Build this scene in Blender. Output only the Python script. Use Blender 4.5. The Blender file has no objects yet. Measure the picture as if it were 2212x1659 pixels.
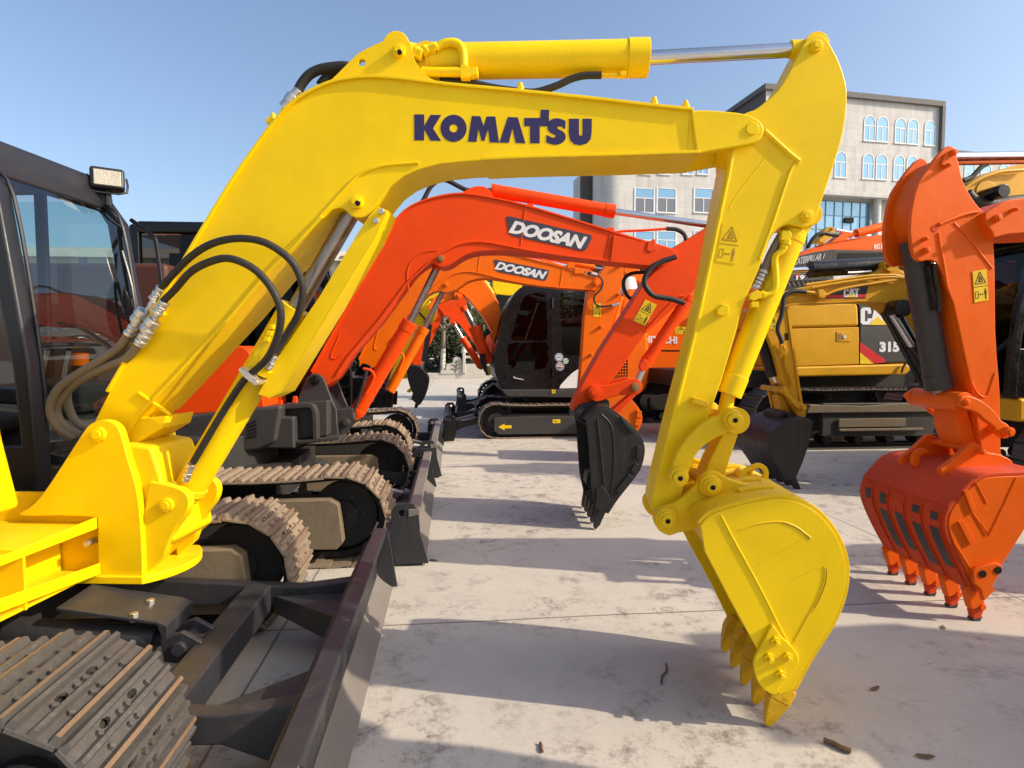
import bpy, bmesh, math, random
from mathutils import Vector, Matrix
from mathutils.geometry import tessellate_polygon
random.seed(7)
scene = bpy.context.scene
COL = scene.collection
R = math.radians

# ---------------------------------------------------------------- camera
CH = 1.6
FU = 1296.0
YAW = math.atan(130 / FU)
PIT = math.atan(73.5 / FU)
cam_d = bpy.data.cameras.new("camera")
cam = bpy.data.objects.new("camera", cam_d)
COL.objects.link(cam)
cam.location = (0, 0, CH)
cam.rotation_euler = (math.pi / 2 - PIT, 0, -YAW)
cam_d.sensor_width = 36
cam_d.lens = 36 * FU / 2212
cam_d.clip_start = 0.05
cam_d.clip_end = 2000
scene.camera = cam

# ---------------------------------------------------------------- light
SUN_EL, SUN_AZ = R(32), R(-19)          # azimuth of the sun from +x, towards -y
world = bpy.data.worlds.new("World")
scene.world = world
world.use_nodes = True
wn = world.node_tree
sky = wn.nodes.new('ShaderNodeTexSky')
sky.sky_type = 'NISHITA'
sky.sun_disc = False
sky.sun_elevation = SUN_EL
sky.sun_rotation = R(90) - SUN_AZ
sky.air_density = 1.0
sky.dust_density = 3.0
sky.ozone_density = 1.6
bg = wn.nodes['Background']
bg.inputs[1].default_value = 0.15
wn.links.new(sky.outputs[0], bg.inputs[0])
sd = bpy.data.lights.new("sun", 'SUN')
sd.energy = 3.7
sd.angle = R(0.6)
sd.color = (1.0, 0.85, 0.66)
sun = bpy.data.objects.new("sun", sd)
COL.objects.link(sun)
sdir = Vector((math.cos(SUN_EL) * math.cos(SUN_AZ), math.cos(SUN_EL) * math.sin(SUN_AZ), math.sin(SUN_EL)))
sun.rotation_euler = sdir.to_track_quat('Z', 'Y').to_euler()
sun.location = sdir * 50
scene.view_settings.view_transform = 'Standard'
scene.view_settings.look = 'None'
scene.view_settings.gamma = 1
scene.view_settings.exposure = 0.6

# ---------------------------------------------------------------- measuring
def ray(u, v):
    x = (u - 1106) / FU
    z = -(v - 829.5) / FU
    d = Vector((x, math.cos(PIT) + z * math.sin(PIT), -math.sin(PIT) + z * math.cos(PIT)))
    c, s = math.cos(YAW), math.sin(YAW)
    return Vector((c * d.x + s * d.y, -s * d.x + c * d.y, d.z))
CR = {'U': (0, 0, 1), 'A': (542.2, 33.9, .3676), 'B': (1287.6, 33.9, .41789), 'C': (0, 305, .3677), 'D': (0, 813.2, .50984),
      'E': (677.7, 474.4, .40844), 'F': (1490.9, 474.4, .3677), 'G': (1287.6, 881, .46898), 'H': (203.3, 406.6, .3677),
      'I': (867.4, 555.7, .24503), 'J': (711.6, 508.3, .20422), 'K': (1626.5, 474.4, .20422), 'L': (1931.4, 305, .22463),
      'M': (1931.4, 643.8, .22463), 'N': (1219.8, 189.8, .44854), 'O': (1321.5, 711.6, .22467), 'Q': (1795.9, 813.2, .34734)}
def gnd(u, v, z=0):
    d = ray(u, v)
    return Vector((0, 0, CH)) + d * ((z - CH) / d.z)

class Fr:
    """local frame of a machine: s runs along its boom, n sideways away from the near side, z up"""
    def __init__(f, ox, oy, th=0):
        f.o = Vector((ox, oy)); t = R(th)
        f.d = Vector((math.cos(t), -math.sin(t))); f.l = Vector((math.sin(t), math.cos(t)))
    def W(f, s, n, z):
        p = f.o + f.d * s + f.l * n
        return Vector((p.x, p.y, z))
    def uv(f, u, v, n):
        r = ray(u, v)
        k = (n + f.l.dot(f.o)) / f.l.dot(Vector((r.x, r.y)))
        p = Vector((r.x * k, r.y * k)) - f.o
        return (p.dot(f.d), CH + r.z * k)
    def uvs(f, u, v, s):
        r = ray(u, v)
        k = (s + f.d.dot(f.o)) / f.d.dot(Vector((r.x, r.y)))
        p = Vector((r.x * k, r.y * k)) - f.o
        return (p.dot(f.l), CH + r.z * k)
    def S(f, c, pts, n):
        a, b, k = CR[c]
        return [f.uv(a + x * k, b + y * k, n) for x, y in pts]
    def mu(f, c, p, n, r):
        a, b, k = CR[c]
        q = f.uv(a + p[0] * k, b + p[1] * k, n); w = f.W(q[0], n, q[1])
        return r * k * w.y / FU

def cr(pts, n=5, closed=False):
    out = []
    m = len(pts)
    rng = range(m if closed else m - 1)
    for i in rng:
        g = lambda j: pts[j % m] if closed else pts[max(0, min(m - 1, j))]
        p0, p1, p2, p3 = g(i - 1), g(i), g(i + 1), g(i + 2)
        for k in range(n):
            t = k / n
            out.append(tuple(0.5 * (2 * b + (c - a) * t + (2 * a - 5 * b + 4 * c - d) * t * t + (3 * b - a - 3 * c + d) * t ** 3)
                             for a, b, c, d in zip(p0, p1, p2, p3)))
    if not closed: out.append(tuple(pts[-1]))
    return out

# ---------------------------------------------------------------- materials
def lin(c):
    return tuple((x / 12.92 if x <= .04045 else ((x + .055) / 1.055) ** 2.4) for x in c)
def mat_base(name):
    m = bpy.data.materials.new(name); m.use_nodes = True
    return m, m.node_tree.nodes, m.node_tree.links, m.node_tree.nodes['Principled BSDF']
def noise(N, L, scale, detail=4, rough=.6, coord=None, dist=0):
    t = N.new('ShaderNodeTexNoise'); t.inputs['Scale'].default_value = scale; t.inputs['Detail'].default_value = detail
    t.inputs['Roughness'].default_value = rough; t.inputs['Distortion'].default_value = dist
    if coord is not None: L.new(coord, t.inputs['Vector'])
    return t
def ramp(N, L, src, stops):
    r = N.new('ShaderNodeValToRGB'); L.new(src, r.inputs[0])
    e = r.color_ramp.elements
    while len(e) > len(stops): e.remove(e[-1])
    for i, (p, c) in enumerate(stops):
        if i >= len(e): e.new(p)
        e[i].position = p
        e[i].color = (c if len(c) == 4 else (*c, 1)) if isinstance(c, tuple) else (c, c, c, 1)
    return r
def mixc(N, L, fac, a, b, mode='MIX'):
    m = N.new('ShaderNodeMix'); m.data_type = 'RGBA'; m.blend_type = mode
    if isinstance(fac, (int, float)): m.inputs[0].default_value = fac
    else: L.new(fac, m.inputs[0])
    for i, x in ((6, a), (7, b)):
        if isinstance(x, tuple): m.inputs[i].default_value = (*x[:3], 1)
        else: L.new(x, m.inputs[i])
    return m.outputs[2]
def paint(name, col, rough=.38, spec=.35, dirt=.5, dirtcol=(.10, .075, .05), metallic=0, scale=1.0, bump=.06, coat=.0):
    m, N, L, B = mat_base(name)
    co = N.new('ShaderNodeTexCoord').outputs['Object']
    n1 = noise(N, L, 1.7 * scale, 6, .65, co); n2 = noise(N, L, 9 * scale, 6, .7, co, .4); n3 = noise(N, L, 60 * scale, 3, .6, co)
    mp = N.new('ShaderNodeMapping'); mp.inputs['Scale'].default_value = (9, 9, .8); L.new(co, mp.inputs[0])
    n4 = noise(N, L, 2.2 * scale, 5, .7, mp.outputs[0])
    v = ramp(N, L, n1.outputs[0], [(.3, .86), (.7, 1.06)])
    c = mixc(N, L, 1, col, v.outputs[0], 'MULTIPLY')
    r1 = ramp(N, L, n2.outputs[0], [(.60, 0.0), (.80, .45 * dirt)])
    c = mixc(N, L, r1.outputs[0], c, dirtcol)
    r4 = ramp(N, L, n4.outputs[0], [(.55, 0.0), (.8, .30 * dirt)])
    c = mixc(N, L, r4.outputs[0], c, dirtcol)
    sp = ramp(N, L, n3.outputs[0], [(.70, 0.0), (.76, .55 * dirt)])
    c = mixc(N, L, sp.outputs[0], c, dirtcol)
    if dirt > .1:
        mp2 = N.new('ShaderNodeMapping'); mp2.inputs['Scale'].default_value = (3, 3, 60); mp2.inputs['Rotation'].default_value = (.4, .7, .3); L.new(co, mp2.inputs[0])
        n5 = noise(N, L, 3.0 * scale, 4, .8, mp2.outputs[0], .3); r5 = ramp(N, L, n5.outputs[0], [(.66, 0.0), (.72, .35 * min(1, dirt * 2))])
        c = mixc(N, L, r5.outputs[0], c, tuple(min(1, x * 1.0 + .10) for x in dirtcol))
        gm = N.new('ShaderNodeNewGeometry'); sz = N.new('ShaderNodeSeparateXYZ'); L.new(gm.outputs['Normal'], sz.inputs[0])
        mu = N.new('ShaderNodeMath'); mu.operation = 'MULTIPLY'; L.new(sz.outputs[2], mu.inputs[0]); L.new(n2.outputs[0], mu.inputs[1])
        rz = ramp(N, L, mu.outputs[0], [(.30, 0.0), (.80, (.16 if max(col) > .2 else .07) * min(1, dirt * 2))]); c = mixc(N, L, rz.outputs[0], c, (.36, .31, .25))
    L.new(c, B.inputs['Base Color'])
    rr = ramp(N, L, n2.outputs[0], [(.25, max(.05, rough - .10)), (.8, min(1, rough + .22))])
    L.new(rr.outputs[0], B.inputs['Roughness'])
    B.inputs['Specular IOR Level'].default_value = spec
    B.inputs['Metallic'].default_value = metallic
    B.inputs['Coat Weight'].default_value = coat; B.inputs['Coat Roughness'].default_value = .15
    if bump:
        b = N.new('ShaderNodeBump'); b.inputs['Strength'].default_value = bump; b.inputs['Distance'].default_value = .02
        L.new(n2.outputs[0], b.inputs['Height']); L.new(b.outputs[0], B.inputs['Normal'])
    return m
MT = {}
MT['yellow'] = paint('yellow_paint', (.86, .58, .001), .38, .25, .2, (.40, .20, .02), bump=.05)
MT['ycast'] = paint('yellow_cast_paint', (.80, .51, .003), .5, .25, .35, (.30, .16, .03), bump=.25)
MT['red'] = paint('red_orange_paint', (.80, .062, .001), .44, .22, .22, (.20, .04, .015), bump=.04)
MT['orange'] = paint('orange_paint', (.88, .15, .001), .4, .22, .16, (.35, .07, .01), bump=.04)
MT['orange2'] = paint('sun_bleached_orange_paint', (.82, .125, .002), .44, .22, .25, (.30, .06, .02), bump=.08)
MT['oworn'] = paint('worn_orange_paint', (.62, .062, .010), .6, .25, .8, (.09, .04, .03), bump=.3)
MT['cat'] = paint('amber_yellow_paint', (.62, .32, .010), .4, .25, .25, (.25, .13, .03), bump=.04)
MT['black'] = paint('black_paint', (.004, .004, .005), .22, .4, .08, (.03, .028, .025), bump=.04)
MT['charcoal'] = paint('charcoal_paint', (.042, .040, .040), .45, .45, .8, (.09, .075, .06), bump=.06)
MT['cabblk'] = paint('cab_frame_black', (.014, .015, .020), .38, .45, .35, (.06, .055, .05), bump=.04)
MT['bladeblk'] = paint('dusty_black_paint', (.024, .025, .030), .40, .45, .45, (.20, .16, .12), bump=.08)
MT['bladeface'] = paint('dusty_blade_face', (.17, .155, .14), .5, .5, .9, (.30, .24, .18), bump=.06)
MT['blkbucket'] = paint('worn_black_bucket_paint', (.012, .012, .012), .5, .45, .8, (.12, .10, .085), bump=.2)
MT['rubber'] = paint('hose_rubber', (.022, .020, .019), .55, .4, .7, (.09, .075, .06), bump=.1, scale=4)
MT['ghose'] = paint('dusty_hose_rubber', (.20, .165, .12), .65, .3, .7, (.10, .08, .06), bump=.1, scale=3)
MT['chrome'] = paint('chrome_rod', (.62, .62, .64), .08, .5, .15, (.25, .2, .15), 1.0, bump=0)
MT['dchrome'] = paint('stained_chrome_rod', (.34, .30, .27), .28, .5, .8, (.10, .07, .05), .9, bump=.02, scale=3)
MT['zinc'] = paint('zinc_fitting', (.62, .60, .56), .32, .5, .5, (.25, .2, .14), .85, bump=.1, scale=6)
MT['shoe'] = paint('track_steel_brown', (.29, .225, .16), .6, .4, 1.0, (.12, .09, .065), .25, bump=.3, scale=2)
MT['shoedk'] = paint('track_steel_dark', (.11, .103, .096), .45, .5, 1.3, (.28, .25, .21), .4, bump=.3, scale=2.5)
MT['ytooth'] = paint('chipped_yellow_tooth', (.74, .42, .012), .55, .25, 1.3, (.12, .07, .03), bump=.4, scale=2)
MT['rust'] = paint('worn_rusty_edge', (.24, .155, .09), .5, .4, 3.2, (.085, .07, .06), .3, bump=.2, scale=3)
MT['trackin'] = paint('track_frame_grime', (.020, .019, .018), .6, .4, .8, (.07, .055, .04), bump=.2)
MT['mud'] = paint('dried_mud_steel', (.17, .135, .09), .7, .3, .9, (.07, .055, .04), bump=.3)
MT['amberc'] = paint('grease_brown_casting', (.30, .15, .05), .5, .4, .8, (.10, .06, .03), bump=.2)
MT['navy'] = paint('navy_lettering', (.030, .022, .095), .45, .4, .05, bump=0)
MT['white'] = paint('white_lettering', (.75, .75, .74), .4, .4, .1, bump=0)
MT['lgrey'] = paint('grey_lettering', (.42, .42, .43), .4, .4, .1, bump=0)
MT['slate'] = paint('slate_plate', (.050, .050, .072), .4, .4, .1, bump=0)
MT['stkyel'] = paint('sticker_yellow', (.82, .56, .01), .4, .4, .05, bump=0)
MT['stkblk'] = paint('sticker_black', (.02, .016, .008), .5, .4, .05, bump=0)
MT['stkbrn'] = paint('sticker_outline', (.42, .24, .01), .5, .4, .05, bump=0)
MT['decred'] = paint('decal_red', (.60, .015, .02), .4, .4, .05, bump=0)
MT['blue'] = paint('blue_ink', (.05, .12, .45), .4, .4, .05, bump=0)
MT['green'] = paint('green_ink', (.03, .35, .10), .4, .4, .05, bump=0)
MT['lens'] = paint('lamp_lens', (.38, .36, .30), .25, .5, .4, (.4, .36, .28), bump=.3, scale=3)
MT['maroon'] = paint('dark_maroon_panel', (.075, .022, .012), .5, .4, .4, bump=.05)
MT['seat'] = paint('seat_fabric', (.05, .05, .05), .8, .2, .3, bump=.1)
MT['groove'] = paint('dark_gap', (.012, .010, .008), .8, .2, 0, bump=0)
MT['ydark'] = paint('weld_seam', (.42, .22, .004), .5, .4, .2, (.2, .1, .02), bump=0)
def glass(name, tint, rough=.02, refl=1.0, base=.08):
    m, N, L, B = mat_base(name); N.remove(B)
    t = N.new('ShaderNodeBsdfTransparent'); t.inputs[0].default_value = (*tint, 1)
    g = N.new('ShaderNodeBsdfGlossy'); g.inputs['Roughness'].default_value = rough
    g.inputs['Color'].default_value = (refl, refl, refl, 1)
    lw = N.new('ShaderNodeLayerWeight'); lw.inputs[0].default_value = .5
    pw = N.new('ShaderNodeMath'); pw.operation = 'POWER'; L.new(lw.outputs['Facing'], pw.inputs[0]); pw.inputs[1].default_value = 4
    f = N.new('ShaderNodeMath'); f.operation = 'MULTIPLY_ADD'; L.new(pw.outputs[0], f.inputs[0]); f.inputs[1].default_value = .85; f.inputs[2].default_value = base
    mx = N.new('ShaderNodeMixShader'); L.new(f.outputs[0], mx.inputs[0]); L.new(t.outputs[0], mx.inputs[1]); L.new(g.outputs[0], mx.inputs[2])
    L.new(mx.outputs[0], N['Material Output'].inputs[0])
    return m
MT['glass'] = glass('clear_cab_glass', (.50, .56, .55))
MT['glasst'] = glass('tinted_cab_glass', (.66, .88, .92))
MT['glassd'] = glass('dark_cab_glass', (.09, .085, .085), .02, .6, .035)
m, N, L, B = mat_base('blue_window_glass')
B.inputs['Base Color'].default_value = (.20, .37, .52, 1); B.inputs['Roughness'].default_value = .12; B.inputs['Metallic'].default_value = .35
MT['bglass'] = m
m, N, L, B = mat_base('grey_window_glass')
B.inputs['Base Color'].default_value = (.16, .17, .19, 1); B.inputs['Roughness'].default_value = .12; B.inputs['Metallic'].default_value = .2
MT['gglass'] = m
MT['wframe'] = paint('window_frame_grey', (.62, .64, .66), .4, .4, .1, bump=0)

# ---------------------------------------------------------------- mesh builder
SPLIT = {'weld_seam', 'cylinder_eye', 'pipe_fitting', 'weld_bead', 'open_seam', 'edge_rib', 'oil_pipe', 'hose_clamp', 'pressed_ridge', 'hydraulic_hose', 'flange', 'window_seal', 'pipe_clamp'}
class MB:
    def __init__(s, fr): s.fr = fr; s.v = []; s.f = []
    def _add(s, vs, fs):
        o = len(s.v); s.v += vs; s.f += [tuple(i + o for i in f) for f in fs]; return s
    def prism(s, pts, n0, n1, holes=(), taper=None):
        """outline in (s,z), pushed from n0 to n1"""
        loops = [list(pts)] + [list(h) for h in holes]
        allp = [p for l in loops for p in l]
        m = len(allp)
        W = s.fr.W
        c = (sum(p[0] for p in pts) / len(pts), sum(p[1] for p in pts) / len(pts))
        t = taper or 1
        vs = [W(p[0], n0, p[1]) for p in allp] + [W(c[0] + (p[0] - c[0]) * t, n1, c[1] + (p[1] - c[1]) * t) for p in allp]
        fs = []
        if holes:
            tri = tessellate_polygon([[Vector((p[0], p[1], 0)) for p in l] for l in loops])
            fs += [tuple(a) for a in tri] + [tuple(i + m for i in reversed(a)) for a in tri]
        else:
            fs += [tuple(range(m)), tuple(range(2 * m - 1, m - 1, -1))]
        k = 0
        for l in loops:
            q = len(l)
            for i in range(q):
                a, b = k + i, k + (i + 1) % q
                fs.append((b, a, a + m, b + m))
            k += q
        return s._add(vs, fs)
    def ribbon(s, path, t, n0, n1, side=1):
        """a plate of thickness t following a path in (s,z)"""
        P = [Vector(p) for p in path]; q = []
        for i, p in enumerate(P):
            a = P[max(0, i - 1)]; b = P[min(len(P) - 1, i + 1)]
            d = (b - a).normalized(); q.append(p + Vector((-d.y, d.x)) * t * side)
        m = len(P); W = s.fr.W; vs = []
        for pl in (P, q):
            for n in (n0, n1): vs += [W(p.x, n, p.y) for p in pl]
        fs = []
        for i in range(m - 1):
            fs += [(i, i + 1, m + i + 1, m + i), (2 * m + i, 3 * m + i, 3 * m + i + 1, 2 * m + i + 1),
                   (i, 2 * m + i, 2 * m + i + 1, i + 1), (m + i, m + i + 1, 3 * m + i + 1, 3 * m + i)]
        fs += [(0, m, 3 * m, 2 * m), (m - 1, 3 * m - 1, 4 * m - 1, 2 * m - 1)]
        return s._add(vs, fs)
    def box(s, s0, s1, n0, n1, z0, z1):
        return s.prism([(s0, z0), (s1, z0), (s1, z1), (s0, z1)], n0, n1)
    def cyl(s, a, b, r, r2=None, seg=20):
        """a, b are (s,n,z)"""
        A = s.fr.W(*a); Bv = s.fr.W(*b); return s.cylw(A, Bv, r, r2, seg)
    def cylw(s, A, Bv, r, r2=None, seg=20):
        r2 = r if r2 is None else r2
        d = (Bv - A).normalized(); x = d.orthogonal().normalized(); y = d.cross(x)
        vs = []
        for c, q in ((A, r), (Bv, r2)):
            vs += [c + (x * math.cos(2 * math.pi * i / seg) + y * math.sin(2 * math.pi * i / seg)) * q for i in range(seg)]
        fs = [(i, (i + 1) % seg, seg + (i + 1) % seg, seg + i) for i in range(seg)] + [tuple(range(seg - 1, -1, -1)), tuple(range(seg, 2 * seg))]
        return s._add(vs, fs)
    def tube(s, path, r, seg=10, smooth=4):
        """path of (s,n,z)"""
        pp = cr(path, smooth) if smooth else path
        P = [s.fr.W(*p) for p in pp]; vs = []; m = len(P)
        d0 = (P[1] - P[0]).normalized(); x = d0.orthogonal().normalized()
        for i, p in enumerate(P):
            d = (P[min(i + 1, m - 1)] - P[max(i - 1, 0)]).normalized()
            x = (x - d * x.dot(d)).normalized(); y = d.cross(x)
            vs += [p + (x * math.cos(2 * math.pi * k / seg) + y * math.sin(2 * math.pi * k / seg)) * r for k in range(seg)]
        fs = []
        for i in range(m - 1):
            fs += [(i * seg + k, i * seg + (k + 1) % seg, (i + 1) * seg + (k + 1) % seg, (i + 1) * seg + k) for k in range(seg)]
        fs += [tuple(range(seg - 1, -1, -1)), tuple(range((m - 1) * seg, m * seg))]
        return s._add(vs, fs)
    def boss(s, c, r, n0, n1, seg=24, hole=0):
        """round boss on the side: c is (s,z)"""
        return s.cyl((c[0], n0, c[1]), (c[0], n1, c[1]), r, seg=seg)
    def face(s, W4):
        return s._add(list(W4), [tuple(range(len(W4)))])
    def sheet(s, path, n0, n1):
        W = s.fr.W; m = len(path)
        return s._add([W(a, n0, b) for a, b in path] + [W(a, n1, b) for a, b in path], [(i, i + 1, m + i + 1, m + i) for i in range(m - 1)])
    def build(s, name, mat, parent=None, bevel=0, smooth=38, label=None, seg=2):
        if name in SPLIT:
            n = len(s.v); pr = list(range(n))
            def fd(i):
                while pr[i] != i: pr[i] = pr[pr[i]]; i = pr[i]
                return i
            for f in s.f:
                a = fd(f[0])
                for i in f[1:]: pr[fd(i)] = a
            groups = {}
            for f in s.f: groups.setdefault(fd(f[0]), []).append(f)
            if len(groups) > 1:
                out = []
                for fs in groups.values():
                    ids = sorted({i for f in fs for i in f}); mp_ = {i: k for k, i in enumerate(ids)}
                    q = MB(s.fr); q.v = [s.v[i] for i in ids]; q.f = [tuple(mp_[i] for i in f) for f in fs]
                    out.append(q._build(name, mat, parent, bevel, smooth, label, seg))
                return out[0]
        return s._build(name, mat, parent, bevel, smooth, label, seg)
    def _build(s, name, mat, parent=None, bevel=0, smooth=38, label=None, seg=2):
        me = bpy.data.meshes.new(name)
        o = bpy.data.objects.new(name, me); COL.objects.link(o)
        org = Vector((0, 0, 0))
        vs = s.v
        if parent is not None:
            p = parent
            while p is not None: org += p.location; p = p.parent
            c = Vector((0, 0, 0)); [c.__iadd__(v) for v in vs]; c /= max(1, len(vs))
        else:
            c = sum(vs, Vector((0, 0, 0))) / len(vs); c.z = min(v.z for v in vs)
        o.location = c - org
        me.from_pydata([v - c for v in vs], [], s.f)
        bm = bmesh.new(); bm.from_mesh(me)
        bmesh.ops.recalc_face_normals(bm, faces=bm.faces); bm.to_mesh(me); bm.free()
        me.polygons.foreach_set('use_smooth', [True] * len(me.polygons))
        me.set_sharp_from_angle(angle=R(smooth))
        me.materials.append(MT[mat] if isinstance(mat, str) else mat)
        if parent is not None: o.parent = parent
        if bevel:
            b = o.modifiers.new('bevel', 'BEVEL'); b.width = bevel; b.segments = seg; b.limit_method = 'ANGLE'; b.angle_limit = R(35)
            b.harden_normals = True
        if label: o['label'] = label
        return o
def thing(name, label, cat, loc, group=None):
    o = bpy.data.objects.new(name, None); COL.objects.link(o); o.empty_display_size = .3
    o.location = loc; o['label'] = label; o['category'] = cat
    if group: o['group'] = group
    return o
def tag(o, label, cat, group=None):
    o['label'] = label; o['category'] = cat
    if group: o['group'] = group
    return o
def struct(o): o['kind'] = 'structure'; return o
WF = Fr(0, 0, 0)

# text and flat marks ------------------------------------------------
def text_mesh(string, bold=0, shear=0, space=1.0):
    cu = bpy.data.curves.new('lettering_curve', 'FONT'); cu.body = string; cu.size = 1; cu.offset = bold; cu.shear = shear; cu.space_character = space
    cu.resolution_u = 4
    o = bpy.data.objects.new('lettering_curve', cu); COL.objects.link(o)
    dg = bpy.context.evaluated_depsgraph_get()
    me = bpy.data.meshes.new_from_object(o.evaluated_get(dg))
    vs = [v.co.copy() for v in me.vertices]; fs = [tuple(p.vertices) for p in me.polygons]
    bpy.data.objects.remove(o); bpy.data.curves.remove(cu); bpy.data.meshes.remove(me)
    return vs, fs
def lettering(fr, n, c, string, ll, lr, ul, mat, parent, bold=.02, shear=0, space=1.0, name='lettering'):
    """writing stretched between three measured corners on the plane n"""
    vs, fs = text_mesh(string, bold, shear, space)
    x0 = min(v.x for v in vs); x1 = max(v.x for v in vs); y0 = min(v.y for v in vs); y1 = max(v.y for v in vs)
    A, Bp, Cp = [Vector(q) for q in fr.S(c, [ll, lr, ul], n)]
    M_ = MB(fr)
    pts = []
    for v in vs:
        q = A + (Bp - A) * ((v.x - x0) / (x1 - x0)) + (Cp - A) * ((v.y - y0) / (y1 - y0))
        pts.append(fr.W(q.x, n, q.y))
    M_._add(pts, fs)
    return M_.build(name, mat, parent)
def marks(fr, n, c, polys, mat, parent, name, th=.001):
    M_ = MB(fr)
    for p in polys: M_.prism(fr.S(c, p, n), n, n + th)
    return M_.build(name, mat, parent)
def warn_sticker(fr, n, c, quad, parent, base='stkyel', line='stkblk'):
    """two-panel warning sticker: triangle above, keep-clear pictogram below. quad = tl,tr,br,bl"""
    q = [Vector(p) for p in fr.S(c, quad, n)]
    def at(a, b):
        t = q[0] + (q[1] - q[0]) * a; u = q[3] + (q[2] - q[3]) * a; w = t + (u - t) * b
        return (w.x, w.y)
    s = MB(fr); s.prism([at(0, 0), at(1, 0), at(1, 1), at(0, 1)], n, n + .002)
    so = s.build('warning_sticker', base, parent)
    s = MB(fr); d = -.0012
    def poly(pp): s.prism([at(*p) for p in pp], n + d, n - .0002)
    def stroke(a, b, w=.03):
        a = Vector(a); b = Vector(b); e = (b - a).normalized(); e = Vector((-e.y, e.x)) * w / 2; e.y *= .5
        poly([a + e, b + e, b - e, a - e])
    for a, b in (((.5, .06), (.12, .42)), ((.12, .42), (.88, .42)), ((.88, .42), (.5, .06))): stroke(a, b, .05)
    stroke((.5, .18), (.42, .36), .09); stroke((.35, .36), (.66, .36), .07); stroke((.55, .24), (.66, .34), .07)
    stroke((.0, .52), (1, .52), .03)
    for a, b in (((.1, .66), (.3, .66)), ((.3, .66), (.3, .88)), ((.3, .88), (.1, .88)), ((.1, .88), (.1, .66))): stroke(a, b, .03)
    stroke((.36, .77), (.62, .77), .04); poly([(.36, .77), (.44, .74), (.44, .80)]); poly([(.64, .77), (.56, .80), (.56, .74)])
    poly([(.74, .66), (.88, .66), (.88, .80), (.85, .80), (.85, .94), (.77, .94), (.77, .80), (.74, .80)])
    poly([(.78, .60), (.84, .60), (.85, .64), (.77, .64)])
    s.build('pictogram', line, so)
    return so
def pin(fr, c, p, n, r, parent, mat, dep=.03, nn=None, name='pin', cap=True):
    """round pin head standing proud of the side plate; r in crop pixels"""
    rr = fr.mu(c, p, n, r); q = fr.S(c, [p], n)[0]
    s = MB(fr); s.boss(q, rr, n - dep, nn if nn is not None else n + .01)
    if cap:
        s.boss(q, rr * .62, n - dep - .008, n - dep + .002)
    o = s.build(name, mat, parent, .003)
    return q
def hyd(fr, c, n, base, split, end, rb, rr, parent, mb, mr, name='cylinder', eye=True, collar=True):
    """hydraulic cylinder: barrel from base to split, rod on to end"""
    a, b, e = fr.S(c, [base, split, end], n)
    s = MB(fr); s.cyl((a[0], n, a[1]), (b[0], n, b[1]), rb, seg=28)
    d = (Vector(b) - Vector(a)); ln = d.length; d.normalize()
    if collar:
        k = Vector(b) - d * min(.09, ln * .2)
        s.cyl((k.x, n, k.y), (b[0] + d.x * .004, n, b[1] + d.y * .004), rb * 1.07, seg=28)
        k = Vector(a) + d * .02; s.cyl((k.x, n, k.y), (k.x + d.x * .03, n, k.y + d.y * .03), rb * 1.05, seg=28)
    if eye: s.cyl((a[0], n - rb * .8, a[1]), (a[0], n + rb * .8, a[1]), rb * .85)
    cy = s.build(name, mb, parent, .002)
    s = MB(fr); s.cyl((b[0], n, b[1]), (e[0], n, e[1]), rr, seg=24)
    s.build('rod', mr, cy)
    if eye:
        s = MB(fr); s.cyl((e[0], n - rr * 1.6, e[1]), (e[0], n + rr * 1.6, e[1]), rr * 1.7)
        k = Vector(e) - d * rr * 3.2
        s.cyl((k.x, n, k.y), (e[0], n, e[1]), rr * 1.25)
        s.build('rod_eye', mb, cy, .002)
    return cy

# tracks ------------------------------------------------------------
def track_path(s0, s1, zt, r0=.31, zb=.02):
    """closed outline of a crawler belt, front at s1"""
    p = []
    rf = (zt - zb) / 2
    cf = (s1 - rf, zb + rf); cb = (s0 + rf, zb + rf)
    K = 12
    for i in range(K + 1):
        a = -math.pi / 2 + math.pi * i / K; p.append((cf[0] + rf * math.cos(a), cf[1] + rf * math.sin(a)))
    for i in range(1, 8):
        t = i / 8; p.append((cf[0] + (cb[0] - cf[0]) * t, zt - .035 * math.sin(math.pi * t) - .01 * math.sin(3 * math.pi * t)))
    for i in range(K + 1):
        a = math.pi / 2 + math.pi * i / K; p.append((cb[0] + rf * math.cos(a), cb[1] + rf * math.sin(a)))
    return p, cf, cb, rf
def resample(p, pitch):
    P = [Vector(q) for q in p] + [Vector(p[0])]
    L_ = [0]
    for i in range(len(P) - 1): L_.append(L_[-1] + (P[i + 1] - P[i]).length)
    n = round(L_[-1] / pitch); st = L_[-1] / n; out = []; j = 0
    for i in range(n):
        d = i * st
        while L_[j + 1] < d: j += 1
        t = (d - L_[j]) / (L_[j + 1] - L_[j]); out.append(P[j].lerp(P[j + 1], t))
    return out, st
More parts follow.
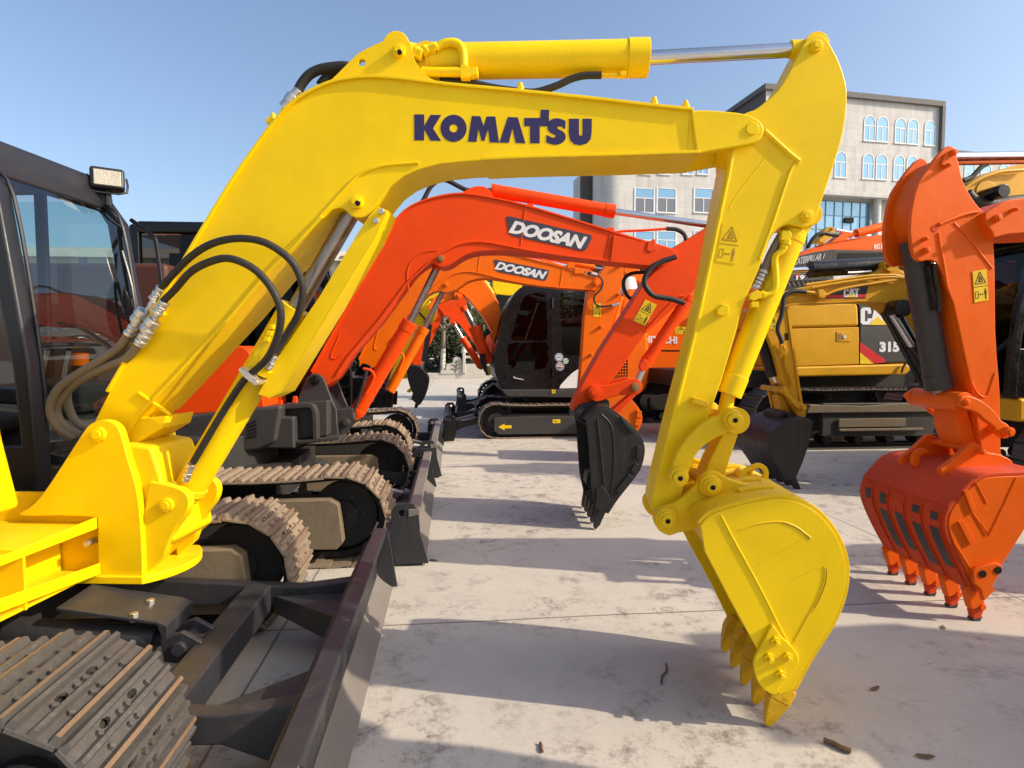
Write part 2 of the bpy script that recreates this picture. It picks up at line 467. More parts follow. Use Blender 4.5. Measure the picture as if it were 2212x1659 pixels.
def shoe_mesh(st, w, detail):
    """one triple-grouser shoe lying in x (travel), y (width), z outward"""
    s = MB(WF); p = st
    W_ = WF
    if detail:
        holes = []
        for (cx, cy) in ((.18 * p, .33 * w), (.18 * p, .62 * w)):
            holes.append([(cx + .12 * p * math.cos(a) * .8, cy + .026 * math.sin(a)) for a in [2 * math.pi * k / 8 for k in range(8)]])
        base = [(-.5 * p, .0), (.47 * p, 0), (.47 * p, .30 * w), (.53 * p, .32 * w), (.53 * p, .68 * w), (.47 * p, .70 * w), (.47 * p, w), (-.5 * p, w)]
        tri = tessellate_polygon([[Vector((a, b, 0)) for a, b in l] for l in [base] + holes])
        pts = [q for l in [base] + holes for q in l]; m = len(pts)
        vs = [Vector((a, b, 0)) for a, b in pts] + [Vector((a, b, .012)) for a, b in pts]
        fs = [tuple(t) for t in tri] + [tuple(i + m for i in reversed(t)) for t in tri]; k = 0
        for l in [base] + holes:
            q = len(l)
            for i in range(q): fs.append((k + (i + 1) % q, k + i, k + i + m, k + (i + 1) % q + m))
            k += q
        s._add(vs, fs)
    else:
        s._add(*boxv(-.49 * p, .47 * p, 0, w, 0, .012))
    for c, h in ((-.44, .036), (-.02, .030), (.40, .036)) if detail else ((-.42, .03), (0, .024), (.38, .03)):
        a = c * p
        s.rust = getattr(s, 'rust', []); s.rust += [len(s.f) + 1]
        s._add([Vector(q) for q in ((a - .014, .004, .010), (a + .014, .004, .010), (a + .007, .008, h), (a - .007, .008, h),
                                     (a - .014, w - .004, .010), (a + .014, w - .004, .010), (a + .007, w - .008, h), (a - .007, w - .008, h))],
               [(0, 1, 2, 3), (7, 6, 5, 4), (0, 4, 5, 1), (1, 5, 6, 2), (2, 6, 7, 3), (3, 7, 4, 0)])
    if detail:
        for cx in (-.24, .12):
            for cy in (.24, .44, .52, .76):
                s.cylw(Vector((cx * p, cy * w, .01)), Vector((cx * p, cy * w, .024)), .010, seg=6)
    return s
def boxv(x0, x1, y0, y1, z0, z1):
    return ([Vector(q) for q in ((x0, y0, z0), (x1, y0, z0), (x1, y1, z0), (x0, y1, z0), (x0, y0, z1), (x1, y0, z1), (x1, y1, z1), (x0, y1, z1))],
            [(3, 2, 1, 0), (4, 5, 6, 7), (0, 1, 5, 4), (1, 2, 6, 5), (2, 3, 7, 6), (3, 0, 4, 7)])
SHOES = {}
def track(root, fr, s0, s1, n0, n1, zt=.64, mat='shoe', inner='trackin', pitch=.14, detail=False, parts=True, cover=None, cmat='mud'):
    path, cf, cb, rf = track_path(s0, s1, zt)
    pts, st = resample(path, pitch)
    w = n1 - n0
    # side frame, the thing the belt runs round
    s = MB(fr); nc = (n0 + n1) / 2
    s.prism([(cb[0], zt * .30), (cf[0] - .05, zt * .30), (cf[0] - .02, zt * .62), (cf[0] - .3, zt * .70), (cb[0] + .3, zt * .70), (cb[0], zt * .62)], nc - w * .30, nc + w * .30)
    fo = s.build('track_frame', inner, root, .01)
    if cover:
        a, b = cover
        s = MB(fr); s.prism([(a, zt * .22), (b - .05, zt * .20), (b, zt * .28), (b - .03, zt * .70), (b - .09, zt * .76), (a, zt * .76)], n0 + w * .02, n0 + w * .22)
        s.build('frame_guard', cmat, fo, .012)
    s = MB(fr)
    s.cyl((cf[0], nc - .05, cf[1]), (cf[0], nc + .05, cf[1]), rf - .075, seg=32); s.cyl((cf[0], nc - .09, cf[1]), (cf[0], nc + .09, cf[1]), rf * .35)
    s.build('idler_wheel', inner, fo)
    s = MB(fr); K = 20
    g = [(cb[0] + (rf - (.05 if i % 2 else .09)) * math.cos(2 * math.pi * i / (2 * K)), cb[1] + (rf - (.05 if i % 2 else .09)) * math.sin(2 * math.pi * i / (2 * K))) for i in range(2 * K)]
    s.prism(g, nc - .025, nc + .025); s.cyl((cb[0], nc - .14, cb[1]), (cb[0], nc + .14, cb[1]), rf * .5)
    s.build('drive_sprocket', inner, fo)
    for i in range(5):
        x = cb[0] + .3 + (cf[0] - cb[0] - .6) * i / 4
        s = MB(fr); s.cyl((x, nc - .13, .14), (x, nc - .05, .14), .075); s.cyl((x, nc + .05, .14), (x, nc + .13, .14), .075); s.cyl((x, nc - .1, .14), (x, nc + .1, .14), .05)
        s.build('track_roller', inner, fo)
    # chain
    s = MB(fr)
    ins = []
    m = len(pts)
    for i, p in enumerate(pts):
        t = (pts[(i + 1) % m] - pts[i - 1]).normalized(); ins.append(p + Vector((-t.y, t.x)) * .005)
    lp = [(q.x, q.y) for q in ins] + [(ins[0].x, ins[0].y)]
    s.ribbon(lp, .045, nc - .085, nc - .055); s.ribbon(lp, .045, nc + .055, nc + .085)
    s.build('track_chain', inner, fo)
    key = (round(st, 4), round(w, 3), detail)
    sm = shoe_mesh(st, w, detail)
    lab = fr.l; ang = math.atan2(-fr.d.y, fr.d.x)
    def place(i):
        p = pts[i]; t = (pts[(i + 1) % m] - pts[i - 1]).normalized()
        tw = Vector((fr.d.x * t.x, fr.d.y * t.x, t.y)); out = Vector((t.y, -t.x)); ow = Vector((fr.d.x * out.x, fr.d.y * out.x, out.y))
        lw = Vector((fr.l.x, fr.l.y, 0)); c = fr.W(p.x, n0, p.y)
        return Matrix(((tw.x, lw.x, ow.x, c.x), (tw.y, lw.y, ow.y, c.y), (tw.z, lw.z, ow.z, c.z), (0, 0, 0, 1)))
    if parts:
        if key not in SHOES:
            me = bpy.data.meshes.new('track_shoe'); me.from_pydata(sm.v, [], sm.f)
            bm = bmesh.new(); bm.from_mesh(me); bmesh.ops.recalc_face_normals(bm, faces=bm.faces); bm.to_mesh(me); bm.free()
            for q in sm.rust:
                for w_ in (0, 1, 2): pass
            SHOES[key] = me
        me = SHOES[key].copy(); me.materials.clear(); me.materials.append(MT[mat]); me.materials.append(MT['rust'])
        for q in me.polygons:
            if q.center.z > .0225 and q.area > .0006 and abs(q.normal.z) > .7 and len(q.vertices) == 4 and q.center.x < -.03: q.material_index = 1
        gp = root.location + fo.location
        for i in range(m):
            o = bpy.data.objects.new('track_shoe', me); COL.objects.link(o); o.parent = fo
            M4 = place(i); 
            o.matrix_local = Matrix.Translation(-gp) @ M4
    else:
        s = MB(fr)
        for i in range(m):
            M4 = place(i)
            s._add([M4 @ v for v in sm.v], sm.f)
        s.build('track_belt', mat, fo)
    return fo
# ================================================================ ground
def ground():
    m, N, L, B = mat_base('concrete_yard')
    co = N.new('ShaderNodeTexCoord').outputs['Object']
    n1 = noise(N, L, .35, 8, .65, co, .3); n2 = noise(N, L, 2.2, 10, .75, co); n3 = noise(N, L, 14, 8, .75, co)
    n4 = noise(N, L, 90, 3, .6, co)
    c = ramp(N, L, n1.outputs[0], [(.3, (.475, .447, .395)), (.7, (.55, .512, .45))]).outputs[0]
    f = ramp(N, L, n2.outputs[0], [(.35, .93), (.6, 1.02)]).outputs[0]
    c = mixc(N, L, 1, c, f, 'MULTIPLY')
    # dark stains gathered in patches, scuffs and specks
    def mul(a_, b_, k=None):
        q = N.new('ShaderNodeMath'); q.operation = 'MULTIPLY'; L.new(a_, q.inputs[0])
        if k is None: L.new(b_, q.inputs[1])
        else: q.inputs[1].default_value = k
        return q.outputs[0]
    mk = noise(N, L, .75, 4, .6, co); mr = ramp(N, L, mk.outputs[0], [(.43, 0.), (.56, 1.)]).outputs[0]
    sa = noise(N, L, 5.5, 13, .82, co, 0); sr = ramp(N, L, sa.outputs[0], [(.50, 0.), (.62, .9)]).outputs[0]
    ng = noise(N, L, 260, 2, .5, co); c = mixc(N, L, 1, c, ramp(N, L, ng.outputs[0], [(.3, .90), (.7, 1.06)]).outputs[0], 'MULTIPLY')
    c = mixc(N, L, mul(mr, sr), c, (.17, .14, .12))
    mp = N.new('ShaderNodeMapping'); mp.inputs['Scale'].default_value = (5, 26, 1); mp.inputs['Rotation'].default_value = (0, 0, R(-38)); L.new(co, mp.inputs[0])
    n5 = noise(N, L, 1.0, 5, .75, mp.outputs[0], .8); s5 = ramp(N, L, n5.outputs[0], [(.62, 0.), (.68, .55)]).outputs[0]
    mk2 = noise(N, L, 1.1, 3, .6, co, .2); mr2 = ramp(N, L, mk2.outputs[0], [(.50, 0.), (.62, 1.)]).outputs[0]
    c = mixc(N, L, mul(mr2, s5), c, (.22, .185, .155))
    nb = noise(N, L, .9, 9, .75, co, .2); rb_ = ramp(N, L, nb.outputs[0], [(.56, 0.), (.75, .22)]).outputs[0]; c = mixc(N, L, rb_, c, (.30, .265, .235))
    s6 = ramp(N, L, n4.outputs[0], [(.66, 0.), (.72, .45)]); c = mixc(N, L, s6.outputs[0], c, (.22, .185, .15))
    # wandering hairline cracks
    vo = N.new('ShaderNodeTexVoronoi'); vo.feature = 'DISTANCE_TO_EDGE'; vo.inputs['Scale'].default_value = .34
    wa = N.new('ShaderNodeVectorMath'); wa.operation = 'MULTIPLY_ADD'; L.new(n2.outputs['Color'], wa.inputs[0]); wa.inputs[1].default_value = (.5, .5, 0); L.new(co, wa.inputs[2]); L.new(wa.outputs[0], vo.inputs['Vector'])
    rv = ramp(N, L, vo.outputs['Distance'], [(.0, .5), (.0022, 0.)]).outputs[0]; c = mixc(N, L, mul(rv, mr2), c, (.13, .11, .09))
    # saw-cut joints of the slabs, wandering a little
    sx = N.new('ShaderNodeSeparateXYZ'); nd = noise(N, L, 1.5, 3, .5, co)
    ad = N.new('ShaderNodeVectorMath'); ad.operation = 'MULTIPLY_ADD'; L.new(nd.outputs['Color'], ad.inputs[0]); ad.inputs[1].default_value = (.03, .03, 0); L.new(co, ad.inputs[2]); L.new(ad.outputs[0], sx.inputs[0])
    mask = None
    for ax, off, per in (('X', JX, 4.6), ('Y', JY, 4.9)):
        a = N.new('ShaderNodeMath'); a.operation = 'SUBTRACT'; L.new(sx.outputs[ax], a.inputs[0]); a.inputs[1].default_value = off + .015 - per / 2
        b = N.new('ShaderNodeMath'); b.operation = 'FLOORED_MODULO'; L.new(a.outputs[0], b.inputs[0]); b.inputs[1].default_value = per
        d = N.new('ShaderNodeMath'); d.operation = 'SUBTRACT'; L.new(b.outputs[0], d.inputs[0]); d.inputs[1].default_value = per / 2
        e = N.new('ShaderNodeMath'); e.operation = 'ABSOLUTE'; L.new(d.outputs[0], e.inputs[0])
        g = N.new('ShaderNodeMath'); g.operation = 'LESS_THAN'; L.new(e.outputs[0], g.inputs[0]); g.inputs[1].default_value = .007
        if mask is None: mask = g
        else:
            h = N.new('ShaderNodeMath'); h.operation = 'MAXIMUM'; L.new(mask.outputs[0], h.inputs[0]); L.new(g.outputs[0], h.inputs[1]); mask = h
    hm = N.new('ShaderNodeMath'); hm.operation = 'MULTIPLY'; L.new(mask.outputs[0], hm.inputs[0]); hm.inputs[1].default_value = .75
    c = mixc(N, L, hm.outputs[0], c, (.10, .085, .07))
    L.new(c, B.inputs['Base Color']); B.inputs['Roughness'].default_value = .82; B.inputs['Specular IOR Level'].default_value = .3
    b = N.new('ShaderNodeBump'); b.inputs['Strength'].default_value = .35; b.inputs['Distance'].default_value = .01
    L.new(n3.outputs[0], b.inputs['Height']); L.new(b.outputs[0], B.inputs['Normal'])
    s = MB(WF); s._add([Vector(p) for p in ((-400, -60, 0), (400, -60, 0), (400, 500, 0), (-400, 500, 0))], [(0, 1, 2, 3)])
    struct(s.build('ground', m))
JX = gnd(706, 1201).x; JY = gnd(1400, 1255).y
ground()
# ================================================================ yellow excavator in front
Y1 = Fr(1.365, 2.66, 9)
def yellow_excavator():
    fr = Y1
    root = thing('excavator', 'bright yellow excavator in the foreground with navy lettering on its boom', 'excavator', (-2.6, 3.0, 0))
    # --- boom
    NB = -.135
    top = cr([(235, 849), (300, 738), (415, 540), (500, 400), (566, 305), (608, 252), (649, 214), (700, 187), (744, 174), (799, 169), (860, 172), (965, 185), (1123, 200), (1288, 217), (1400, 230), (1500, 240)], 3)
    bot = [(1505, 329), (1355, 335), (1130, 342), (1010, 348), (950, 354), (905, 366), (873, 380), (844, 401), (825, 424), (812, 442), (801, 457)] + \
          [(790, 467), (781, 470), (768, 470), (756, 464), (746, 453), (733, 449), (718, 453), (704, 466), (688, 484), (640, 532), (582, 589), (505, 681), (400, 795), (303, 898), (268, 945), (240, 962), (210, 962), (192, 937), (212, 895)]
    s = MB(fr); s.prism(fr.S('U', top + bot, NB), NB, -NB)
    boom = s.build('boom', 'yellow', root, .004)
    tf = [(p[0] - 2, p[1] - 1) for p in top]
    s = MB(fr); s.ribbon(fr.S('U', tf, NB - .012), .014, NB - .016, -NB + .016)
    b2 = cr([(1512, 331), (1355, 336), (1130, 342), (1010, 348), (950, 351), (890, 353), (850, 357), (814, 362), (777, 376), (737, 418), (704, 457)], 3)
    s.ribbon(fr.S('U', b2[:-22], NB - .012), .014, NB - .016, -NB + .016, -1)
    s.ribbon(fr.S('U', [(697, 470), (640, 532), (582, 589), (505, 681), (400, 795), (303, 898)], NB - .012), .014, NB - .016, -NB + .016, -1)
    s.build('flange', 'yellow', boom, .003)
    s = MB(fr); s.tube([(a, NB - .002, b) for a, b in fr.S('U', [(905, 352), (850, 356), (814, 362), (777, 378), (737, 418), (704, 455), (640, 520), (570, 592)], NB)], .008, 8)
    s.tube([(a, NB - .002, b) for a, b in fr.S('U', [(300, 848), (370, 897)], NB)], .009, 8)
    for seam in ([(1492, 246), (1488, 322)],):
        s.tube([(a, NB + .001, b) for a, b in fr.S('U', seam, NB)], .006 if seam[0][0] > 1000 else .0015, 6)
    s.build('weld_seam', 'yellow', boom)
    # bolts on the top flange
    for (x, y) in ((1124, 197), (1413, 228), (1481, 236), (590, 262)):
        s = MB(fr); q = fr.S('U', [(x, y)], -.1)[0]
        s.cyl((q[0], -.1, q[1] - .01), (q[0], -.1, q[1] + .022), .017, seg=6); s.cyl((q[0], -.1, q[1] + .02), (q[0], -.1, q[1] + .036), .011, seg=8)
        s.build('clamp_bolt', 'yellow', boom, .002)
    # foot plate under the boom
    s = MB(fr); s.prism(fr.S('U', [(266, 951), (300, 905), (358, 900), (350, 925), (290, 960)], NB + .02), NB + .02, -NB - .02)
    s.build('boom_foot_stiffener', 'yellow', boom, .004)
    # cylinder bracket on top of the boom
    hole = [(782 + 8 * math.cos(a), 135 + 8 * math.sin(a)) for a in [2 * math.pi * k / 14 for k in range(14)]]
    br = cr([(689, 193), (712, 175), (728, 160), (748, 140), (764, 124), (777, 113), (800, 101), (822, 91), (844, 83), (862, 81), (876, 84), (886, 93), (890, 106), (893, 122), (900, 137), (912, 153), (930, 169), (965, 184)], 2) + [(965, 190), (860, 178), (799, 175), (744, 180), (700, 193)]
    for n0, k in ((-.118, 1), (.09, 1.9)):
        h = [(782 + (x - 782) * k - (10 if k > 1 else 0), 135 + (y - 135) * k) for x, y in hole]
        s = MB(fr); pl = fr.S('U', br, -.118)
        s.prism(pl, n0, n0 + .028, [fr.S('U', h, -.118)]); s.build('cylinder_bracket', 'yellow', boom, .004)
    pin(fr, 'U', (863, 112), -.118, 13, boom, 'yellow', .025, .118)
    # arm hinge fork at the boom tip
    fk = cr([(1492, 238), (1520, 237), (1547, 238), (1597, 243), (1624, 250), (1643, 262), (1651, 279), (1645, 297), (1628, 310), (1600, 316)], 3) + [(1505, 332)]
    for n0 in (NB - .012, -NB - .022):
        s = MB(fr); s.prism(fr.S('U', fk, NB - .012), n0, n0 + .034); s.build('hinge_fork', 'yellow', boom, .008)
    pin(fr, 'U', (1625, 278), NB - .012, 14, boom, 'yellow', .006, -NB, cap=False)
    # lettering: seven hand-cut letters
    def A_(pp): return pp
    K = [(960, 580), (1018, 581), (1018, 650), (1056, 583), (1118, 584), (1070, 662), (1118, 736), (1056, 734), (1018, 668), (1018, 733), (960, 733)]
    def ring(cx, cy, rx, ry, ix, iy, m=26):
        o = [(cx + rx * math.cos(2 * math.pi * k / m), cy + ry * math.sin(2 * math.pi * k / m)) for k in range(m)]
        i = [(cx + ix * math.cos(2 * math.pi * k / m), cy + iy * math.sin(2 * math.pi * k / m)) for k in range(m)]
        return o, i
    O_, Oi = ring(1191, 662, 77, 80, 24, 24)
    Mm = [(1298, 590), (1348, 591), (1367, 650), (1386, 592), (1436, 593), (1458, 746), (1404, 745), (1393, 668), (1372, 735), (1356, 735), (1336, 666), (1326, 742), (1275, 740)]
    Aa = [(1510, 596), (1568, 598), (1613, 750), (1556, 748), (1536, 660), (1516, 747), (1460, 746)]
    Tt = [(1606, 601), (1752, 601), (1752, 650), (1697, 650), (1697, 750), (1640, 750), (1640, 650), (1606, 650)]
    sq = [(1703, 553), (1753, 554), (1750, 601), (1700, 600)]
    Ss = cr([(1848, 618), (1846, 665), (1828, 654), (1808, 651), (1800, 660), (1812, 670), (1836, 683), (1850, 708), (1840, 738), (1810, 756), (1775, 758), (1735, 744)], 3) + cr([(1736, 700), (1755, 710), (1778, 717), (1790, 710), (1786, 701), (1762, 690), (1744, 668), (1744, 636), (1766, 610), (1805, 603), (1848, 618)], 3)
    Uu = [(1868, 606), (1928, 606), (1928, 690), (1930, 703), (1938, 707), (1946, 703), (1948, 690), (1948, 606), (2003, 606), (2002, 690), (1996, 725), (1975, 750), (1938, 762), (1900, 755), (1876, 732), (1868, 695)]
    s = MB(fr); nz = NB - .0015
    for g in (K, Mm, Aa, Tt, sq, Ss, Uu): s.prism(fr.S('A', g, NB), nz, NB + .001)
    s.prism(fr.S('A', O_, NB), nz, NB + .001, [fr.S('A', Oi, NB)])
    s.build('lettering', 'navy', boom)
    # --- arm cylinder
    q = fr.S('U', [(863, 112), (1398, 124), (1762, 101)], 0)
    cy = hyd(fr, 'U', 0, (925, 134), (1398, 125), (1755, 106), .078, .031, root, 'yellow', 'chrome', 'arm_cylinder')
    s = MB(fr); a = fr.S('U', [(863, 112), (960, 134)], 0)
    s.cyl((a[0][0], 0, a[0][1]), (a[1][0], 0, a[1][1]), .05, seg=20); s.cyl((a[0][0], -.07, a[0][1]), (a[0][0], .07, a[0][1]), .06)
    s.build('cylinder_eye', 'yellow', cy, .003)
    n = -.085
    s = MB(fr); p = fr.S('A', [(1085, 195), (1130, 165), (1190, 158), (1232, 180), (1248, 230), (1252, 300)], n)
    s.tube([(x, n, z) for x, z in p], .019, 12)
    p = fr.S('A', [(1005, 330), (1110, 332), (1235, 330)], n); s.tube([(x, n, z) for x, z in p], .021, 12)
    s.build('oil_pipe', 'yellow', cy)
    s = MB(fr); s.prism(fr.S('A', [(1228, 288), (1262, 284), (1282, 300), (1330, 298), (1330, 340), (1300, 352), (1285, 352), (1284, 362), (1228, 362)], n - .02), n - .02, n + .04)
    for (x0, y0, x1, y1, r) in ((965, 215, 1010, 230, .030), (1010, 190, 1045, 225, .024), (1030, 205, 1070, 195, .020), (1070, 180, 1095, 200, .026)):
        a, b = fr.S('A', [(x0, y0), (x1, y1)], n); s.cyl((a[0], n, a[1]), (b[0], n, b[1]), r, seg=6)
    s.build('pipe_fitting', 'yellow', cy, .004)
    s = MB(fr); n = -.05
    p = fr.S('A', [(1110, 385), (1250, 388), (1330, 402), (1420, 422), (1550, 442), (1640, 450), (1700, 443), (1800, 410), (1880, 372), (1960, 352), (2060, 350)], n)
    s.tube([(x, n, z) for x, z in p], .016); s.build('hydraulic_hose', 'rubber', cy)
    s = MB(fr); p = fr.S('A', [(2050, 351), (2130, 352), (2200, 352)], n); s.tube([(x, n, z) for x, z in p], .012, 8)
    s.prism(fr.S('A', [(2165, 335), (2200, 335), (2200, 362), (2165, 362)], n), n - .02, n + .02)
    a, b = fr.S('A', [(1180, 362), (1228, 412)], -.03); s.box(a[0], b[0], -.06, -.03, b[1], a[1])
    s.build('hose_clamp', 'ycast', cy, .002)
    # hoses curving over the boom knee
    for k, pts in enumerate(([(275, 450), (295, 405), (340, 350), (400, 318), (480, 303), (560, 300), (640, 330)], [(405, 412), (450, 360), (505, 335), (580, 335)])):
        s = MB(fr); n = .02 + .06 * k; p = fr.S('A', pts, n); s.tube([(x, n, z) for x, z in p], .0235); s.build('hydraulic_hose', 'rubber', boom)
    s = MB(fr); a, b = fr.S('A', [(195, 545), (285, 440)], .02); s.cyl((a[0], .02, a[1]), (b[0], .02, b[1]), .03, .026, 12)
    m = ((a[0] + b[0]) / 2, (a[1] + b[1]) / 2); s.cyl((m[0] - .012, .02, m[1] - .015), (m[0] + .012, .02, m[1] + .015), .035, seg=12)
    s.build('hose_fitting', 'zinc', boom, .002)
    s = MB(fr); p = fr.S('A', [(205, 540), (150, 630), (60, 780), (-60, 990), (-150, 1160)], -.03); s.tube([(x, -.03, z) for x, z in p], .014, 10)
    s.prism(fr.S('A', [(85, 600), (115, 596), (165, 640), (140, 672), (112, 650), (112, 640), (88, 630)], -.08), -.08, -.03)
    s.build('oil_pipe', 'yellow', boom, .002)
    # --- arm (stick)
    NS = -.095
    st = [(1774, 75), (1760, 76), (1748, 82), (1739, 90), (1731, 105), (1718, 130), (1701, 163), (1680, 195), (1655, 218), (1630, 237), (1600, 250), (1572, 300), (1572, 352), (1560, 410), (1540, 520), (1520, 630), (1494, 735), (1455, 885), (1429, 990), (1409, 1075), (1411, 1100), (1423, 1122), (1440, 1130), (1456, 1120),
          (1470, 1085), (1479, 1048), (1505, 975), (1530, 902), (1557, 828), (1591, 715), (1605, 661), (1640, 580), (1660, 525), (1672, 504), (1689, 490), (1705, 485), (1726, 489), (1741, 492), (1756, 482), (1765, 464), (1781, 418), (1806, 343), (1822, 285), (1830, 222), (1827, 176), (1810, 126), (1787, 86)]
    s = MB(fr); s.prism(fr.S('U', cr(st, 2, True), NS), NS, -NS); arm = s.build('arm', 'yellow', root, .006)
    s = MB(fr)
    for path, r in (([(1652, 283), (1700, 327), (1727, 349)], .013), ([(1724, 352), (1712, 360), (1700, 388), (1668, 485), (1640, 560)], .008), ([(1582, 320), (1575, 370), (1560, 440), (1535, 560), (1505, 700), (1480, 800), (1455, 900)], .010)):
        s.tube([(x, NS, z) for x, z in fr.S('U', path, NS)], r, 8)
    s.build('edge_rib', 'yellow', arm)
    s = MB(fr); s.tube([(x, NS + .002, z) for x, z in fr.S('U', [(1675, 300), (1650, 345), (1600, 410), (1575, 450)], NS)], .004, 6); s.build('weld_seam', 'yellow', arm)
    s = MB(fr); s.prism(fr.S('O', [(768, 690), (785, 655), (918, 690), (945, 715), (940, 745), (905, 752), (770, 712)], NS - .04), NS - .04, NS + .01); s.build('stop_block', 'ycast', arm, .008)
    s = MB(fr); s.prism(fr.S('U', [(1549, 668), (1562, 657), (1575, 660), (1574, 678), (1563, 684), (1550, 680)], NS - .03), NS - .03, NS + .01); s.build('pipe_lug', 'yellow', arm, .004)
    pin(fr, 'U', (1762, 101), NS, 13, arm, 'yellow', .018, -NS + .02)
    pin(fr, 'U', (1741, 467), NS, 13, arm, 'yellow', .018, -NS + .02)
    warn_sticker(fr, NS - .0025, 'B', [(655, 1073), (755, 1085), (718, 1283), (618, 1270)], arm, 'yellow', 'ydark')
    # --- bucket cylinder
    n = -.02
    bc = hyd(fr, 'U', n, (1716, 500), (1574, 850), (1563, 900), .056, .032, root, 'yellow', 'yellow', 'bucket_cylinder', eye=False)
    s = MB(fr); q = fr.S('U', [(1741, 467), (1716, 500), (1583, 906), (1566, 885)], n)
    s.cyl((q[0][0], n, q[0][1]), (q[1][0], n, q[1][1]), .05); s.cyl((q[0][0], n - .05, q[0][1]), (q[0][0], n + .05, q[0][1]), .052)
    s.cyl((q[2][0], n - .06, q[2][1]), (q[2][0], n + .06, q[2][1]), .06); s.build('cylinder_eye', 'ycast', bc, .003)
    s = MB(fr); n2 = -.085
    p = fr.S('B', [(985, 1160), (965, 1210), (925, 1250), (928, 1340), (925, 1410), (895, 1440), (845, 1445)], n2); s.tube([(x, n2, z) for x, z in p], .015, 12)
    s.build('oil_pipe', 'yellow', bc)
    s = MB(fr)
    for pts in ([(962, 1108), (1002, 1112), (1012, 1135), (1000, 1165), (955, 1160)], [(795, 1440), (830, 1415), (850, 1430), (850, 1460), (815, 1475), (790, 1465)], [(800, 1480), (840, 1478), (838, 1510), (800, 1508)]):
        s.prism(fr.S('B', pts, n2 - .015), n2 - .02, n2 + .02)
    for a, b, r in (((985, 1160), (975, 1185), .024), ((975, 1185), (965, 1205), .019), ((850, 1445), (872, 1440), .02)):
        a, b = fr.S('B', [a, b], n2); s.cyl((a[0], n2, a[1]), (b[0], n2, b[1]), r, seg=6)
    s.build('pipe_fitting', 'yellow', bc, .004)
    s = MB(fr); p = fr.S('B', [(960, 1130), (930, 1180), (900, 1240), (870, 1310), (845, 1370)], -.06); s.tube([(x, -.06, z) for x, z in p], .018); s.build('hydraulic_hose', 'ghose', bc)
    s = MB(fr); a, b = fr.S('B', [(868, 1318), (822, 1412)], -.062)
    for k in range(5):
        t = k / 5; e = t + .16; s.cyl((a[0] + (b[0] - a[0]) * t, -.062, a[1] + (b[1] - a[1]) * t), (a[0] + (b[0] - a[0]) * e, -.062, a[1] + (b[1] - a[1]) * e), .021 if k % 2 else .024, seg=12)
    s.build('hose_fitting', 'zinc', bc, .001)
    # --- bucket linkage
    link = cr([(1560, 896), (1524, 909), (1497, 932), (1474, 959), (1457, 990), (1447, 1020)], 3) + cr([(1450, 1040), (1464, 1050), (1480, 1040), (1486, 1022), (1494, 1002), (1510, 975), (1536, 953), (1566, 938)], 3) + cr([(1590, 925), (1603, 905), (1594, 886), (1575, 882)], 3)
    for n0 in (-.185, .145):
        s = MB(fr); s.prism(fr.S('U', link, -.185), n0, n0 + .04); s.build('side_link', 'ycast', root, .01)
    for (x, y) in ((1583, 906), (1466, 1030)):
        q = fr.mu('U', (x, y), -.2, 22)
        c = fr.S('U', [(x, y)], -.2)[0]
        s = MB(fr); s.boss(c, q, -.215, -.14); s.boss(c, q * .72, -.235, -.21); s.boss(c, q * .8, .14, .21); s.boss(c, q * .5, -.14, .14); o = s.build('link_pin', 'ycast', root, .006)
        s = MB(fr); s.boss(c, q * .25, -.238, -.225, 12); s.build('grease_hole', 'groove', o)
    s = MB(fr); s.prism(fr.S('U', [(1562, 935), (1600, 925), (1575, 1000), (1560, 1050), (1545, 1075), (1520, 1070), (1512, 1045), (1535, 990)], -.07), -.07, .07); s.build('push_link', 'ycast', root, .01)
    # --- bucket
    NK = -.345
    shell = cr([(1513, 1134), (1528, 1117), (1553, 1105), (1616, 1087), (1677, 1077), (1724, 1085), (1766, 1109), (1799, 1148), (1819, 1190), (1827, 1237), (1818, 1294), (1794, 1350), (1752, 1416), (1712, 1490)], 3)
    sh = fr.S('U', shell, NK)
    mouth = fr.S('U', [(1682, 1500), (1635, 1402), (1578, 1298), (1522, 1190)], NK)
    s = MB(fr); s.ribbon(sh, .018, NK, -NK); bk = s.build('bucket', 'ycast', root, .003)
    for n0 in (NK - .004, -NK - .016):
        s = MB(fr); s.prism(sh + mouth, n0, n0 + .02); sp = s.build('side_plate', 'yellow', bk, .003)
        if n0 < 0:
            s = MB(fr); s.tube([(x, n0, z) for x, z in fr.S('G', [(572, 490), (640, 620), (760, 840), (850, 1020), (930, 1165)], n0)], .005, 6)
            s.build('pressed_ridge', 'yellow', sp)
            s = MB(fr)
            for g in ([(660, 560), (740, 535), (850, 524), (920, 548), (962, 578), (988, 598)], [(1052, 730), (1052, 790), (1020, 880), (965, 980), (908, 1085)], [(725, 735), (800, 690), (880, 645), (960, 600)], [(890, 800), (980, 755), (1050, 730)]):
                s.tube([(x, n0 + .001, z) for x, z in fr.S('G', g, n0)], .0045 if len(g) > 4 else .002, 6)
            s.build('weld_bead', 'ycast', sp)
            s = MB(fr)
            for g in ([(860, 531), (925, 554), (985, 606)], [(1060, 740), (1058, 800), (1026, 885), (990, 945)]):
                s.tube([(x, n0 - .0005, z) for x, z in fr.S('G', g, n0)], .0022, 6)
            s.build('open_seam', 'ydark', sp)
            s = MB(fr); s.prism(fr.S('G', cr([(812, 1000), (780, 1060), (742, 1130), (726, 1180), (740, 1250), (775, 1300), (828, 1326), (846, 1290), (900, 1230), (938, 1165), (905, 1102), (850, 1050)], 2, True), n0 - .018), n0 - .018, n0)
            ct = s.build('side_cutter', 'yellow', bk, .005)
